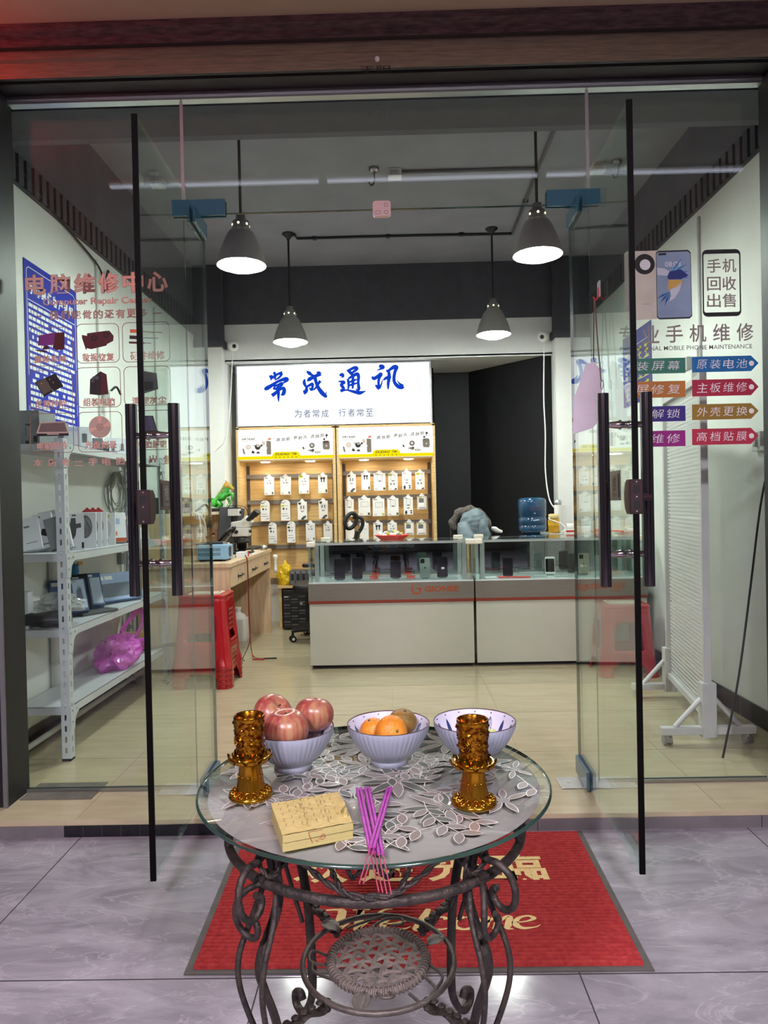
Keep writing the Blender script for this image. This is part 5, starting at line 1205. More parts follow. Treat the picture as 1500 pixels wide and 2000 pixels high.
blob('fur_trim', [(jx-.14, jy+.03, .97, .028, .03), (jx-.155, jy+.04, 1.03, .034, .034), (jx-.10, jy+.05, 1.11, .036, .034), (jx-.0, jy+.06, 1.14, .032, .034), (jx+.09, jy+.06, 1.10, .026, .034), (jx+.135, jy+.05, 1.02, .03, .03), (jx+.12, jy+.03, .96, .022, .026)], mat('brown_grey_fur', '6d6660', .95, c2='4b4540', scale=45, bump=.8, bscale=120), jk, 7, .02, 12)
blob('lining', [(jx+.15, jy-.10, .985, .012, .03), (jx+.19, jy-.10, .965, .022, .02), (jx+.235, jy-.09, .95, .012, .015)], M_paper, jk, 2, .008, 10)

# water dispenser with blue bottle
wx, wy = 1.21, 6.2
wd = thing('water_dispenser', 'white water dispenser under the blue bottle behind the right showcase', 'water dispenser', (wx, wy, FZ))
b = MB(); b.poly(rr(.3, .3, .04, 4), (wx, wy, FZ), X_, Y_, 0, .80); build('cabinet', b, M_whiteplastic, wd, bevel=.005)
b = MB(); b.lathe([(.0, 0), (.12, 0), (.13, .02), (.09, .03), (0, .03)], (wx, wy, .858), 0, 22); build('collar', b, M_blackplastic, wd)
M_water = mat('blue_water_bottle', '1f4260', .12, c2='2b5478', scale=6, coat=.5)
wb = thing('water_bottle', 'large translucent blue water bottle upside down on the dispenser', 'water bottle', (wx, wy, .885))
b = MB(); b.lathe([(.03, 0), (.06, .02), (.115, .05), (.122, .07), (.122, .10), (.116, .105), (.122, .11), (.122, .165), (.114, .175), (.122, .185), (.122, .31), (.118, .33), (.09, .345), (.0, .348)], (wx, wy, .885), 0, 30); k = build('body', b, M_water, wb)
b = MB()
for (a0, s_) in ((-1.75, .05), (-1.35, .06)):
    for i in range(6):
        a = a0+random.uniform(-.12, .12); z = 1.135+random.uniform(-.02, .02); p = V((wx+.1225*math.cos(a), wy+.1225*math.sin(a), z)); u = V((-math.sin(a), math.cos(a), 0))
        b.stroke([(-.016, random.uniform(-.015, .015), .003), (.016, random.uniform(-.015, .015), .004)], p, u, Z_)
build('printed_mark', b, mat('plum_print', '4a3358', .5), k)
b = MB(); b.poly(rr(.05, .008, .002, 2), (wx+.01, wy-.1235, 1.035), V((1, .0, .12)), Z_, 0, .001); b.poly(rr(.012, .008, .003, 2), (wx+.0, wy-.1235, 1.094), X_, Z_, 0, .001); b.poly(rr(.012, .008, .003, 2), (wx+.0, wy-.1235, .985), X_, Z_, 0, .001); build('pale_strip', b, mat('pale_strip', 'b9c6d2', .3), k)
# side table with clutter right of the bottle
b = MB(); b.box((1.22, 5.44, FZ), (1.78, 5.80, .925)); b.box((1.20, 5.43, .925), (1.79, 5.82, .945)); tag(build('side_counter', b, M_whitelam, bevel=.003), 'white side counter behind the right showcase by the wall', 'counter')
SZ = .945
yb = thing('drink_bottle', 'yellow tea bottle with cream cap on the side counter', 'bottle', (1.262, 5.60, SZ))
b = MB(); b.lathe([(0, 0), (.042, 0), (.044, .01), (.044, .085), (.042, .10), (.038, .112), (0, .112)], (1.262, 5.60, SZ), 0, 22); build('body', b, mat('amber_tea', 'b98a1f', .12, coat=.5), yb)
b = MB(); b.lathe([(0, .112), (.04, .112), (.04, .145), (.03, .15), (0, .15)], (1.262, 5.60, SZ), 0, 20); build('cap', b, mat('pale_yellow_cap', 'e3cd8a', .4), yb)
b = MB(); b.lathe([(.0445, .06), (.0447, .065), (.0447, .102), (.0445, .105)], (1.262, 5.60, SZ), 0, 22); build('label_band', b, mat('golden_label', 'd9a928', .4), yb)
def cup(x, y, r, h, m, nm, lb, cat):
    b = MB(); b.lathe([(0, 0), (r*.85, 0), (r, h), (r*.93, h), (r*.8, .006), (0, .006)], (x, y, SZ), 0, 20); tag(build(nm, b, m), lb, cat)
b = MB(); b.box((1.33, 5.50, SZ), (1.435, 5.56, SZ+.028), 0); b.box((1.335, 5.4995, SZ+.006), (1.405, 5.5005, SZ+.022), 1); tag(build('cigarette_box', b, [M_paper, mat('box_red', 'b3242a', .5)], bevel=.002), 'small red and white box on the side counter beside the yellow bottle', 'box')
cup(1.41, 5.66, .035, .07, M_whiteplastic, 'paper_cup', 'white paper cup on the side counter behind the small red box', 'cup')
cup(1.50, 5.60, .035, .09, M_acr, 'glass_tumbler', 'clear glass tumbler on the side counter, near the wall', 'glass')
cup(1.58, 5.64, .035, .10, M_acr, 'glass_tumbler', 'clear glass tumbler second from the wall on the side counter', 'glass')
b = MB(); b.poly(rr(.10, .06, .01, 3), (1.47, 5.52, SZ), X_, Y_, 0, .05); tag(build('tissue_pack', b, M_paper, bevel=.008), 'white tissue pack on the side counter near its front edge', 'tissues')
b = MB(); b.box((1.335, 5.72, SZ), (1.395, 5.76, SZ+.22)); b.lathe([(0, .22), (.03, .22), (.032, .25), (.02, .262), (0, .262)], (1.32, 5.70, SZ), 1, 16); b.lathe([(0, 0), (.03, 0), (.03, .22), (0, .22)], (1.32, 5.70, SZ), 0, 16)
tag(build('electric_adapter', b, [M_whiteplastic, M_alu], bevel=.003), 'tall white charging adapter with grey collar on the side counter', 'charger')
b = MB(); b.box((1.55, 5.47, SZ), (1.77, 5.60, SZ+.012)); b.box((1.56, 5.475, SZ+.012), (1.66, 5.55, SZ+.03)); tag(build('red_tray', b, mat('coral_tray', 'd9473a', .4), bevel=.003), 'flat red tray at the wall end of the side counter', 'tray')
wire('white_power_cable', [(1.385, 6.39, 2.62), (1.38, 6.40, 2.4), (1.372, 6.39, 2.1), (1.378, 6.38, 1.8), (1.365, 6.35, 1.5), (1.35, 6.2, 1.28), (1.315, 5.9, 1.17), (1.33, 5.72, 1.12)], .006, M_whiteplastic, 'white cable running from the right ball camera down to the side counter')
wire('white_power_cable', [(1.33, 5.71, 1.10), (1.22, 5.58, 1.06), (1.30, 5.53, 1.02), (1.33, 5.5, .98), (1.29, 5.48, SZ+.006)], .005, M_whiteplastic, 'white cable curling round the yellow bottle')
wire('white_power_cable', [(-1.42, 6.36, 2.60), (-1.44, 6.39, 2.4), (-1.46, 6.395, 2.15), (-1.475, 6.395, 2.0), (-1.51, 6.393, 1.82), (-1.60, 6.392, 1.72)], .005, M_whiteplastic, 'thin white cable running down the left column from the ball camera')

# ------------------------------------------------------------------ red stools
M_stool = mat('glossy_red_plastic', 'a8141d', .22, var=.05, coat=.5)
def stool(x, y, z, label, rotz=0., wear=False, grp='red plastic stools'):
    t = thing('plastic_stool', label, 'stool', (x, y, z), grp)
    H = .46; tw, bw = .145, .18
    b = MB(); nu, nv = 14, 18
    def half(v): return tw+(bw-tw)*v+.012*max(0, v-.85)*6
    def pt(side, u, v):
        h = half(v); r = .045; s_ = u*h
        out = h
        e = max(0., abs(s_)-(h-r)); out = h-(r-math.sqrt(max(0, r*r-e*e))) if e > 0 else h
        z_ = H*(1-v)-.01
        p = V((s_, -out, z_)); return Matrix.Rotation(side*PI/2, 3, 'Z') @ p
    for side in range(4):
        idx = {}
        for i in range(nu+1):
            for j in range(nv+1):
                u = -1+2*i/nu; v = j/nv; idx[i, j] = len(b.v); b.v.append(pt(side, u*.985, v))
        for i in range(nu):
            for j in range(nv):
                u = abs(-1+2*(i+.5)/nu); v = (j+.5)/nv
                hole = (u < .62 and .30 < v < .63) or (u < .5 and .23 < v <= .30)
                foot = v > .86 and u < .62 or (v > .80 and u < .5)
                if not (hole or foot):
                    b.f.append((idx[i, j], idx[i+1, j], idx[i+1, j+1], idx[i, j+1])); b.m.append(0); b.s.append(True)
    k = build('leg_frame', b, M_stool, t, local=True, solid=.008)
    b = MB(); b.poly(rr(.305, .305, .05, 5), (0, 0, H-.028), X_, Y_, 0, .028)
    build('seat', b, M_stool, t, local=True, bevel=.01)
    b = MB(); b.ring(rr(.21, .21, .04, 5), rr(.17, .17, .035, 5), (0, 0, H+.0008), X_, Y_, 0)
    if wear: b.poly(rr(.16, .12, .03, 4), (0, 0, H+.001), X_, Y_, 0)
    build('worn_patch' if wear else 'seat_ridge', b, mat('pale_scuff', 'c9beaa', .6) if wear else M_stool, t, local=True)
    t.rotation_euler = (0, 0, rotz); return t
s0 = stool(-1.235, 4.60, FZ, 'glossy red plastic stool by the desk, bottom of the stack of five', .0, True, 'stacked red stools')
for i, nm in enumerate(['second from the bottom', 'middle one', 'second from the top', 'topmost']):
    dup(s0, (-1.235, 4.60, FZ+.032*(i+1)), 'glossy red plastic stool by the desk, %s of the stack of five' % nm)
s1 = stool(1.497, 4.70, FZ, 'single red plastic stool with worn seat before the right showcase', -.05, True, None)

# ------------------------------------------------------------------ slotted steel shelving on the left
M_ang = mat('white_slotted_steel', 'c9cdd2', .4, .15, var=.03)
SHX0, SHX1, SHY0, SHY1 = -1.758, -1.495, 3.19, 4.60
shl = thing('steel_shelving', 'white slotted steel shelving unit with four shelves on the left wall', 'shelving', ((SHX0+SHX1)/2, (SHY0+SHY1)/2, FZ))
def flange(b, O, U, z0, z1, w, sx):
    """perforated strip: U across, z up"""
    a, c_ = w*.38, w*.62; n = int((z1-z0)/.05)
    for (u0, u1) in ((0, a), (c_, w)):
        b.add([O+U*u0+Z_*z0, O+U*u1+Z_*z0, O+U*u1+Z_*z1, O+U*u0+Z_*z1], [(0, 1, 2, 3)])
    z = z0
    for i in range(n):
        zz = z0+.05*i; b.add([O+U*a+Z_*zz, O+U*c_+Z_*zz, O+U*c_+Z_*(zz+.024), O+U*a+Z_*(zz+.024)], [(0, 1, 2, 3)])
    zz = z0+.05*n; b.add([O+U*a+Z_*zz, O+U*c_+Z_*zz, O+U*c_+Z_*z1, O+U*a+Z_*z1], [(0, 1, 2, 3)])
for (x, ux) in ((SHX1, -1), (SHX0, 1)):
    for (y, uy) in ((SHY0, 1), (SHY1, -1)):
        b = MB(); flange(b, V((x, y, 0)), X_*ux, FZ+.012, 1.532, .04, 0); flange(b, V((x, y, 0)), Y_*uy, FZ+.012, 1.532, .04, 0)
        p = build('post', b, M_ang, shl, solid=.0022)
        b = MB(); b.box((x, y, FZ), (x+.042*ux, y+.008*uy, FZ+.022)); b.box((x, y, FZ), (x+.008*ux, y+.042*uy, FZ+.022)); build('foot_cap', b, M_rubber, p)
ZS = [.305, .66, 1.005, 1.51]
for z in ZS:
    b = MB(); b.box((SHX0+.003, SHY0+.003, z-.0015), (SHX1-.003, SHY1-.003, z)); b.box((SHX1-.006, SHY0+.003, z-.036), (SHX1-.003, SHY1-.003, z)); b.box((SHX0+.003, SHY0+.003, z-.036), (SHX0+.006, SHY1-.003, z))
    b.box((SHX0+.003, SHY0+.003, z-.036), (SHX1-.003, SHY0+.006, z)); b.box((SHX0+.003, SHY1-.006, z-.036), (SHX1-.003, SHY1-.003, z))
    s_ = build('shelf', b, M_ang, shl)
    for (y, uy) in ((SHY0, 1), (SHY1, -1)):
        g_ = MB(); q = [(0, .0), (.085, 0), (.085, -.036), (.065, -.045), (.05, -.062), (.044, -.09), (.04, -.11), (0, -.11)]
        g_.poly(q, (SHX1+.002, y, z), Y_*uy, Z_, 0, .002, X_)
        for (u, w) in ((.02, -.02), (.065, -.018), (.02, -.07)): g_.lathe([(0, 0), (.006, 0), (.004, .004), (0, .005)], (0, 0, 0), 1, 10); g_.xf(T((SHX1+.004, y+u*uy, z+w)) @ Ry(PI/2), len(g_.v)-40)
        build('gusset', g_, [M_ang, M_alu], s_)
# goods on the shelves
M_bwhite = mat('white_box_card', 'dfe1e6', .4, var=.02); M_bgrey = mat('grey_box_card', '85888c', .5); M_bdark = mat('charcoal_box_card', '47484a', .5)
M_bblue = mat('blue_box_card', '41597d', .45); M_blpale = mat('pale_blue_box_card', '8fa5cb', .45); M_bblk = mat('black_box_card', '1b1c20', .4)
def carton(x, y, z, sx, sy, sz, m, label, nm='product_box', rz=0., lean=0., lx=0., prints=(), group=None):
    """box standing at (x, y) on z; lean tips the top away along +y, lx along -x; prints lie on the -y face (u, v 0..1)"""
    t = thing(nm, label, 'box', (x, y, z), group)
    A = T((x, y, z)) @ Rz(rz) @ Rx(-lean) @ Ry(-lx)
    zz = sy*math.sin(abs(lean))*.5*0
    b = MB(); b.box((-sx/2, 0, 0), (sx/2, sy, sz)); b.xf(A)
    low = min(p.z for p in b.v)
    if low < z: A = T((0, 0, z-low)) @ A; b = MB(); b.box((-sx/2, 0, 0), (sx/2, sy, sz)); b.xf(A)
    build('carton', b, m, t, bevel=.0015)
    if prints:
        b = MB(); ms = []
        for (face, pts, mm) in prints:
            if mm not in ms: ms.append(mm)
            if face == 'f': O, U, W = V((-sx/2, -.0006, 0)), X_*sx, Z_*sz
            elif face == 'r': O, U, W = V((sx/2+.0006, 0, 0)), Y_*sy, Z_*sz
            else: O, U, W = V((-sx/2, 0, sz+.0006)), X_*sx, Y_*sy
            if isinstance(pts, str): 
                nm_, u0, v0, u1, v1 = pts.split('|'); u0, v0, u1, v1 = map(float, (u0, v0, u1, v1)); b.text(nm_, O+U*u0+W*v0, U*(u1-u0), W*(v1-v0), ms.index(mm), .01)
            else: b.poly(pts, O, U, W, ms.index(mm))
        b.xf(A); build('print', b, ms, t)
    return t
def rc(u0, v0, u1, v1): return [(u0, v0), (u1, v0), (u1, v1), (u0, v1)]
Z4 = ZS[3]
carton(-1.665, 3.22, Z4, .10, .16, .155, M_bgrey, 'tall grey carton with barcode at the near end of the top shelf', 'carton_box', prints=[('f', rc(.72, .06, .9, .24), M_ink), ('f', rc(.35, .02, .5, .1), M_ink), ('f', rc(.35, .55, .6, .6), M_ink), ('f', rc(.35, .25, .4, .5), M_bdark)])
M_blis = mat('clear_pack_film', 'e8edf5', .15, alpha=.5)
for i, (y, sx, sz, m, lb) in enumerate([(3.36, .16, .11, M_blis, 'clear plastic pack with white tray right of the tall grey carton'), (3.62, .16, .12, M_blis, 'clear plastic pack in the middle of the top shelf'), (3.90, .05, .09, M_bgrey, 'small grey box standing on the top shelf left of the white box'),
                                        (4.02, .12, .075, M_bwhite, 'white box with picture leaning on the top shelf'), (4.16, .12, .11, M_blis, 'tall clear pack on the top shelf above the cable coil'), (4.36, .14, .1, M_blis, 'clear pack at the far end of the top shelf'), (4.48, .06, .07, M_bblk, 'small black box at the far end of the top shelf')]):
    t = carton(-1.63, y, Z4, sx, .05, sz, m, lb, 'blister_pack' if m is M_blis else 'product_box', rz=.5, lean=.12 if i != 2 else 0, prints=[('f', rc(.25, .2, .6, .8), M_bwhite if m is M_blis else M_bdark), ('f', rc(.7, .3, .85, .7), M_greyink)])
Z3 = ZS[2]
carton(-1.70, 3.30, Z3, .085, .02, .17, M_bwhite, 'white cable box leaning at the near end of the second shelf, front', rz=.2, lean=.5, lx=.25, prints=[('f', rc(.2, .7, .5, .76), M_greyink), ('f', rc(.2, .2, .8, .22), M_greyink)])
carton(-1.66, 3.36, Z3, .085, .03, .185, M_bwhite, 'white box with dark car charger picture leaning on the second shelf', rz=.2, lean=.42, lx=.25, prints=[('f', [(.25, .4), (.55, .32), (.75, .42), (.7, .52), (.4, .56)], M_ink), ('f', rc(.15, .88, .4, .93), M_greyink), ('f', rc(.2, .1, .8, .13), M_greyink)])
carton(-1.60, 3.40, Z3, .08, .03, .18, M_bwhite, 'white box with coral print leaning by the near post on the second shelf', rz=.2, lean=.42, lx=.25, prints=[('f', rc(.15, .9, .4, .94), M_lime), ('f', rc(.65, .75, .85, .9), M_coral), ('f', rc(.2, .4, .8, .7), mat('pale_blue_print', 'a9b7d9', .5))])
carton(-1.70, 3.47, Z3, .09, .03, .19, M_bwhite, 'white box leaning behind the charger boxes on the second shelf', rz=.15, lean=.3, lx=.2, prints=[('f', rc(.15, .9, .4, .95), M_lime), ('f', rc(.2, .4, .8, .6), M_greyink)])
carton(-1.60, 3.36, Z3, .085, .03, .16, M_bgrey, 'dark grey box slumped behind the near post on the second shelf', rz=.2, lean=.35, lx=.3)
mount = [(.42, .86), (.62, .86), (.64, .70), (.86, .72), (.88, .60), (.66, .58), (.62, .40), (.5, .28), (.42, .34), (.38, .58), (.16, .60), (.16, .70), (.38, .72)]
carton(-1.60, 3.50, Z3, .10, .08, .185, M_bwhite, 'white box with black phone mount picture on the second shelf', rz=.42, prints=[('f', mount, M_bdark), ('f', rc(.45, .91, .65, .95), M_olv), ('f', rc(.1, .06, .6, .08), M_greyink), ('f', rc(.88, .04, .99, .2), M_ink)])
for i, (y, lb) in enumerate([(3.66, 'white red-peaked ring light box, first of three'), (3.73, 'white red-peaked ring light box, middle of three'), (3.80, 'white red-peaked ring light box, last of three')]):
    t = carton(-1.60, y-.02, Z3, .105, .062, .185, M_bwhite, lb+' on the second shelf', 'ring_light_box', rz=.35, prints=[('f', circ(.5, .6, .32, 24), M_greyink), ('f', circ(.5, .6, .27, 24), M_bwhite), ('f', rc(.15, .9, .4, .95), M_olv), ('f', rc(.05, .05, .25, .25), M_ink), ('r', rc(.1, .1, .9, .2), M_ink)], group='ring light boxes')
    b = MB(); b.poly([(-.028, 0), (.028, 0), (0, .026)], (-1.60, y+.01, Z3+.186), V((.94, .34, 0)), Z_, 0, .02); build('red_peak', b, mat('peak_red', 'b2302f', .5), t)
carton(-1.60, 3.92, Z3, .085, .05, .18, M_bwhite, 'plain white box right of the ring light boxes on the second shelf', rz=.35, prints=[('f', rc(.35, .86, .65, .93), M_lime), ('f', circ(.5, .5, .25, 20), mat('faint_print', 'c9ccd2', .5))])
carton(-1.62, 4.03, Z3, .16, .03, .18, M_bwhite, 'white box with orange foot leaning on the second shelf', rz=.45, lean=.35, prints=[('f', rc(0, 0, 1, .14), mat('orange_foot', 'b4512f', .5)), ('f', rc(.3, .22, .7, .36), M_coral), ('f', rc(.2, .6, .8, .8), mat('pale_blue_print', 'a9b7d9', .5))])
carton(-1.575, 4.08, Z3, .07, .03, .175, mat('plum_box_card', '5b4258', .4), 'plum coloured phone box tilted on the second shelf', rz=.5, lean=.5, prints=[('f', rc(.1, .8, .9, .95), M_paper), ('f', circ(.7, .5, .12, 14), M_coral)])
carton(-1.57, 4.30, Z3, .14, .02, .09, M_bwhite, 'low white sheet box at the far end of the second shelf', rz=.5, lean=.7)
Z2 = ZS[1]
carton(-1.715, 3.22, Z2, .05, .05, .17, M_bwhite, 'white socket box at the near end of the third shelf', prints=[('f', circ(.5, .3, .12, 14), M_ink)])
blob('cable_bag', [(-1.74, 3.22, Z2+.03, .02, .028), (-1.68, 3.24, Z2+.036, .05, .034), (-1.58, 3.27, Z2+.036, .06, .034), (-1.53, 3.30, Z2+.03, .04, .025)], M_bblk, None, 3, .012, 16, (0, 1, 0))
o = COL.objects['cable_bag']; tag(o, 'bag of black cables at the near end of the third shelf', 'bag')
crumple('plastic_wrap', (-1.62, 3.36, Z2+.06), (.12, .09, .085), mat('clear_film', 'c9cbc6', .12, alpha=.45), 'crumpled clear plastic wrap over the black cables on the third shelf', 'plastic wrap', 6, .4)
def bluebox(x, y, sx, sz, m, lb, face, rz=.62, lean=.62, th=.055):
    return carton(x, y, Z2, sx, th, sz, m, lb, 'accessory_box', rz=rz, lean=lean, prints=face)
bluebox(-1.665, 3.50, .08, .19, M_bblue, 'blue mouse box on the third shelf, farthest left of the slanted row', [('f', rc(.1, .8, .5, .92), M_paper)])
bluebox(-1.60, 3.56, .085, .19, M_bblue, 'blue mouse box picturing a grey mouse, second in the slanted row', [('f', rc(.25, .08, .95, .97), mat('pale_mouse_panel', 'aebfd6', .4)), ('f', [(.45, .35), (.65, .28), (.78, .38), (.72, .72), (.56, .78), (.44, .62)], M_bdark), ('f', rc(.1, .86, .5, .94), M_paper)])
bluebox(-1.665, 3.74, .09, .20, M_bblk, 'black accessory box in the slanted row, third from left', [('f', rc(.2, .1, .8, .4), mat('brown_print', '6b5a45', .5)), ('f', rc(.1, .8, .5, .9), M_paper)])
bluebox(-1.60, 3.78, .07, .20, M_bblue, 'blue box with silver window in the slanted row, fourth from left', [('f', rc(.15, .05, .9, .85), mat('silver_panel', 'b8c4d6', .3)), ('f', rc(.1, .88, .4, .95), M_paper)])
carton(-1.60, 4.06, Z2, .37, .045, .17, M_blpale, 'large pale blue keyboard box leaning on the third shelf', 'keyboard_box', rz=1.02, lean=.5, prints=[('f', rc(.24, .12, .80, .62), mat('keyboard_print', '55606f', .5)), ('f', rc(.02, .72, .12, .97), M_paper), ('f', rc(.22, .76, .36, .90), M_paper), ('f', rc(.38, .76, .52, .90), M_paper), ('f', rc(.84, .2, .97, .55), mat('mouse_print', '4a5260', .5)), ('f', rc(.05, .1, .12, .2), mat('pale_mouse_panel', 'aebfd6', .4)), ('f', rc(.05, .28, .12, .38), mat('pale_mouse_panel', 'aebfd6', .4)), ('f', rc(.05, .46, .12, .56), mat('pale_mouse_panel', 'aebfd6', .4))]+[('f', rc(.25, .18+.09*i, .79, .185+.09*i), M_bdark) for i in range(5)])
b = MB(); b.obox((-1.575, 3.68, Z2+.008), (.09, .22, .016), Rz(-.5)); tag(build('flat_dark_pouch', b, M_bdark, bevel=.004), 'flat dark pouch lying before the blue boxes on the third shelf', 'pouch')
Z1 = ZS[0]
M_pink = mat('pink_film', 'd046c4', .2, alpha=.72, coat=.5, c2='dd6fd3', scale=9)
pb = crumple('plastic_bag', (-1.60, 4.02, Z1+.001), (.105, .21, .18), M_pink, 'crumpled magenta plastic carrier bag on the bottom shelf', 'bag', 9, .42, 3, 1.7)
b = MB(); b.tube(smooth_path([(-1.60, 4.07, Z1+.18), (-1.585, 4.2, Z1+.25), (-1.575, 4.33, Z1+.275), (-1.57, 4.36, Z1+.22), (-1.58, 4.30, Z1+.14), (-1.59, 4.18, Z1+.11)], 6), [(.004, .022)]*31, 0, 8, flat=(1, 0, 0)); build('handle', b, M_pink, pb)
b = MB(); b.tube(smooth_path([(-1.58, 4.10, Z1+.10), (-1.56, 4.25, Z1+.10), (-1.55, 4.42, Z1+.075), (-1.57, 4.30, Z1+.06), (-1.58, 4.15, Z1+.06)], 6), [(.004, .016)]*25, 0, 8, flat=(1, 0, 0)); build('handle', b, M_pink, pb)
carton(-1.66, 4.42, Z1, .16, .10, .11, mat('straw_card', 'c9a54e', .6), 'straw yellow box behind the magenta bag on the bottom shelf', rz=.3)
b = MB(); b.tube([(-1.62, 4.36, Z1+.02), (-1.40, 4.56, Z1+.022)], .012, 0, 10); b.tube([(-1.42, 4.545, Z1+.022), (-1.33, 4.62, Z1+.024)], .016, 0, 10); tag(build('umbrella_handle', b, mat('brown_varnish', '5d3a34', .35)), 'brown varnished stick lying at the far end of the bottom shelf', 'stick')

# ------------------------------------------------------------------ left wall fittings
ps = thing('wall_poster', 'tall blue notice poster with white print on the left wall', 'poster', (-1.775, 3.72, 1.53))
b = MB(); b.box((-1.7785, 3.43, 1.53), (-1.776, 4.00, 2.44)); build('sheet', b, mat('royal_blue_print', '1a2ca6', .6, spec=.2), ps)
b = MB(); PX = -1.7755
O = V((PX, 3.43, 1.35)); U, W = Y_*.57, Z_*1.09
b.ring(rr(.53, .85, .03, 5, .285, .635), rr(.522, .842, .027, 5, .285, .635), O, Y_, Z_)
for i, c_ in enumerate('手机维修客户须知'): b.text(c_, O+Y_*(.045+.061*i)+Z_*.93, Y_*.05, Z_*.06, 0, .045)
b.poly(rc(.03, .895, .54, .899), O, Y_, Z_)
for r_ in range(21):
    y = .035; z = .865-.031*r_
    while y < .52:
        w = random.uniform(.012, .05)
        if y+w > .53: break
        if random.random() > .1:
            b.poly(rc(y, z, y+w, z+.017), O, Y_, Z_)
        y += w+random.uniform(.004, .008)
    if r_ % 5 == 4: pass
build('print', b, M_paper, ps)
def coil():
    t = thing('cable_coil', 'grey coil of network cable hanging on the left wall by the far post', 'cable', (-1.765, 4.47, 1.17))
    for i in range(9):
        a = .085+.012*i; h = .20+.017*(i*5 % 9); b = MB(); x = -1.764+.007*(i % 4)
        b.tube([(x, 4.47+a*math.sin(t_)*(1 if math.cos(t_) < .3 else .7), 1.44-h*(1-math.cos(t_))*.5) for t_ in [2*PI*k/28 for k in range(28)]], .0032, 0, 6, True); build('loop', b, mat('grey_cable', '8d8c88', .5), t)
    b = MB(); b.cyl((-1.779, 4.47, 1.435), (-1.72, 4.47, 1.445), .004, 0, 8); build('nail', b, M_alu, t)
coil()
M_cw = mat('white_conduit', 'cfcfca', .45)
def vcon(x, y, z0, z1, lb, m=M_cw):
    s_ = 1 if x < 0 else -1
    b = MB(); b.box((x, y-.011, z0), (x+s_*.014, y+.011, z1)); tag(build('cable_trunking', b, m, bevel=.003), lb, 'trunking')
vcon(WL, 4.28, 1.6, 2.72, 'white cable trunking on the left wall nearer the poster')
vcon(WL, 5.32, 1.25, 2.72, 'white cable trunking on the left wall farther back by the desk')
wt = thing('water_pipe', 'white water pipe with blue valve on the left wall behind the shelving', 'pipe', (-1.755, 3.6, .3))
b = MB(); b.cyl((-1.757, 3.60, .17), (-1.757, 3.60, 1.0), .02, 0, 14); build('riser', b, M_cw, wt)
for z in (.42, .72, .80):
    b = MB(); b.cyl((-1.757, 3.60, z-.006), (-1.757, 3.60, z+.006), .024, 0, 14); build('clip', b, M_alu, wt)
b = MB(); b.tube(smooth_path([(-1.757, 3.60, .97), (-1.757, 3.72, 1.0), (-1.757, 3.82, .97), (-1.757, 3.84, .90), (-1.757, 3.84, .78)], 5), .017, 0, 12); build('elbow', b, M_cw, wt)
b = MB(); b.lathe([(0, 0), (.022, 0), (.026, .02), (.022, .04), (.026, .05), (.018, .06), (0, .06)], (-1.755, 3.84, .85), 0, 16); build('valve', b, mat('blue_valve', '2c7fb0', .4), wt)
b = MB(); b.box((-1.75, 3.85, .90), (-1.735, 3.90, .918)); build('tap_lever', b, mat('yellow_lever', 'c9951f', .4), wt)
b = MB(); b.tube([(-1.735, 3.0, .135-.04), (-1.735, 4.78, .135-.04)], .014, 0, 10); tag(build('floor_pipe', b, M_cw), 'white pipe running along the left skirting over the floor', 'pipe')
sk = thing('wall_socket', 'white plug adapter with black lead on the left wall above the shelving', 'socket', (-1.765, 4.33, 1.88))
b = MB(); b.box((-1.78, 4.29, 1.90), (-1.75, 4.36, 1.96)); build('socket_plate', b, M_whiteplastic, sk, bevel=.003)
b = MB(); b.box((-1.75, 4.30, 1.84), (-1.715, 4.35, 1.93)); build('plug', b, M_whiteplastic, sk, bevel=.004)
b = MB(); b.tube(smooth_path([(-1.72, 4.32, 1.93), (-1.70, 4.36, 1.96), (-1.71, 4.45, 1.93)], 6), .007, 0, 8); build('black_lead', b, M_rubber, sk)
b = MB(); b.tube(smooth_path([(-1.73, 4.33, 1.84), (-1.735, 4.35, 1.7), (-1.74, 4.34, 1.58)], 6), .005, 0, 8); build('white_lead', b, M_whiteplastic, sk)
wire('loose_black_wire', [(-1.765, 3.2, 2.90), (-1.765, 3.6, 2.80), (-1.765, 4.0, 2.74), (-1.764, 4.3, 2.68), (-1.76, 4.36, 2.60), (-1.757, 4.42, 2.70), (-1.76, 4.46, 2.64), (-1.76, 4.42, 2.58)], .006, M_rubber, 'loose black wire drooping along the dark trim of the left wall')
b = MB(); b.box((-1.78, 4.50, .85), (-1.75, 4.57, .92)); tag(build('wall_outlet', b, M_bgrey, bevel=.003), 'grey outlet box on the left wall under the second shelf', 'socket')

# ------------------------------------------------------------------ right wall: trunking, sockets, poster, pegboard stand, rod
vcon(WR, 4.12, 1.95, 2.82, 'white cable trunking on the right wall above the pegboard', mat('grey_white_conduit', 'b9b7b8', .45))
so = thing('wall_socket', 'white socket with plug under the trunking on the right wall', 'socket', (1.785, 4.2, 2.0))
b = MB(); b.box((1.77, 4.12, 1.99), (1.80, 4.28, 2.07)); build('socket_plate', b, M_whiteplastic, so, bevel=.003)
b = MB(); b.box((1.735, 4.18, 1.95), (1.77, 4.25, 2.03)); build('plug', b, mat('pale_grey_plug', 'b5b5b2', .4), so, bevel=.006)
so = thing('wall_socket', 'white double socket low on the right wall near the front pier', 'socket', (1.785, 3.43, 1.40))
b = MB(); b.box((1.775, 3.35, 1.42), (1.80, 3.52, 1.53)); build('socket_plate', b, M_whiteplastic, so, bevel=.003)
b = MB(); b.box((1.755, 3.40, 1.44), (1.775, 3.42, 1.51)); b.box((1.755, 3.45, 1.44), (1.775, 3.47, 1.51)); build('rocker', b, mat('pale_grey_plug', 'b5b5b2', .4), so)
pp = thing('promo_poster', 'purple poster with yellow lettering high on the right wall', 'poster', (1.795, 5.2, 1.95))
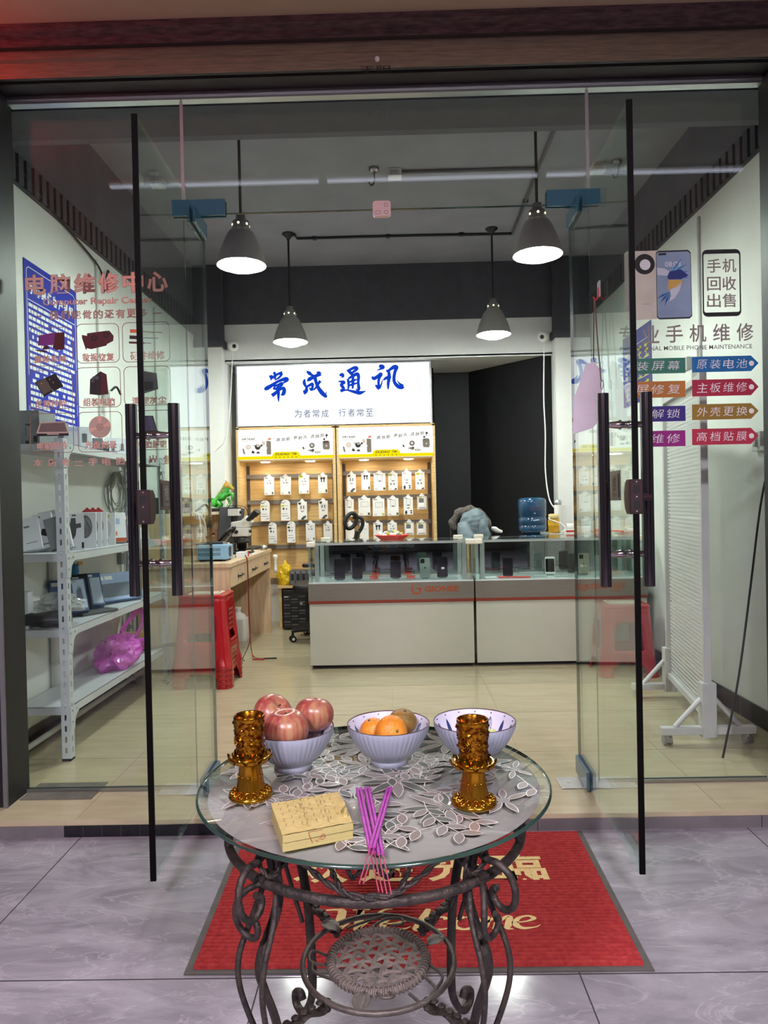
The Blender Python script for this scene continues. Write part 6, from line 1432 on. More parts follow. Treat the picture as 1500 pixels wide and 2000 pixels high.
b = MB(); b.box((1.7965, 4.90, 1.90), (1.7985, 5.50, 2.43)); build('sheet', b, mat('purple_print', '474388', .5), pp)
b = MB()
for r_, s_ in enumerate(['手机配件', '充值缴费', '快速维修']): pass
for r_ in range(3):
    for k_ in range(4):
        zc = 2.28-.13*r_; yc = 5.44-.135*k_
        b.stroke([(0, 0, .016), (.08, .01, .016)], (1.7955, yc, zc), -Y_, Z_, 0); b.stroke([(.01, -.04, .014), (.075, -.03, .014)], (1.7955, yc, zc), -Y_, Z_, 0); b.stroke([(.04, .025, .014), (.035, -.075, .014)], (1.7955, yc, zc), -Y_, Z_, 0); b.stroke([(.0, -.08, .014), (.08, -.07, .014)], (1.7955, yc, zc), -Y_, Z_, 0)
    b.stroke([(0, 0, .004), (.52, 0, .004)], (1.7955, 5.46, 2.315-.13*r_+.012), -Y_, Z_, 1)
build('print', b, [mat('yellow_print', 'd6cf3a', .5), M_paper], pp)
def perf():
    m, nt, out = nodes_of('white_perforated_steel')
    p = N(nt, 'ShaderNodeBsdfPrincipled', i_Roughness=.4); p.inputs['Base Color'].default_value = lin('d9d8d8')
    tc = N(nt, 'ShaderNodeTexCoord'); sp = N(nt, 'ShaderNodeSeparateXYZ'); L(nt, tc.outputs['Object'], sp.inputs[0])
    def fr_m(o, period, width):
        d_ = N(nt, 'ShaderNodeMath', operation='DIVIDE'); d_.inputs[1].default_value = period; L(nt, o, d_.inputs[0])
        f_ = N(nt, 'ShaderNodeMath', operation='FRACT'); L(nt, d_.outputs[0], f_.inputs[0])
        l_ = N(nt, 'ShaderNodeMath', operation='LESS_THAN'); l_.inputs[1].default_value = width; L(nt, f_.outputs[0], l_.inputs[0]); return l_.outputs[0]
    a = fr_m(sp.outputs['Y'], .02, .62); b_ = fr_m(sp.outputs['Z'], .0205, .42)
    mu = N(nt, 'ShaderNodeMath', operation='MULTIPLY'); L(nt, a, mu.inputs[0]); L(nt, b_, mu.inputs[1])
    tr = N(nt, 'ShaderNodeBsdfTransparent'); mx = N(nt, 'ShaderNodeMixShader')
    L(nt, mu.outputs[0], mx.inputs[0]); L(nt, p.outputs[0], mx.inputs[1]); L(nt, tr.outputs[0], mx.inputs[2]); L(nt, mx.outputs[0], out.inputs[0]); return m
M_perf = perf()
M_pw = mat('white_powder_coat', 'cfcdce', .4, .1)
pg = thing('pegboard_stand', 'white perforated display panel on castors along the right wall', 'display stand', (1.49, 3.66, FZ))
A0, A1 = V((1.43, 3.275, 0)), V((1.56, 4.06, 0)); dd = (A1-A0).normalized(); nn = V((-dd.y, dd.x, 0))
b = MB(); PZ0, PZ1 = .20, 1.74
for (z0, z1) in ((PZ0, .62), (.624, 1.10), (1.104, PZ1)): b.poly([(0, z0), ((A1-A0).length, z0), ((A1-A0).length, z1), (0, z1)], A0-nn*.004, dd, Z_, 0, .003)
build('perforated_panel', b, M_perf, pg)
for k_, A in enumerate((A0, A1)):
    b = MB(); b.obox(A+V((0, 0, 1.0)), (.032, .032, 1.66), Rz(math.atan2(dd.y, dd.x)));  u_ = build('upright', b, M_pw, pg, bevel=.002)
    b = MB(); b.obox(A+V((0, 0, .22)), (.066, .05, .25)); build('sleeve', b, M_pw, u_, bevel=.002)
    b = MB(); b.box((A.x-.215, A.y-.02, .108), (A.x+.215, A.y+.02, .142)); f_ = build('foot_bar', b, M_pw, pg, bevel=.003)
    for s_ in (-1, 1):
        b = MB(); b.tube([(A.x+.15*s_, A.y, .142), (A.x+.03*s_, A.y, .27)], .013, 0, 4); build('brace', b, M_pw, f_)
        b = MB(); x = A.x+.185*s_
        b.cyl((x, A.y, .098), (x, A.y, .11), .016, 1, 12); b.box((x-.014, A.y-.022, .075), (x+.014, A.y+.022, .098), 1)
        for w_ in (-.012, .012): b.cyl((x+w_-.007, A.y+.005, FZ+.021), (x+w_+.007, A.y+.005, FZ+.021), .021, 0, 16)
        b.box((x-.004, A.y-.016, FZ+.02), (x+.004, A.y+.02, .08), 1)
        build('castor', b, [mat('grey_castor', '9d9a95', .4), M_alu], f_)
b = MB(); b.obox((A0+A1)/2+V((0, 0, PZ1+.01)), ((A1-A0).length, .03, .03), Rz(math.atan2(dd.y, dd.x))); build('top_bar', b, M_pw, pg)
b = MB(); b.obox((A0+A1)/2+V((0, 0, .19)), ((A1-A0).length, .03, .03), Rz(math.atan2(dd.y, dd.x))); build('bottom_bar', b, M_pw, pg)
b = MB(); b.tube(smooth_path([(1.41, 3.085, FZ+.005), (1.50, 3.12, .40), (1.60, 3.2, .80), (1.70, 3.3, 1.15), (1.78, 3.36, 1.38)], 6), .005, 0, 8); tag(build('black_rod', b, M_rubber), 'thin black rod leaning against the right wall by the pegboard', 'rod')

# ------------------------------------------------------------------ welcome mat
mt = thing('welcome_mat', 'red ribbed doormat with grey rubber rim and cream lettering', 'doormat', (.03, 2.17, 0))
c0, c1, c2, c3 = V((-.565, 1.795, 0)), V((.637, 1.788, 0)), V((.655, 2.552, 0)), V((-.583, 2.545, 0))
b = MB(); b.add([c0, c1, c2, c3]+[p+V((0, 0, .004)) for p in (c0, c1, c2, c3)], [(3, 2, 1, 0), (4, 5, 6, 7), (0, 1, 5, 4), (1, 2, 6, 5), (2, 3, 7, 6), (3, 0, 4, 7)])
build('rubber_rim', b, mat('grey_rubber_rim', '55534f', .8, var=.15, scale=20), mt)
def bil(u, v): return (c0*(1-u)+c1*u)*(1-v)+(c3*(1-u)+c2*u)*v
b = MB(); nr = 44; pts = []
for i in range(nr):
    for o_, h in ((0, .0042), (.10, .0048), (.22, .0112), (.36, .0130), (.60, .0135), (.82, .0128), (.94, .0110)): pts.append((.022+(.978-.022)*(i+o_)/nr, h))
pts.append((.978, .0042))
vs = []
for (v, h) in pts:
    for u in (.018, .982): vs.append(bil(u, v)+V((0, 0, h)))
b.add(vs, [(2*i, 2*i+1, 2*i+3, 2*i+2) for i in range(len(pts)-1)])
build('ribbed_pile', b, mat('red_ribbed_carpet', '9c3032', .95, c2='b0403d', scale=60, bump=.6, bscale=220, spec=.15), mt)
M_gold = mat('cream_inlay', 'd9b878', .85, c2='e2c98f', scale=90, bump=.3, bscale=200)
b = MB(); zt = .0142
xs = [-.345, -.130, .085, .290]
for x, ch in zip(xs, '欢迎光臨'): b.text(ch, (x, 2.205, zt), X_*.175, Y_*.165, 0, .022)
# slanted word, traced with broad pen strokes (x, y in a 1000 x 300 field)
O = V((-.235, 1.948, zt)); Uu = X_*.60/1000; Ww = Y_*.112/300
Wd = [[(20, 285, 18), (70, 290, 26), (100, 270, 40), (95, 150, 44), (90, 10, 30)], [(90, 10, 16), (170, 190, 14), (190, 285, 34), (185, 120, 42), (175, 10, 26)], [(175, 10, 14), (250, 170, 14), (300, 275, 20), (345, 290, 10)], [(150, 284, 14), (235, 286, 14)],
      [(300, 92, 14), (370, 110, 18), (410, 145, 26), (380, 175, 22), (325, 150, 24), (300, 80, 34), (330, 22, 30), (400, 30, 14), (430, 60, 6)],
      [(520, 288, 26), (500, 200, 38), (470, 90, 38), (455, 20, 34), (490, 6, 14)],
      [(600, 140, 26), (590, 172, 20), (550, 160, 26), (515, 90, 36), (530, 22, 30), (590, 22, 14), (625, 55, 6)],
      [(690, 172, 24), (640, 130, 34), (635, 50, 34), (680, 14, 24), (735, 55, 34), (745, 140, 32), (695, 172, 22)],
      [(775, 150, 10), (795, 172, 24), (785, 90, 36), (765, 8, 32)], [(780, 80, 12), (830, 160, 22), (850, 165, 30), (838, 80, 36), (820, 8, 30)], [(838, 80, 12), (880, 160, 22), (902, 165, 30), (890, 80, 36), (878, 22, 28), (905, 10, 10)],
      [(930, 92, 14), (985, 110, 18), (1015, 145, 26), (990, 175, 22), (945, 150, 24), (920, 80, 34), (945, 22, 30), (1005, 30, 14), (1035, 60, 6)]]
for s_ in Wd: b.stroke(s_, O, Uu, Ww, 0, 1.0, 6)
build('lettering', b, M_gold, mt)

# ------------------------------------------------------------------ wrought iron table with flowered glass top
TX, TY, TZ, TR = -.05, 1.412, .652, .347
tb = thing('iron_table', 'round bistro table of dark wrought iron with flowered frosted glass top', 'table', (TX, TY, 0))
b = MB(); b.lathe([(0, -.008), (TR-.004, -.008), (TR, -.005), (TR, -.003), (TR-.004, 0), (0, 0)], (TX, TY, TZ), 0, 96)
for i in range(len(b.f)):
    c_ = sum((b.v[k] for k in b.f[i]), V((0, 0, 0)))/len(b.f[i])
    if (c_-V((TX, TY, c_.z))).length > TR-.0035: b.m[i] = 1
top = build('glass_top', b, [glass('table_glass', (.97, .99, .98)), MATS['green_glass_edge']], tb)
def frosted():
    m, nt, out = nodes_of('frosted_backing')
    d_ = N(nt, 'ShaderNodeBsdfPrincipled', i_Roughness=.28); 
    tc = N(nt, 'ShaderNodeTexCoord'); nz = N(nt, 'ShaderNodeTexNoise', i_Scale=5.0, i_Detail=4.0); L(nt, tc.outputs['Object'], nz.inputs[0])
    rp = N(nt, 'ShaderNodeValToRGB'); rp.color_ramp.elements[0].position = .35; rp.color_ramp.elements[0].color = lin('b5b0ab'); rp.color_ramp.elements[1].position = .65; rp.color_ramp.elements[1].color = lin('cbc7c0')
    L(nt, nz.outputs['Fac'], rp.inputs[0]); L(nt, rp.outputs[0], d_.inputs['Base Color'])
    t_ = N(nt, 'ShaderNodeBsdfTransparent'); t_.inputs[0].default_value = (.8, .82, .8, 1)
    mx = N(nt, 'ShaderNodeMixShader'); mx.inputs[0].default_value = .8
    L(nt, t_.outputs[0], mx.inputs[1]); L(nt, d_.outputs[0], mx.inputs[2]); L(nt, mx.outputs[0], out.inputs[0]); return m
b = MB(); b.lathe([(0, -.0095), (TR-.022, -.0095), (TR-.022, -.0085), (0, -.0085)], (TX, TY, TZ), 0, 72)
build('frosted_backing', b, frosted(), top)
M_pet = mat('silver_petal_print', '7d7c76', .4, var=.1, spec=.2); M_petd = mat('grey_green_petal_print', '545b53', .4, var=.12, spec=.2); M_line = mat('pale_petal_line', 'c9c6be', .3); M_petp = mat('rose_grey_petal_print', '7c7670', .4, spec=.2)
b = MB(); rnd = random.Random(11)
def lens(cx_, cy_, a, ln, wd, m, z, line=True):
    ca, sa = math.cos(a), math.sin(a); P = []
    n_ = 7
    for i in range(n_+1): t = i/n_; P.append((t*ln, wd*math.sin(PI*t)**.8*(1-.25*t)))
    Q = P+[(x, -y) for x, y in P[::-1]][1:-1]
    w = [(cx_+x*ca-y*sa, cy_+x*sa+y*ca) for x, y in Q]
    if any(math.hypot(x, y) > TR-.026 for x, y in w): return
    b.poly(w, (TX, TY, TZ+z), X_, Y_, m)
    if line: b.stroke([(x, y, .0016) for x, y in w+[w[0]]], (TX, TY, TZ+z+.00012), X_, Y_, 2, 1, 1)
def flower(fx, fy, r, n_, m, z, rot=0):
    for k in range(n_): lens(fx+.008*math.cos(rot+2*PI*k/n_), fy+.008*math.sin(rot+2*PI*k/n_), rot+2*PI*k/n_, r*(.85+.3*rnd.random()), r*.16, m if k % 3 else 1-m if m < 2 else m, z+.00003*k)
    b.poly(circ(fx, fy, .012, 14), (TX, TY, TZ+z+.0003), X_, Y_, 0)
def spray(x0, y0, a, n_, ln, z, bend=.15):
    pts = [(x0, y0)]
    for k in range(n_): a += bend; pts.append((pts[-1][0]+ln*math.cos(a), pts[-1][1]+ln*math.sin(a)))
    if any(math.hypot(*p) > TR-.03 for p in pts): pts = [p for p in pts if math.hypot(*p) < TR-.03]
    if len(pts) < 2: return
    b.stroke([(x, y, .0016) for x, y in pts], (TX, TY, TZ+z), X_, Y_, 2, 1, 3)
    for k in range(1, len(pts)):
        d_ = math.atan2(pts[k][1]-pts[k-1][1], pts[k][0]-pts[k-1][0])
        for s_ in (-1, 1): lens(pts[k][0], pts[k][1], d_+s_*.8, .04, .010, rnd.choice([0, 1, 3]), z+.00004)
for (fx, fy, r, n_, m) in ((.045, -.015, .075, 9, 1), (.135, -.145, .07, 8, 1), (-.135, .05, .07, 9, 1), (-.02, .20, .075, 9, 0), (-.10, -.20, .065, 8, 3), (.21, .06, .07, 9, 1), (-.24, -.08, .06, 8, 0), (.16, .20, .065, 8, 3), (-.19, .18, .06, 8, 1), (.02, -.255, .05, 7, 0), (.24, -.12, .05, 7, 3), (-.02, .07, .05, 7, 0), (-.28, .06, .045, 7, 3), (.285, .03, .04, 6, 0), (.05, .28, .04, 7, 1)):
    flower(fx, fy, r, n_, m, .00025+.0004*rnd.random(), rnd.random())
for i in range(34):
    a = rnd.uniform(0, 2*PI); r = TR*.9*math.sqrt(rnd.random()); spray(r*math.cos(a), r*math.sin(a), rnd.uniform(0, 6.28), 4, .035, .00015+.00002*i, rnd.uniform(-.3, .3))
build('flower_print', b, [M_pet, M_petd, M_line, M_petp], top)
# iron frame
RZ, RR_ = .563, .289
def ringpts(r, z, n_=64): return [(TX+r*math.cos(2*PI*i/n_), TY+r*math.sin(2*PI*i/n_), z) for i in range(n_)]
b = MB(); b.tube(ringpts(RR_, RZ), .0085, 0, 10, True); build('apron_ring', b, M_iron, tb)
b = MB(); b.tube(ringpts(.30, TZ-.016), .005, 0, 8, True); build('support_ring', b, M_iron, tb)
LA = math.atan2(.77, .636)
angs = [LA, PI-LA, PI+LA, -LA]
def rad(a, r, z, t=0.): return V((TX+r*math.cos(a)-t*math.sin(a), TY+r*math.sin(a)+t*math.cos(a), z))
prof_leg = [(.272, .632), (.262, .58), (.256, .53), (.268, .49), (.296, .445), (.302, .415), (.294, .385), (.272, .325), (.258, .26), (.250, .16), (.252, .08), (.277, .03), (.302, .0125), (.324, .022), (.324, .047), (.302, .056), (.294, .044)]
for a in angs:
    P = smooth_path([rad(a, r, z) for r, z in prof_leg], 5)
    tdir = V((-math.sin(a), math.cos(a), 0))
    b = MB(); b.tube(P, [(.012 if i < 50 else .010, .0055 if i < 50 else .008) for i in range(len(P))], 0, 8, flat=tdir); lg = build('leg', b, M_iron, tb)
    for s_ in (-1, 1):
        b = MB(); b.tube(smooth_path([rad(a, .272, .56, .014*s_), rad(a, .292, .50, .026*s_), rad(a, .318, .445, .032*s_), rad(a, .322, .395, .030*s_), rad(a, .305, .325, .020*s_), rad(a, .272, .24, .009*s_)], 6), .0052, 0, 8); build('side_rod', b, M_iron, lg)
    # scrolls: a large curl outside the ring, a smaller one below it
    b = MB(); b.tube(smooth_path([rad(a, .268, .634), rad(a, .280, .615), rad(a, .300, .603), rad(a, .325, .602, .004), rad(a, .345, .588, .010), rad(a, .353, .562, .014), rad(a, .346, .535, .016), rad(a, .328, .522, .016), rad(a, .310, .528, .014), rad(a, .304, .546, .012), rad(a, .316, .556, .010)], 5), .0062, 0, 8); build('scroll', b, M_iron, lg)
    b = MB(); b.tube(smooth_path([rad(a, .290, .563), rad(a, .312, .553, -.018), rad(a, .324, .53, -.030), rad(a, .324, .502, -.030), rad(a, .318, .482, -.014), rad(a, .314, .482, .006), rad(a, .315, .500, .014), rad(a, .316, .515, .004)], 5), .0055, 0, 8); build('scroll', b, M_iron, lg)
    b = MB(); b.obox(rad(a, .27, .575), (.06, .018, .006), Rz(a) @ Ry(.15)); b.lathe([(0, 0), (.009, 0), (.007, .006), (0, .008)], rad(a, .262, .579), 0, 10); b.cyl(rad(a, .27, .575), rad(a, .285, .637), .006, 0, 8); build('bracket', b, M_iron, lg)
    b = MB(); b.tube(smooth_path([rad(a, .140, .275), rad(a, .165, .27), rad(a, .20, .285), rad(a, .235, .282), rad(a, .262, .30), rad(a, .274, .325)], 5), [(.012, .0035)]*26, 0, 8, flat=tdir)
    for k in range(6): b.lathe([(.0, 0), (.008, 0), (.005, .003), (.002, .001), (0, .001)], rad(a, .165+.02*k, .288+.002*k), 0, 10)
    b.lathe([(0, -.014), (.008, -.012), (.008, .006), (.0, .008)], rad(a, .147, .276), 0, 10); build('shelf_strut', b, M_iron, lg)
# rope scrolls between ring and top
def rope(name, pts, r=.0042):
    P = smooth_path(pts, 10); b = MB()
    for ph in (0, PI):
        Q = []
        for i, p in enumerate(P):
            t = (P[min(i+1, len(P)-1)]-P[max(i-1, 0)]).normalized(); u = t.orthogonal().normalized(); w = t.cross(u); a = i*.75+ph
            Q.append(p+u*math.cos(a)*r*.6+w*math.sin(a)*r*.6)
        b.tube(Q, r*.75, 0, 6)
    return build(name, b, M_iron, tb)
for base in (-PI/2, PI/2, 0, PI):
    def on_ring(da, z, r=.293): return rad(base+da, r, z)
    sp_ = .62 if abs(math.sin(base)) > .5 else .42
    rope('rope_scroll', [on_ring(-sp_*.75, .636), on_ring(-sp_*.45, .60), on_ring(-.1, .575), on_ring(.1, .575), on_ring(sp_*.45, .60), on_ring(sp_*.75, .636)])
    rope('rope_scroll', [on_ring(-sp_*.38, .64), on_ring(-sp_*.32, .605), on_ring(-.12, .578), on_ring(.12, .578), on_ring(sp_*.32, .605), on_ring(sp_*.38, .64)])
    for s_ in (-1, 1):
        rope('rope_curl', [on_ring(s_*(sp_*.98), .635), on_ring(s_*(sp_*.9), .60), on_ring(s_*(sp_*1.0), .58), on_ring(s_*(sp_*1.16), .595), on_ring(s_*(sp_*1.14), .622), on_ring(s_*(sp_*1.05), .615)], .0036)
    rope('rope_curl', [on_ring(-.13, .622), on_ring(-.09, .605), on_ring(-.02, .632), on_ring(.0, .638), on_ring(.02, .632), on_ring(.09, .605), on_ring(.13, .622)], .0034)
# lower shelf: ring, woven disc, leaves, tendrils
SZ_ = .284
b = MB(); b.tube(ringpts(.152, SZ_, 48), .0055, 0, 10, True); sh_ = build('shelf_ring', b, mat('grey_iron', '4d4742', .5, .5, c2='625b55', scale=30, bump=.3), tb)
M_rat = mat('grey_rattan', '5d554e', .7, c2='736a61', scale=30, bump=.1, bscale=120)
b = MB(); b.tube(ringpts(.096, SZ_, 60), .0065, 0, 8, True)
for i in range(70):
    a = 2*PI*i/70; c_ = V((TX+.096*math.cos(a), TY+.096*math.sin(a), SZ_)); rdir = V((math.cos(a), math.sin(a), 0)); td = V((-math.sin(a), math.cos(a), 0))
    b.tube([c_+rdir*.0082*math.cos(t)+Z_*.0082*math.sin(t)+td*.0025*(t/PI-1) for t in [2*PI*k/8 for k in range(8)]], .0022, 0, 4, True)
build('woven_rim', b, M_rat, sh_)
b = MB()
for d_i in range(3):
    an = PI*d_i/3+.26; u = V((math.cos(an), math.sin(an), 0)); w = V((-math.sin(an), math.cos(an), 0))
    for k in range(-5, 6):
        off = .0225*k+.006*d_i
        if abs(off) > .088: continue
        hl = math.sqrt(.094**2-off*off)
        for dup_ in (-.003, 0, .003):
            pts = [V((TX, TY, SZ_))+w*(off+dup_)+u*x+Z_*(.002*math.sin(x*140+d_i*2.1+k*PI)) for x in [(-hl+2*hl*i/22) for i in range(23)]]
            b.tube(pts, .0016, 0, 5)
build('woven_seat', b, M_rat, sh_)
def leafshape(name, c_, a, ln, parent, tilt=.25):
    b = MB(); n_ = 8; vs = []; 
    for i in range(n_+1):
        t = i/n_; wv = ln*.34*math.sin(PI*min(1, t*1.02))**.75*(1+.07*math.cos(9*PI*t))
        for s_ in (-1, -.5, 0, .5, 1): vs.append(V((t*ln, s_*wv, .006*abs(s_)-.01*t*t+.0015*math.sin(20*t+3*abs(s_)))))
    fs = [(i*5+k, i*5+k+1, i*5+k+6, i*5+k+5) for i in range(n_) for k in range(4)]
    b.add(vs, fs, 0, True); b.xf(T(c_) @ Rz(a) @ Ry(-tilt)); return build(name, b, mat('grey_iron_leaf', '6b655e', .5, .4, bump=.3), parent, solid=.0015)
leafshape('iron_leaf', (TX-.085, TY+.085, SZ_+.004), PI*.82, .05, sh_)
leafshape('iron_leaf', (TX+.100, TY+.03, SZ_+.006), .55, .045, sh_)
leafshape('iron_leaf', (TX-.025, TY-.10, SZ_+.0), -PI*.55, .05, sh_, .1)
for pts in ([(-.105, .01), (-.135, .025), (-.138, -.005), (-.112, -.02), (-.10, -.01)], [(-.13, -.01), (-.125, -.04), (-.07, -.072)], [(-.02, .098), (.01, .13), (.045, .135), (.05, .115), (.025, .11)], [(-.07, .10), (-.03, .125), (.01, .145)], [(.085, -.05), (.11, -.095), (.085, -.13), (.06, -.105)], [(.10, -.02), (.125, -.06), (.10, -.11)], [(.02, -.098), (.03, -.112), (.01, -.115), (.0, -.10)]):
    b = MB(); b.tube(smooth_path([(TX+x, TY+y, SZ_+.003) for x, y in pts], 5), .003, 0, 6); build('tendril', b, mat('grey_iron', '4d4742'), sh_)

# ------------------------------------------------------------------ on the table
M_porc = mat('lavender_porcelain', 'a3abbb', .18, coat=.5, var=.01); M_porcin = mat('white_porcelain', 'cfd1e0', .15, coat=.5, var=.01); M_brim = mat('brown_rim_glaze', '3b2420', .3); M_blue = mat('blue_underglaze', '2b3a66', .3)
GT = TZ+.0008
def bowl(x, y, label, rot):
    t = thing('porcelain_bowl', label, 'bowl', (x, y, GT), 'ribbed porcelain bowls')
    R_, H = .0875, .084
    b = MB(); nb = 240
    def rib(r, z, a, i): return r*(1+.022*abs(math.sin(a*24))*(1 if .016 < z < H-.006 and i < 14 else 0))
    b.lathe([(.0, .003), (.034, .003), (.036, .0), (.040, 0), (.039, .010), (.040, .014), (.052, .022), (.063, .034), (.072, .048), (.0795, .062), (.0845, .074), (R_, H-.001), (R_, H)], (x, y, GT), 0, nb, mod=rib)
    b.lathe([(R_, H), (R_-.0015, H+.0005), (R_-.003, H-.001), (.0815, .073), (.0762, .062), (.0685, .048), (.0595, .035), (.048, .024), (.03, .018), (0, .0165)], (x, y, GT), 1, nb)
    k = build('body', b, [M_porc, M_porcin], t)
    b = MB(); b.tube([(x+(R_-.0012)*math.cos(a), y+(R_-.0012)*math.sin(a), GT+H+.0002) for a in [2*PI*i/60 for i in range(60)]], .0013, 0, 6, True); build('glazed_rim', b, M_brim, k)
    b = MB()
    def inn(a, z):
        r = [(.084-.0, .074), (.0762, .062), (.0685, .048), (.0595, .035)]
        zs = [.035, .048, .062, .073, .084]; rs = [.0595, .0685, .0762, .0815, .0845]
        for i in range(4):
            if zs[i] <= z <= zs[i+1]: q = rs[i]+(rs[i+1]-rs[i])*(z-zs[i])/(zs[i+1]-zs[i])-.0007; return V((x+q*math.cos(a), y+q*math.sin(a), GT+z))
    for k_ in range(14):
        a = rot+2*PI*k_/14; full = k_ % 2
        rows_ = [(.036, .002), (.042, .055), (.05, .072), (.058, .062), (.066, .035), (.071, .004)]
        L_ = [inn(a-w_, z) for z, w_ in rows_]; R2 = [inn(a+w_, z) for z, w_ in rows_]; n_ = len(rows_)
        if full: b.add(L_+R2, [(i, n_+i, n_+i+1, i+1) for i in range(n_-1)])
        else:
            b.tube(L_, .0006, 0, 4); b.tube(R2, .0006, 0, 4)
            for i in range(1, n_-1): b.tube([L_[i], R2[i]], .0005, 0, 4)
            b.tube([inn(a, .037), inn(a, .07)], .0005, 0, 4)
        c_ = inn(a, .078); b.tube([c_, c_+V((0, 0, .002))], .0014, 0, 6)
    build('painted_motif', b, M_blue, k)
    return t
B1, B2, B3 = (-.222, 1.472), (-.021, 1.492), (.162, 1.498)
bowl(*B1, 'lavender ribbed porcelain bowl holding three apples, left of three', .2)
bowl(*B2, 'lavender ribbed porcelain bowl holding mandarins, middle of three', .5)
bowl(*B3, 'lavender ribbed porcelain bowl holding one green sweet, right of three', .1)
def apple_mat():
    m, nt, out = nodes_of('striped_apple_skin'); p = N(nt, 'ShaderNodeBsdfPrincipled', i_Roughness=.3); tc = N(nt, 'ShaderNodeTexCoord')
    mp = N(nt, 'ShaderNodeMapping'); mp.inputs['Scale'].default_value = (60, 60, 9); L(nt, tc.outputs['Object'], mp.inputs[0])
    n1 = N(nt, 'ShaderNodeTexNoise', i_Scale=2.0, i_Detail=5.0); L(nt, mp.outputs[0], n1.inputs[0])
    n2 = N(nt, 'ShaderNodeTexNoise', i_Scale=14.0, i_Detail=2.0); L(nt, tc.outputs['Object'], n2.inputs[0])
    ad = N(nt, 'ShaderNodeMath', operation='ADD'); L(nt, n1.outputs['Fac'], ad.inputs[0]); L(nt, n2.outputs['Fac'], ad.inputs[1])
    rp = N(nt, 'ShaderNodeValToRGB'); e = rp.color_ramp.elements; e[0].position = .36; e[0].color = lin('7c2e2d'); e[1].position = .60; e[1].color = lin('ab815e'); k = rp.color_ramp.elements.new(.49); k.color = lin('9c5249')
    h_ = N(nt, 'ShaderNodeMath', operation='MULTIPLY'); h_.inputs[1].default_value = .5; L(nt, ad.outputs[0], h_.inputs[0]); L(nt, h_.outputs[0], rp.inputs[0]); L(nt, rp.outputs[0], p.inputs['Base Color'])
    L(nt, p.outputs[0], out.inputs[0]); return m
M_apple = apple_mat(); M_stem = mat('brown_stem', '4a3524', .8)
def apple(p, r, label, rx=0., ry=0., m=None):
    t = thing('apple', label, 'apple', p, 'apples in the left bowl'); A = T(p) @ Rx(rx) @ Ry(ry)
    b = MB(); prof_ = []
    for i in range(23):
        th = -PI/2+PI*i/22; rr_ = math.cos(th); z = math.sin(th)
        z2 = z*.9-.28*math.exp(-(rr_/.28)**2)*(1 if z > 0 else -.55); prof_.append((r*rr_*(1.0+.05*z)+1e-5, r*z2))
    b.lathe(prof_, (0, 0, 0), 0, 32, mod=lambda R_, z, a, i: R_*(1+.02*math.cos(5*a)*(z < 0)+.012*math.cos(2*a+1))); b.xf(A); build('flesh', b, m or M_apple, t)
    b = MB(); b.tube([(0, 0, r*.55), (.001, .001, r*.66), (.003, .002, r*.74)], .0016, 0, 6); b.xf(A); build('stem', b, M_stem, t)
apple((-.268, 1.505, .756), .0425, 'pinkish apple with deep stem hollow, back left in the left bowl', .5, .55)
apple((-.180, 1.512, .752), .0415, 'redder apple at the back right of the left bowl', -.15, .12)
apple((-.229, 1.436, .745), .0460, 'largest pinkish apple at the front of the left bowl', .05, -.1)
M_or = mat('mandarin_peel', 'c97a1c', .4, c2='d98f2a', scale=25, bump=.35, bscale=160); M_ol = mat('olive_mandarin_peel', '8a6526', .45, c2='6f5a24', scale=30, bump=.35, bscale=160)
def mandarin(p, r, label, m, rx=0., ry=0.):
    t = thing('mandarin', label, 'mandarin', p, 'mandarins in the middle bowl'); A = T(p) @ Rx(rx) @ Ry(ry)
    b = MB(); b.lathe([(r*math.cos(th)+1e-5, r*.84*math.sin(th)-r*.07*math.exp(-(math.cos(th)/.2)**2)) for th in [-PI/2+PI*i/18 for i in range(19)]], (0, 0, 0), 0, 26, mod=lambda R_, z, a, i: R_*(1+.014*math.cos(7*a)*(z > .3*r))); b.xf(A); build('peel', b, m, t)
    b = MB(); b.lathe([(0, 0), (.0035, 0), (.003, .002), (0, .003)], (0, 0, r*.765), 0, 10); b.xf(A); build('stem_button', b, mat('green_brown_button', '5b5a2c', .8), t)
mandarin((-.055, 1.497, .722), .027, 'small orange mandarin at the left of the middle bowl', M_or, .2, -.3)
mandarin((-.014, 1.463, .7275), .0335, 'largest orange mandarin with stem showing, front of the middle bowl', M_or, 1.25, .45)
mandarin((.010, 1.523, .730), .031, 'olive brown mandarin at the back right of the middle bowl', M_ol, .2, .2)
for (dx, dy, lb) in ((.035, .0, 'pale green round sweet, nearest the right rim of the right bowl'),):
    b = MB(); r = .019; b.lathe([(r*math.cos(th)+1e-5, r*math.sin(th)) for th in [-PI/2+PI*i/12 for i in range(13)]], (B3[0]+dx, B3[1]+dy, GT+.0165+r+.3*abs(dx)), 0, 20); tag(build('green_sweet', b, mat('pale_green_sweet', 'a5b86a', .25, c2='bccb82', coat=.4)), lb, 'sweet')

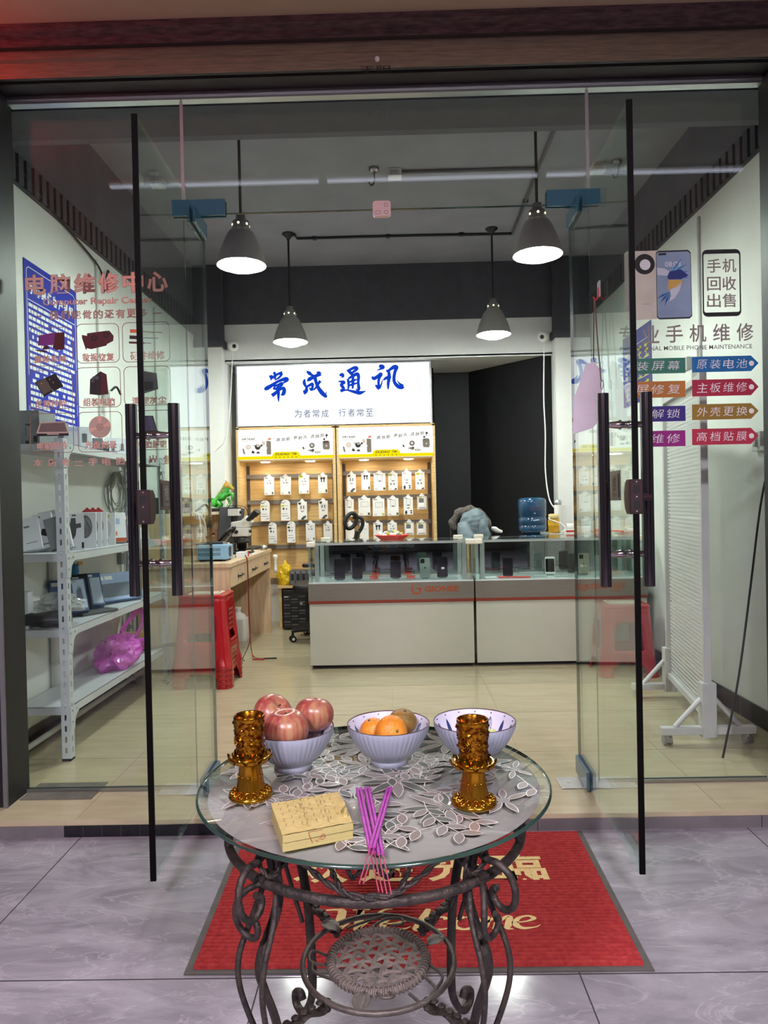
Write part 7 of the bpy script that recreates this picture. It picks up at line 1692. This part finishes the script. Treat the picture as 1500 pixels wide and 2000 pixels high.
# golden lotus candle holders
def golden(name, c1, c2, rough, sc_=14, bump=0.):
    m = mat(name, c1, rough, .92, c2=c2, scale=sc_, bump=bump, bscale=60); return m
M_g1 = golden('polished_gold', 'a8741a', 'bf8c2a', .16); M_g2 = golden('amber_gold_relief', '641c06', 'b8841e', .2, 150)
def candle_holder(x, y, s, label):
    t = thing('lotus_candle_holder', label, 'candle holder', (x, y, GT), 'golden lotus candle holders')
    def P_(v): return V((x, y, GT))+V(v)*s
    b = MB(); b.lathe([(0, 0), (.041, 0), (.0425, .0025), (.041, .006), (.034, .0115), (.027, .0135), (0, .0135)], (0, 0, 0), 0, 48)
    for i in range(16):
        a = 2*PI*i/16; c_ = V((.0345*math.cos(a), .0345*math.sin(a), .0112)); k = len(b.v)
        b.tube([(.0075*math.cos(q), .0056*math.sin(q), 0) for q in [2*PI*j/14 for j in range(14)]], .0015, 0, 5, True); b.lathe([(.0, .003), (.003, .0022), (.0036, -.001)], (.0025, 0, 0), 0, 8); b.xf(T(c_) @ Rz(a) @ Ry(.6), k)
    b.v = [P_(v) for v in b.v]; build('petal_foot', b, M_g1, t)
    b = MB(); b.lathe([(.0265, .012), (.0255, .020), (.0225, .040), (.0205, .056), (.021, .066)], (0, 0, 0), 0, 72, mod=lambda r, z, a, i: r*(1+.05*abs(math.sin(a*6))))
    for i in range(12):
        a = 2*PI*i/12; k = len(b.v); b.lathe([(0, 0), (.0022, .0), (.0016, .0015), (0, .002)], (0, 0, 0), 0, 8); b.xf(T((.0228*math.cos(a), .0228*math.sin(a), .042)) @ Rz(a) @ Ry(PI/2), k)
    b.v = [P_(v) for v in b.v]; build('fluted_stem', b, M_g1, t)
    b = MB(); b.lathe([(.012, .060), (.022, .063), (.034, .071), (.040, .079), (.038, .080), (.026, .074), (0, .070)], (0, 0, 0), 0, 40)
    for layer, n_, r0, up in ((0, 10, .030, .016), (1, 10, .026, .021)):
        for i in range(n_):
            a = 2*PI*(i+.5*layer)/n_; vs = []
            for j in range(6):
                tt = j/5; wv = .0115*math.sin(PI*(.12+.88*tt)*.98+.05)**.7*(1-.1*tt); rr_ = r0-.006*layer+.018*tt+.004*math.sin(PI*tt)-(.004*tt*tt); z = .066+up*tt**1.4
                for q in (-1, -.5, 0, .5, 1): vs.append((rr_-.003*(abs(q)), q*wv, z+.0*abs(q)))
            k = len(b.v); b.add(vs, [(j*5+m_, j*5+m_+1, j*5+m_+6, j*5+m_+5) for j in range(5) for m_ in range(4)], 0, True); b.xf(Rz(a), k)
    b.v = [P_(v) for v in b.v]; build('lotus_cup', b, M_g1, t)
    b = MB(); prof_ = [(.0248+.00009*i, .072+.0018*i) for i in range(46)]; top_z = prof_[-1][1]
    def relief(r, z, a, i):
        q = V((math.cos(a)*2.2, math.sin(a)*2.2, z*90)); d_ = noise.noise(q*1.6)+.7*noise.noise(q*3.6+V((4, 0, 0))); sw = math.sin(3*a+z*160)
        return r+.0046*max(0, d_-.05)+.0016*max(0, sw*d_) if 2 < i < 42 else r+.0008
    b.lathe(prof_, (0, 0, 0), 0, 110, mod=relief)
    b.lathe([(.0289, top_z), (.0295, top_z+.003), (.0285, top_z+.004), (.0268, top_z+.002), (.0245, .10), (.0235, .076), (0, .076)], (0, 0, 0), 0, 40)
    # rosette on the wall of the cup
    for rr_ in (.010, .0065, .003):
        k = len(b.v); b.tube([(.0295-rr_*.08, rr_*math.cos(q), .112+rr_*math.sin(q)) for q in [2*PI*j/16 for j in range(16)]], .0018, 0, 5, True); b.xf(Rz(-2.2), k)
    b.v = [P_(v) for v in b.v]; build('dragon_cup', b, M_g2, t)
    return t
candle_holder(-.282, 1.330, .985, 'golden lotus candle holder with dragon cup, left of the pair beside the apples')
candle_holder(.135, 1.282, .985, 'golden lotus candle holder with dragon cup, right of the pair before the right bowl')

# joss paper block
jp = thing('joss_paper', 'thick block of yellow joss paper on the front left of the table', 'paper stack', (-.14, 1.19, GT))
q0, q1, q2, q3 = V((-.187, 1.109, 0)), V((-.078, 1.152, 0)), V((-.112, 1.275, 0)), V((-.226, 1.228, 0))
M_jp = mat('yellow_straw_paper', 'b3a264', .9, c2='c0b072', scale=40, bump=.4, bscale=120); M_js = mat('straw_paper_edges', 'a39a5e', .9, c2='b5aa70', stretch=(1, 1, 400), scale=3)
b = MB(); H = .027
def jq(u, v, z): return (q0*(1-u)+q1*u)*(1-v)+(q3*(1-u)+q2*u)*v+V((0, 0, GT+z))
n_ = 14
for (z0, z1, sh__) in ((0, .0135, 0), (.0145, H, .0006)):
    for (ua, va, ub, vb) in ((0, 0, 1, 0), (1, 0, 1, 1), (1, 1, 0, 1), (0, 1, 0, 0)):
        P = [jq(ua+(ub-ua)*i/n_, va+(vb-va)*i/n_, z0)+V((sh__, 0, 0)) for i in range(n_+1)]+[jq(ua+(ub-ua)*i/n_, va+(vb-va)*i/n_, z1-.0008*abs(math.sin(i*1.7)))+V((sh__, 0, 0)) for i in range(n_+1)]
        b.add(P, [(i, i+1, n_+2+i, n_+1+i) for i in range(n_)])
b.add([jq(0, 0, .0132), jq(1, 0, .0132), jq(1, 1, .0132), jq(0, 1, .0132)], [(0, 1, 2, 3)])
build('sheets', b, M_js, jp)
b = MB(); m_ = 26; vs = []
for j in range(m_+1):
    for i in range(m_+1):
        u, v = i/m_, j/m_; z = H+.0004+.0010*noise.noise(V((u*7, v*7, 1)))+.0016*max(0, noise.noise(V((u*4, v*22, 5))))
        c_ = max(0, (u-.80)/.2)*max(0, (v-.05)/.5 if v < .55 else max(0, (1-v)/.45)); z += .006*c_*c_
        vs.append(jq(u, v, z))
b.add(vs, [(j*(m_+1)+i, j*(m_+1)+i+1, (j+1)*(m_+1)+i+1, (j+1)*(m_+1)+i) for j in range(m_) for i in range(m_)], 0, True)
build('top_sheet', b, M_jp, jp)
b = MB(); rn = random.Random(3)
def slit(u, v, ln):
    pts = [(0, 0, .0005), (ln*.3, .0012, .0010), (ln*.6, -.0010, .0010), (ln, .0004, .0004)]; d_ = (q3-q0).normalized()*-1; e_ = (q1-q0).normalized()
    b.stroke(pts, jq(u, v, H+.0022), d_, e_, 0, 1, 4)
for r_ in range(8):
    for k in range(5): slit(.1+.105*r_+rn.uniform(-.01, .01), .95-.17*k+.06*(r_ % 2), rn.uniform(.008, .016))
for u in (.38, .68): slit(u, .85, .03); slit(u+.01, .55, .03); slit(u+.0, .28, .025)
build('punched_slits', b, mat('slit_shadow_brown', '75623a', .9), jp)
b = MB()
b.tube([jq(.86, .30, H+.004), jq(.97, .42, H+.007)], [.0045, .0025], 0, 8); b.tube([jq(.93, .16, H+.004), jq(.97, .28, H+.006)], [.0042, .0022], 0, 8); build('curled_corner', b, M_jp, jp)
b = MB(); d_ = (q1-q0).normalized(); o_ = jq(.38, 0, .004)-V((d_.y, -d_.x, 0))*-.0004
nrm_ = V((d_.y, -d_.x, 0)); o_ = jq(.36, 0, .006)+nrm_*.0006
for st in ([(0, .018, .0012), (.004, .006, .0016), (.007, 0, .0008)], [(.0, .0185, .001), (.024, .0185, .001)], [(.011, .004, .0012), (.015, .001, .001), (.018, .006, .0008)], [(.020, .009, .0013), (.026, .011, .0013), (.027, .004, .001), (.021, .003, .001), (.020, .008, .001)], [(.022, .007, .001), (.026, .007, .001)]): b.stroke(st, o_, d_, Z_, 0, 1, 5)
build('red_stamp', b, mat('faded_red_ink', '8e4a35', .8), jp)

# incense sticks
M_inc = mat('magenta_incense', '9a3a97', .6, c2='ab4aa6', scale=40); M_bam = mat('pink_bamboo', 'a8405e', .6)
def incense(a, e, tip, z0, label):
    """a: far end, e: where the paste ends, tip: bare end beyond the table rim"""
    A_, E_, T_ = V((*a, GT+z0[0])), V((*e, GT+z0[1])), None
    d_ = (E_-A_).normalized(); T_ = E_+d_*tip
    t = thing('incense_stick', label, 'incense stick', (A_+E_)/2, 'incense sticks on the table')
    b = MB(); b.cyl(A_, E_, .0029, 0, 10); build('paste', b, M_inc, t)
    b = MB(); b.cyl(E_-d_*.01, T_, .0011, 0, 6); build('bare_stick', b, M_bam, t)
ord_ = ['leftmost', 'second from left', 'third from left', 'rightmost']
for i, (ax_, ex_, ey_) in enumerate([(-.0815, -.0475, 1.098), (-.0748, -.0415, 1.096), (-.0655, -.0345, 1.093), (-.0590, -.0280, 1.092)]):
    incense((ax_, 1.348+.001*i), (ex_, ey_), .112, (.0032, .0032), 'magenta incense stick in the left bunch of four, %s' % ord_[i])
for i, (ax_, ex_) in enumerate([(-.0225, -.0480), (-.0160, -.0420)]):
    incense((ax_, 1.347), (ex_, 1.103), .112, (.0034, .0094), 'magenta incense stick crossing over the bunch, %s of two' % ('left' if i == 0 else 'right'))
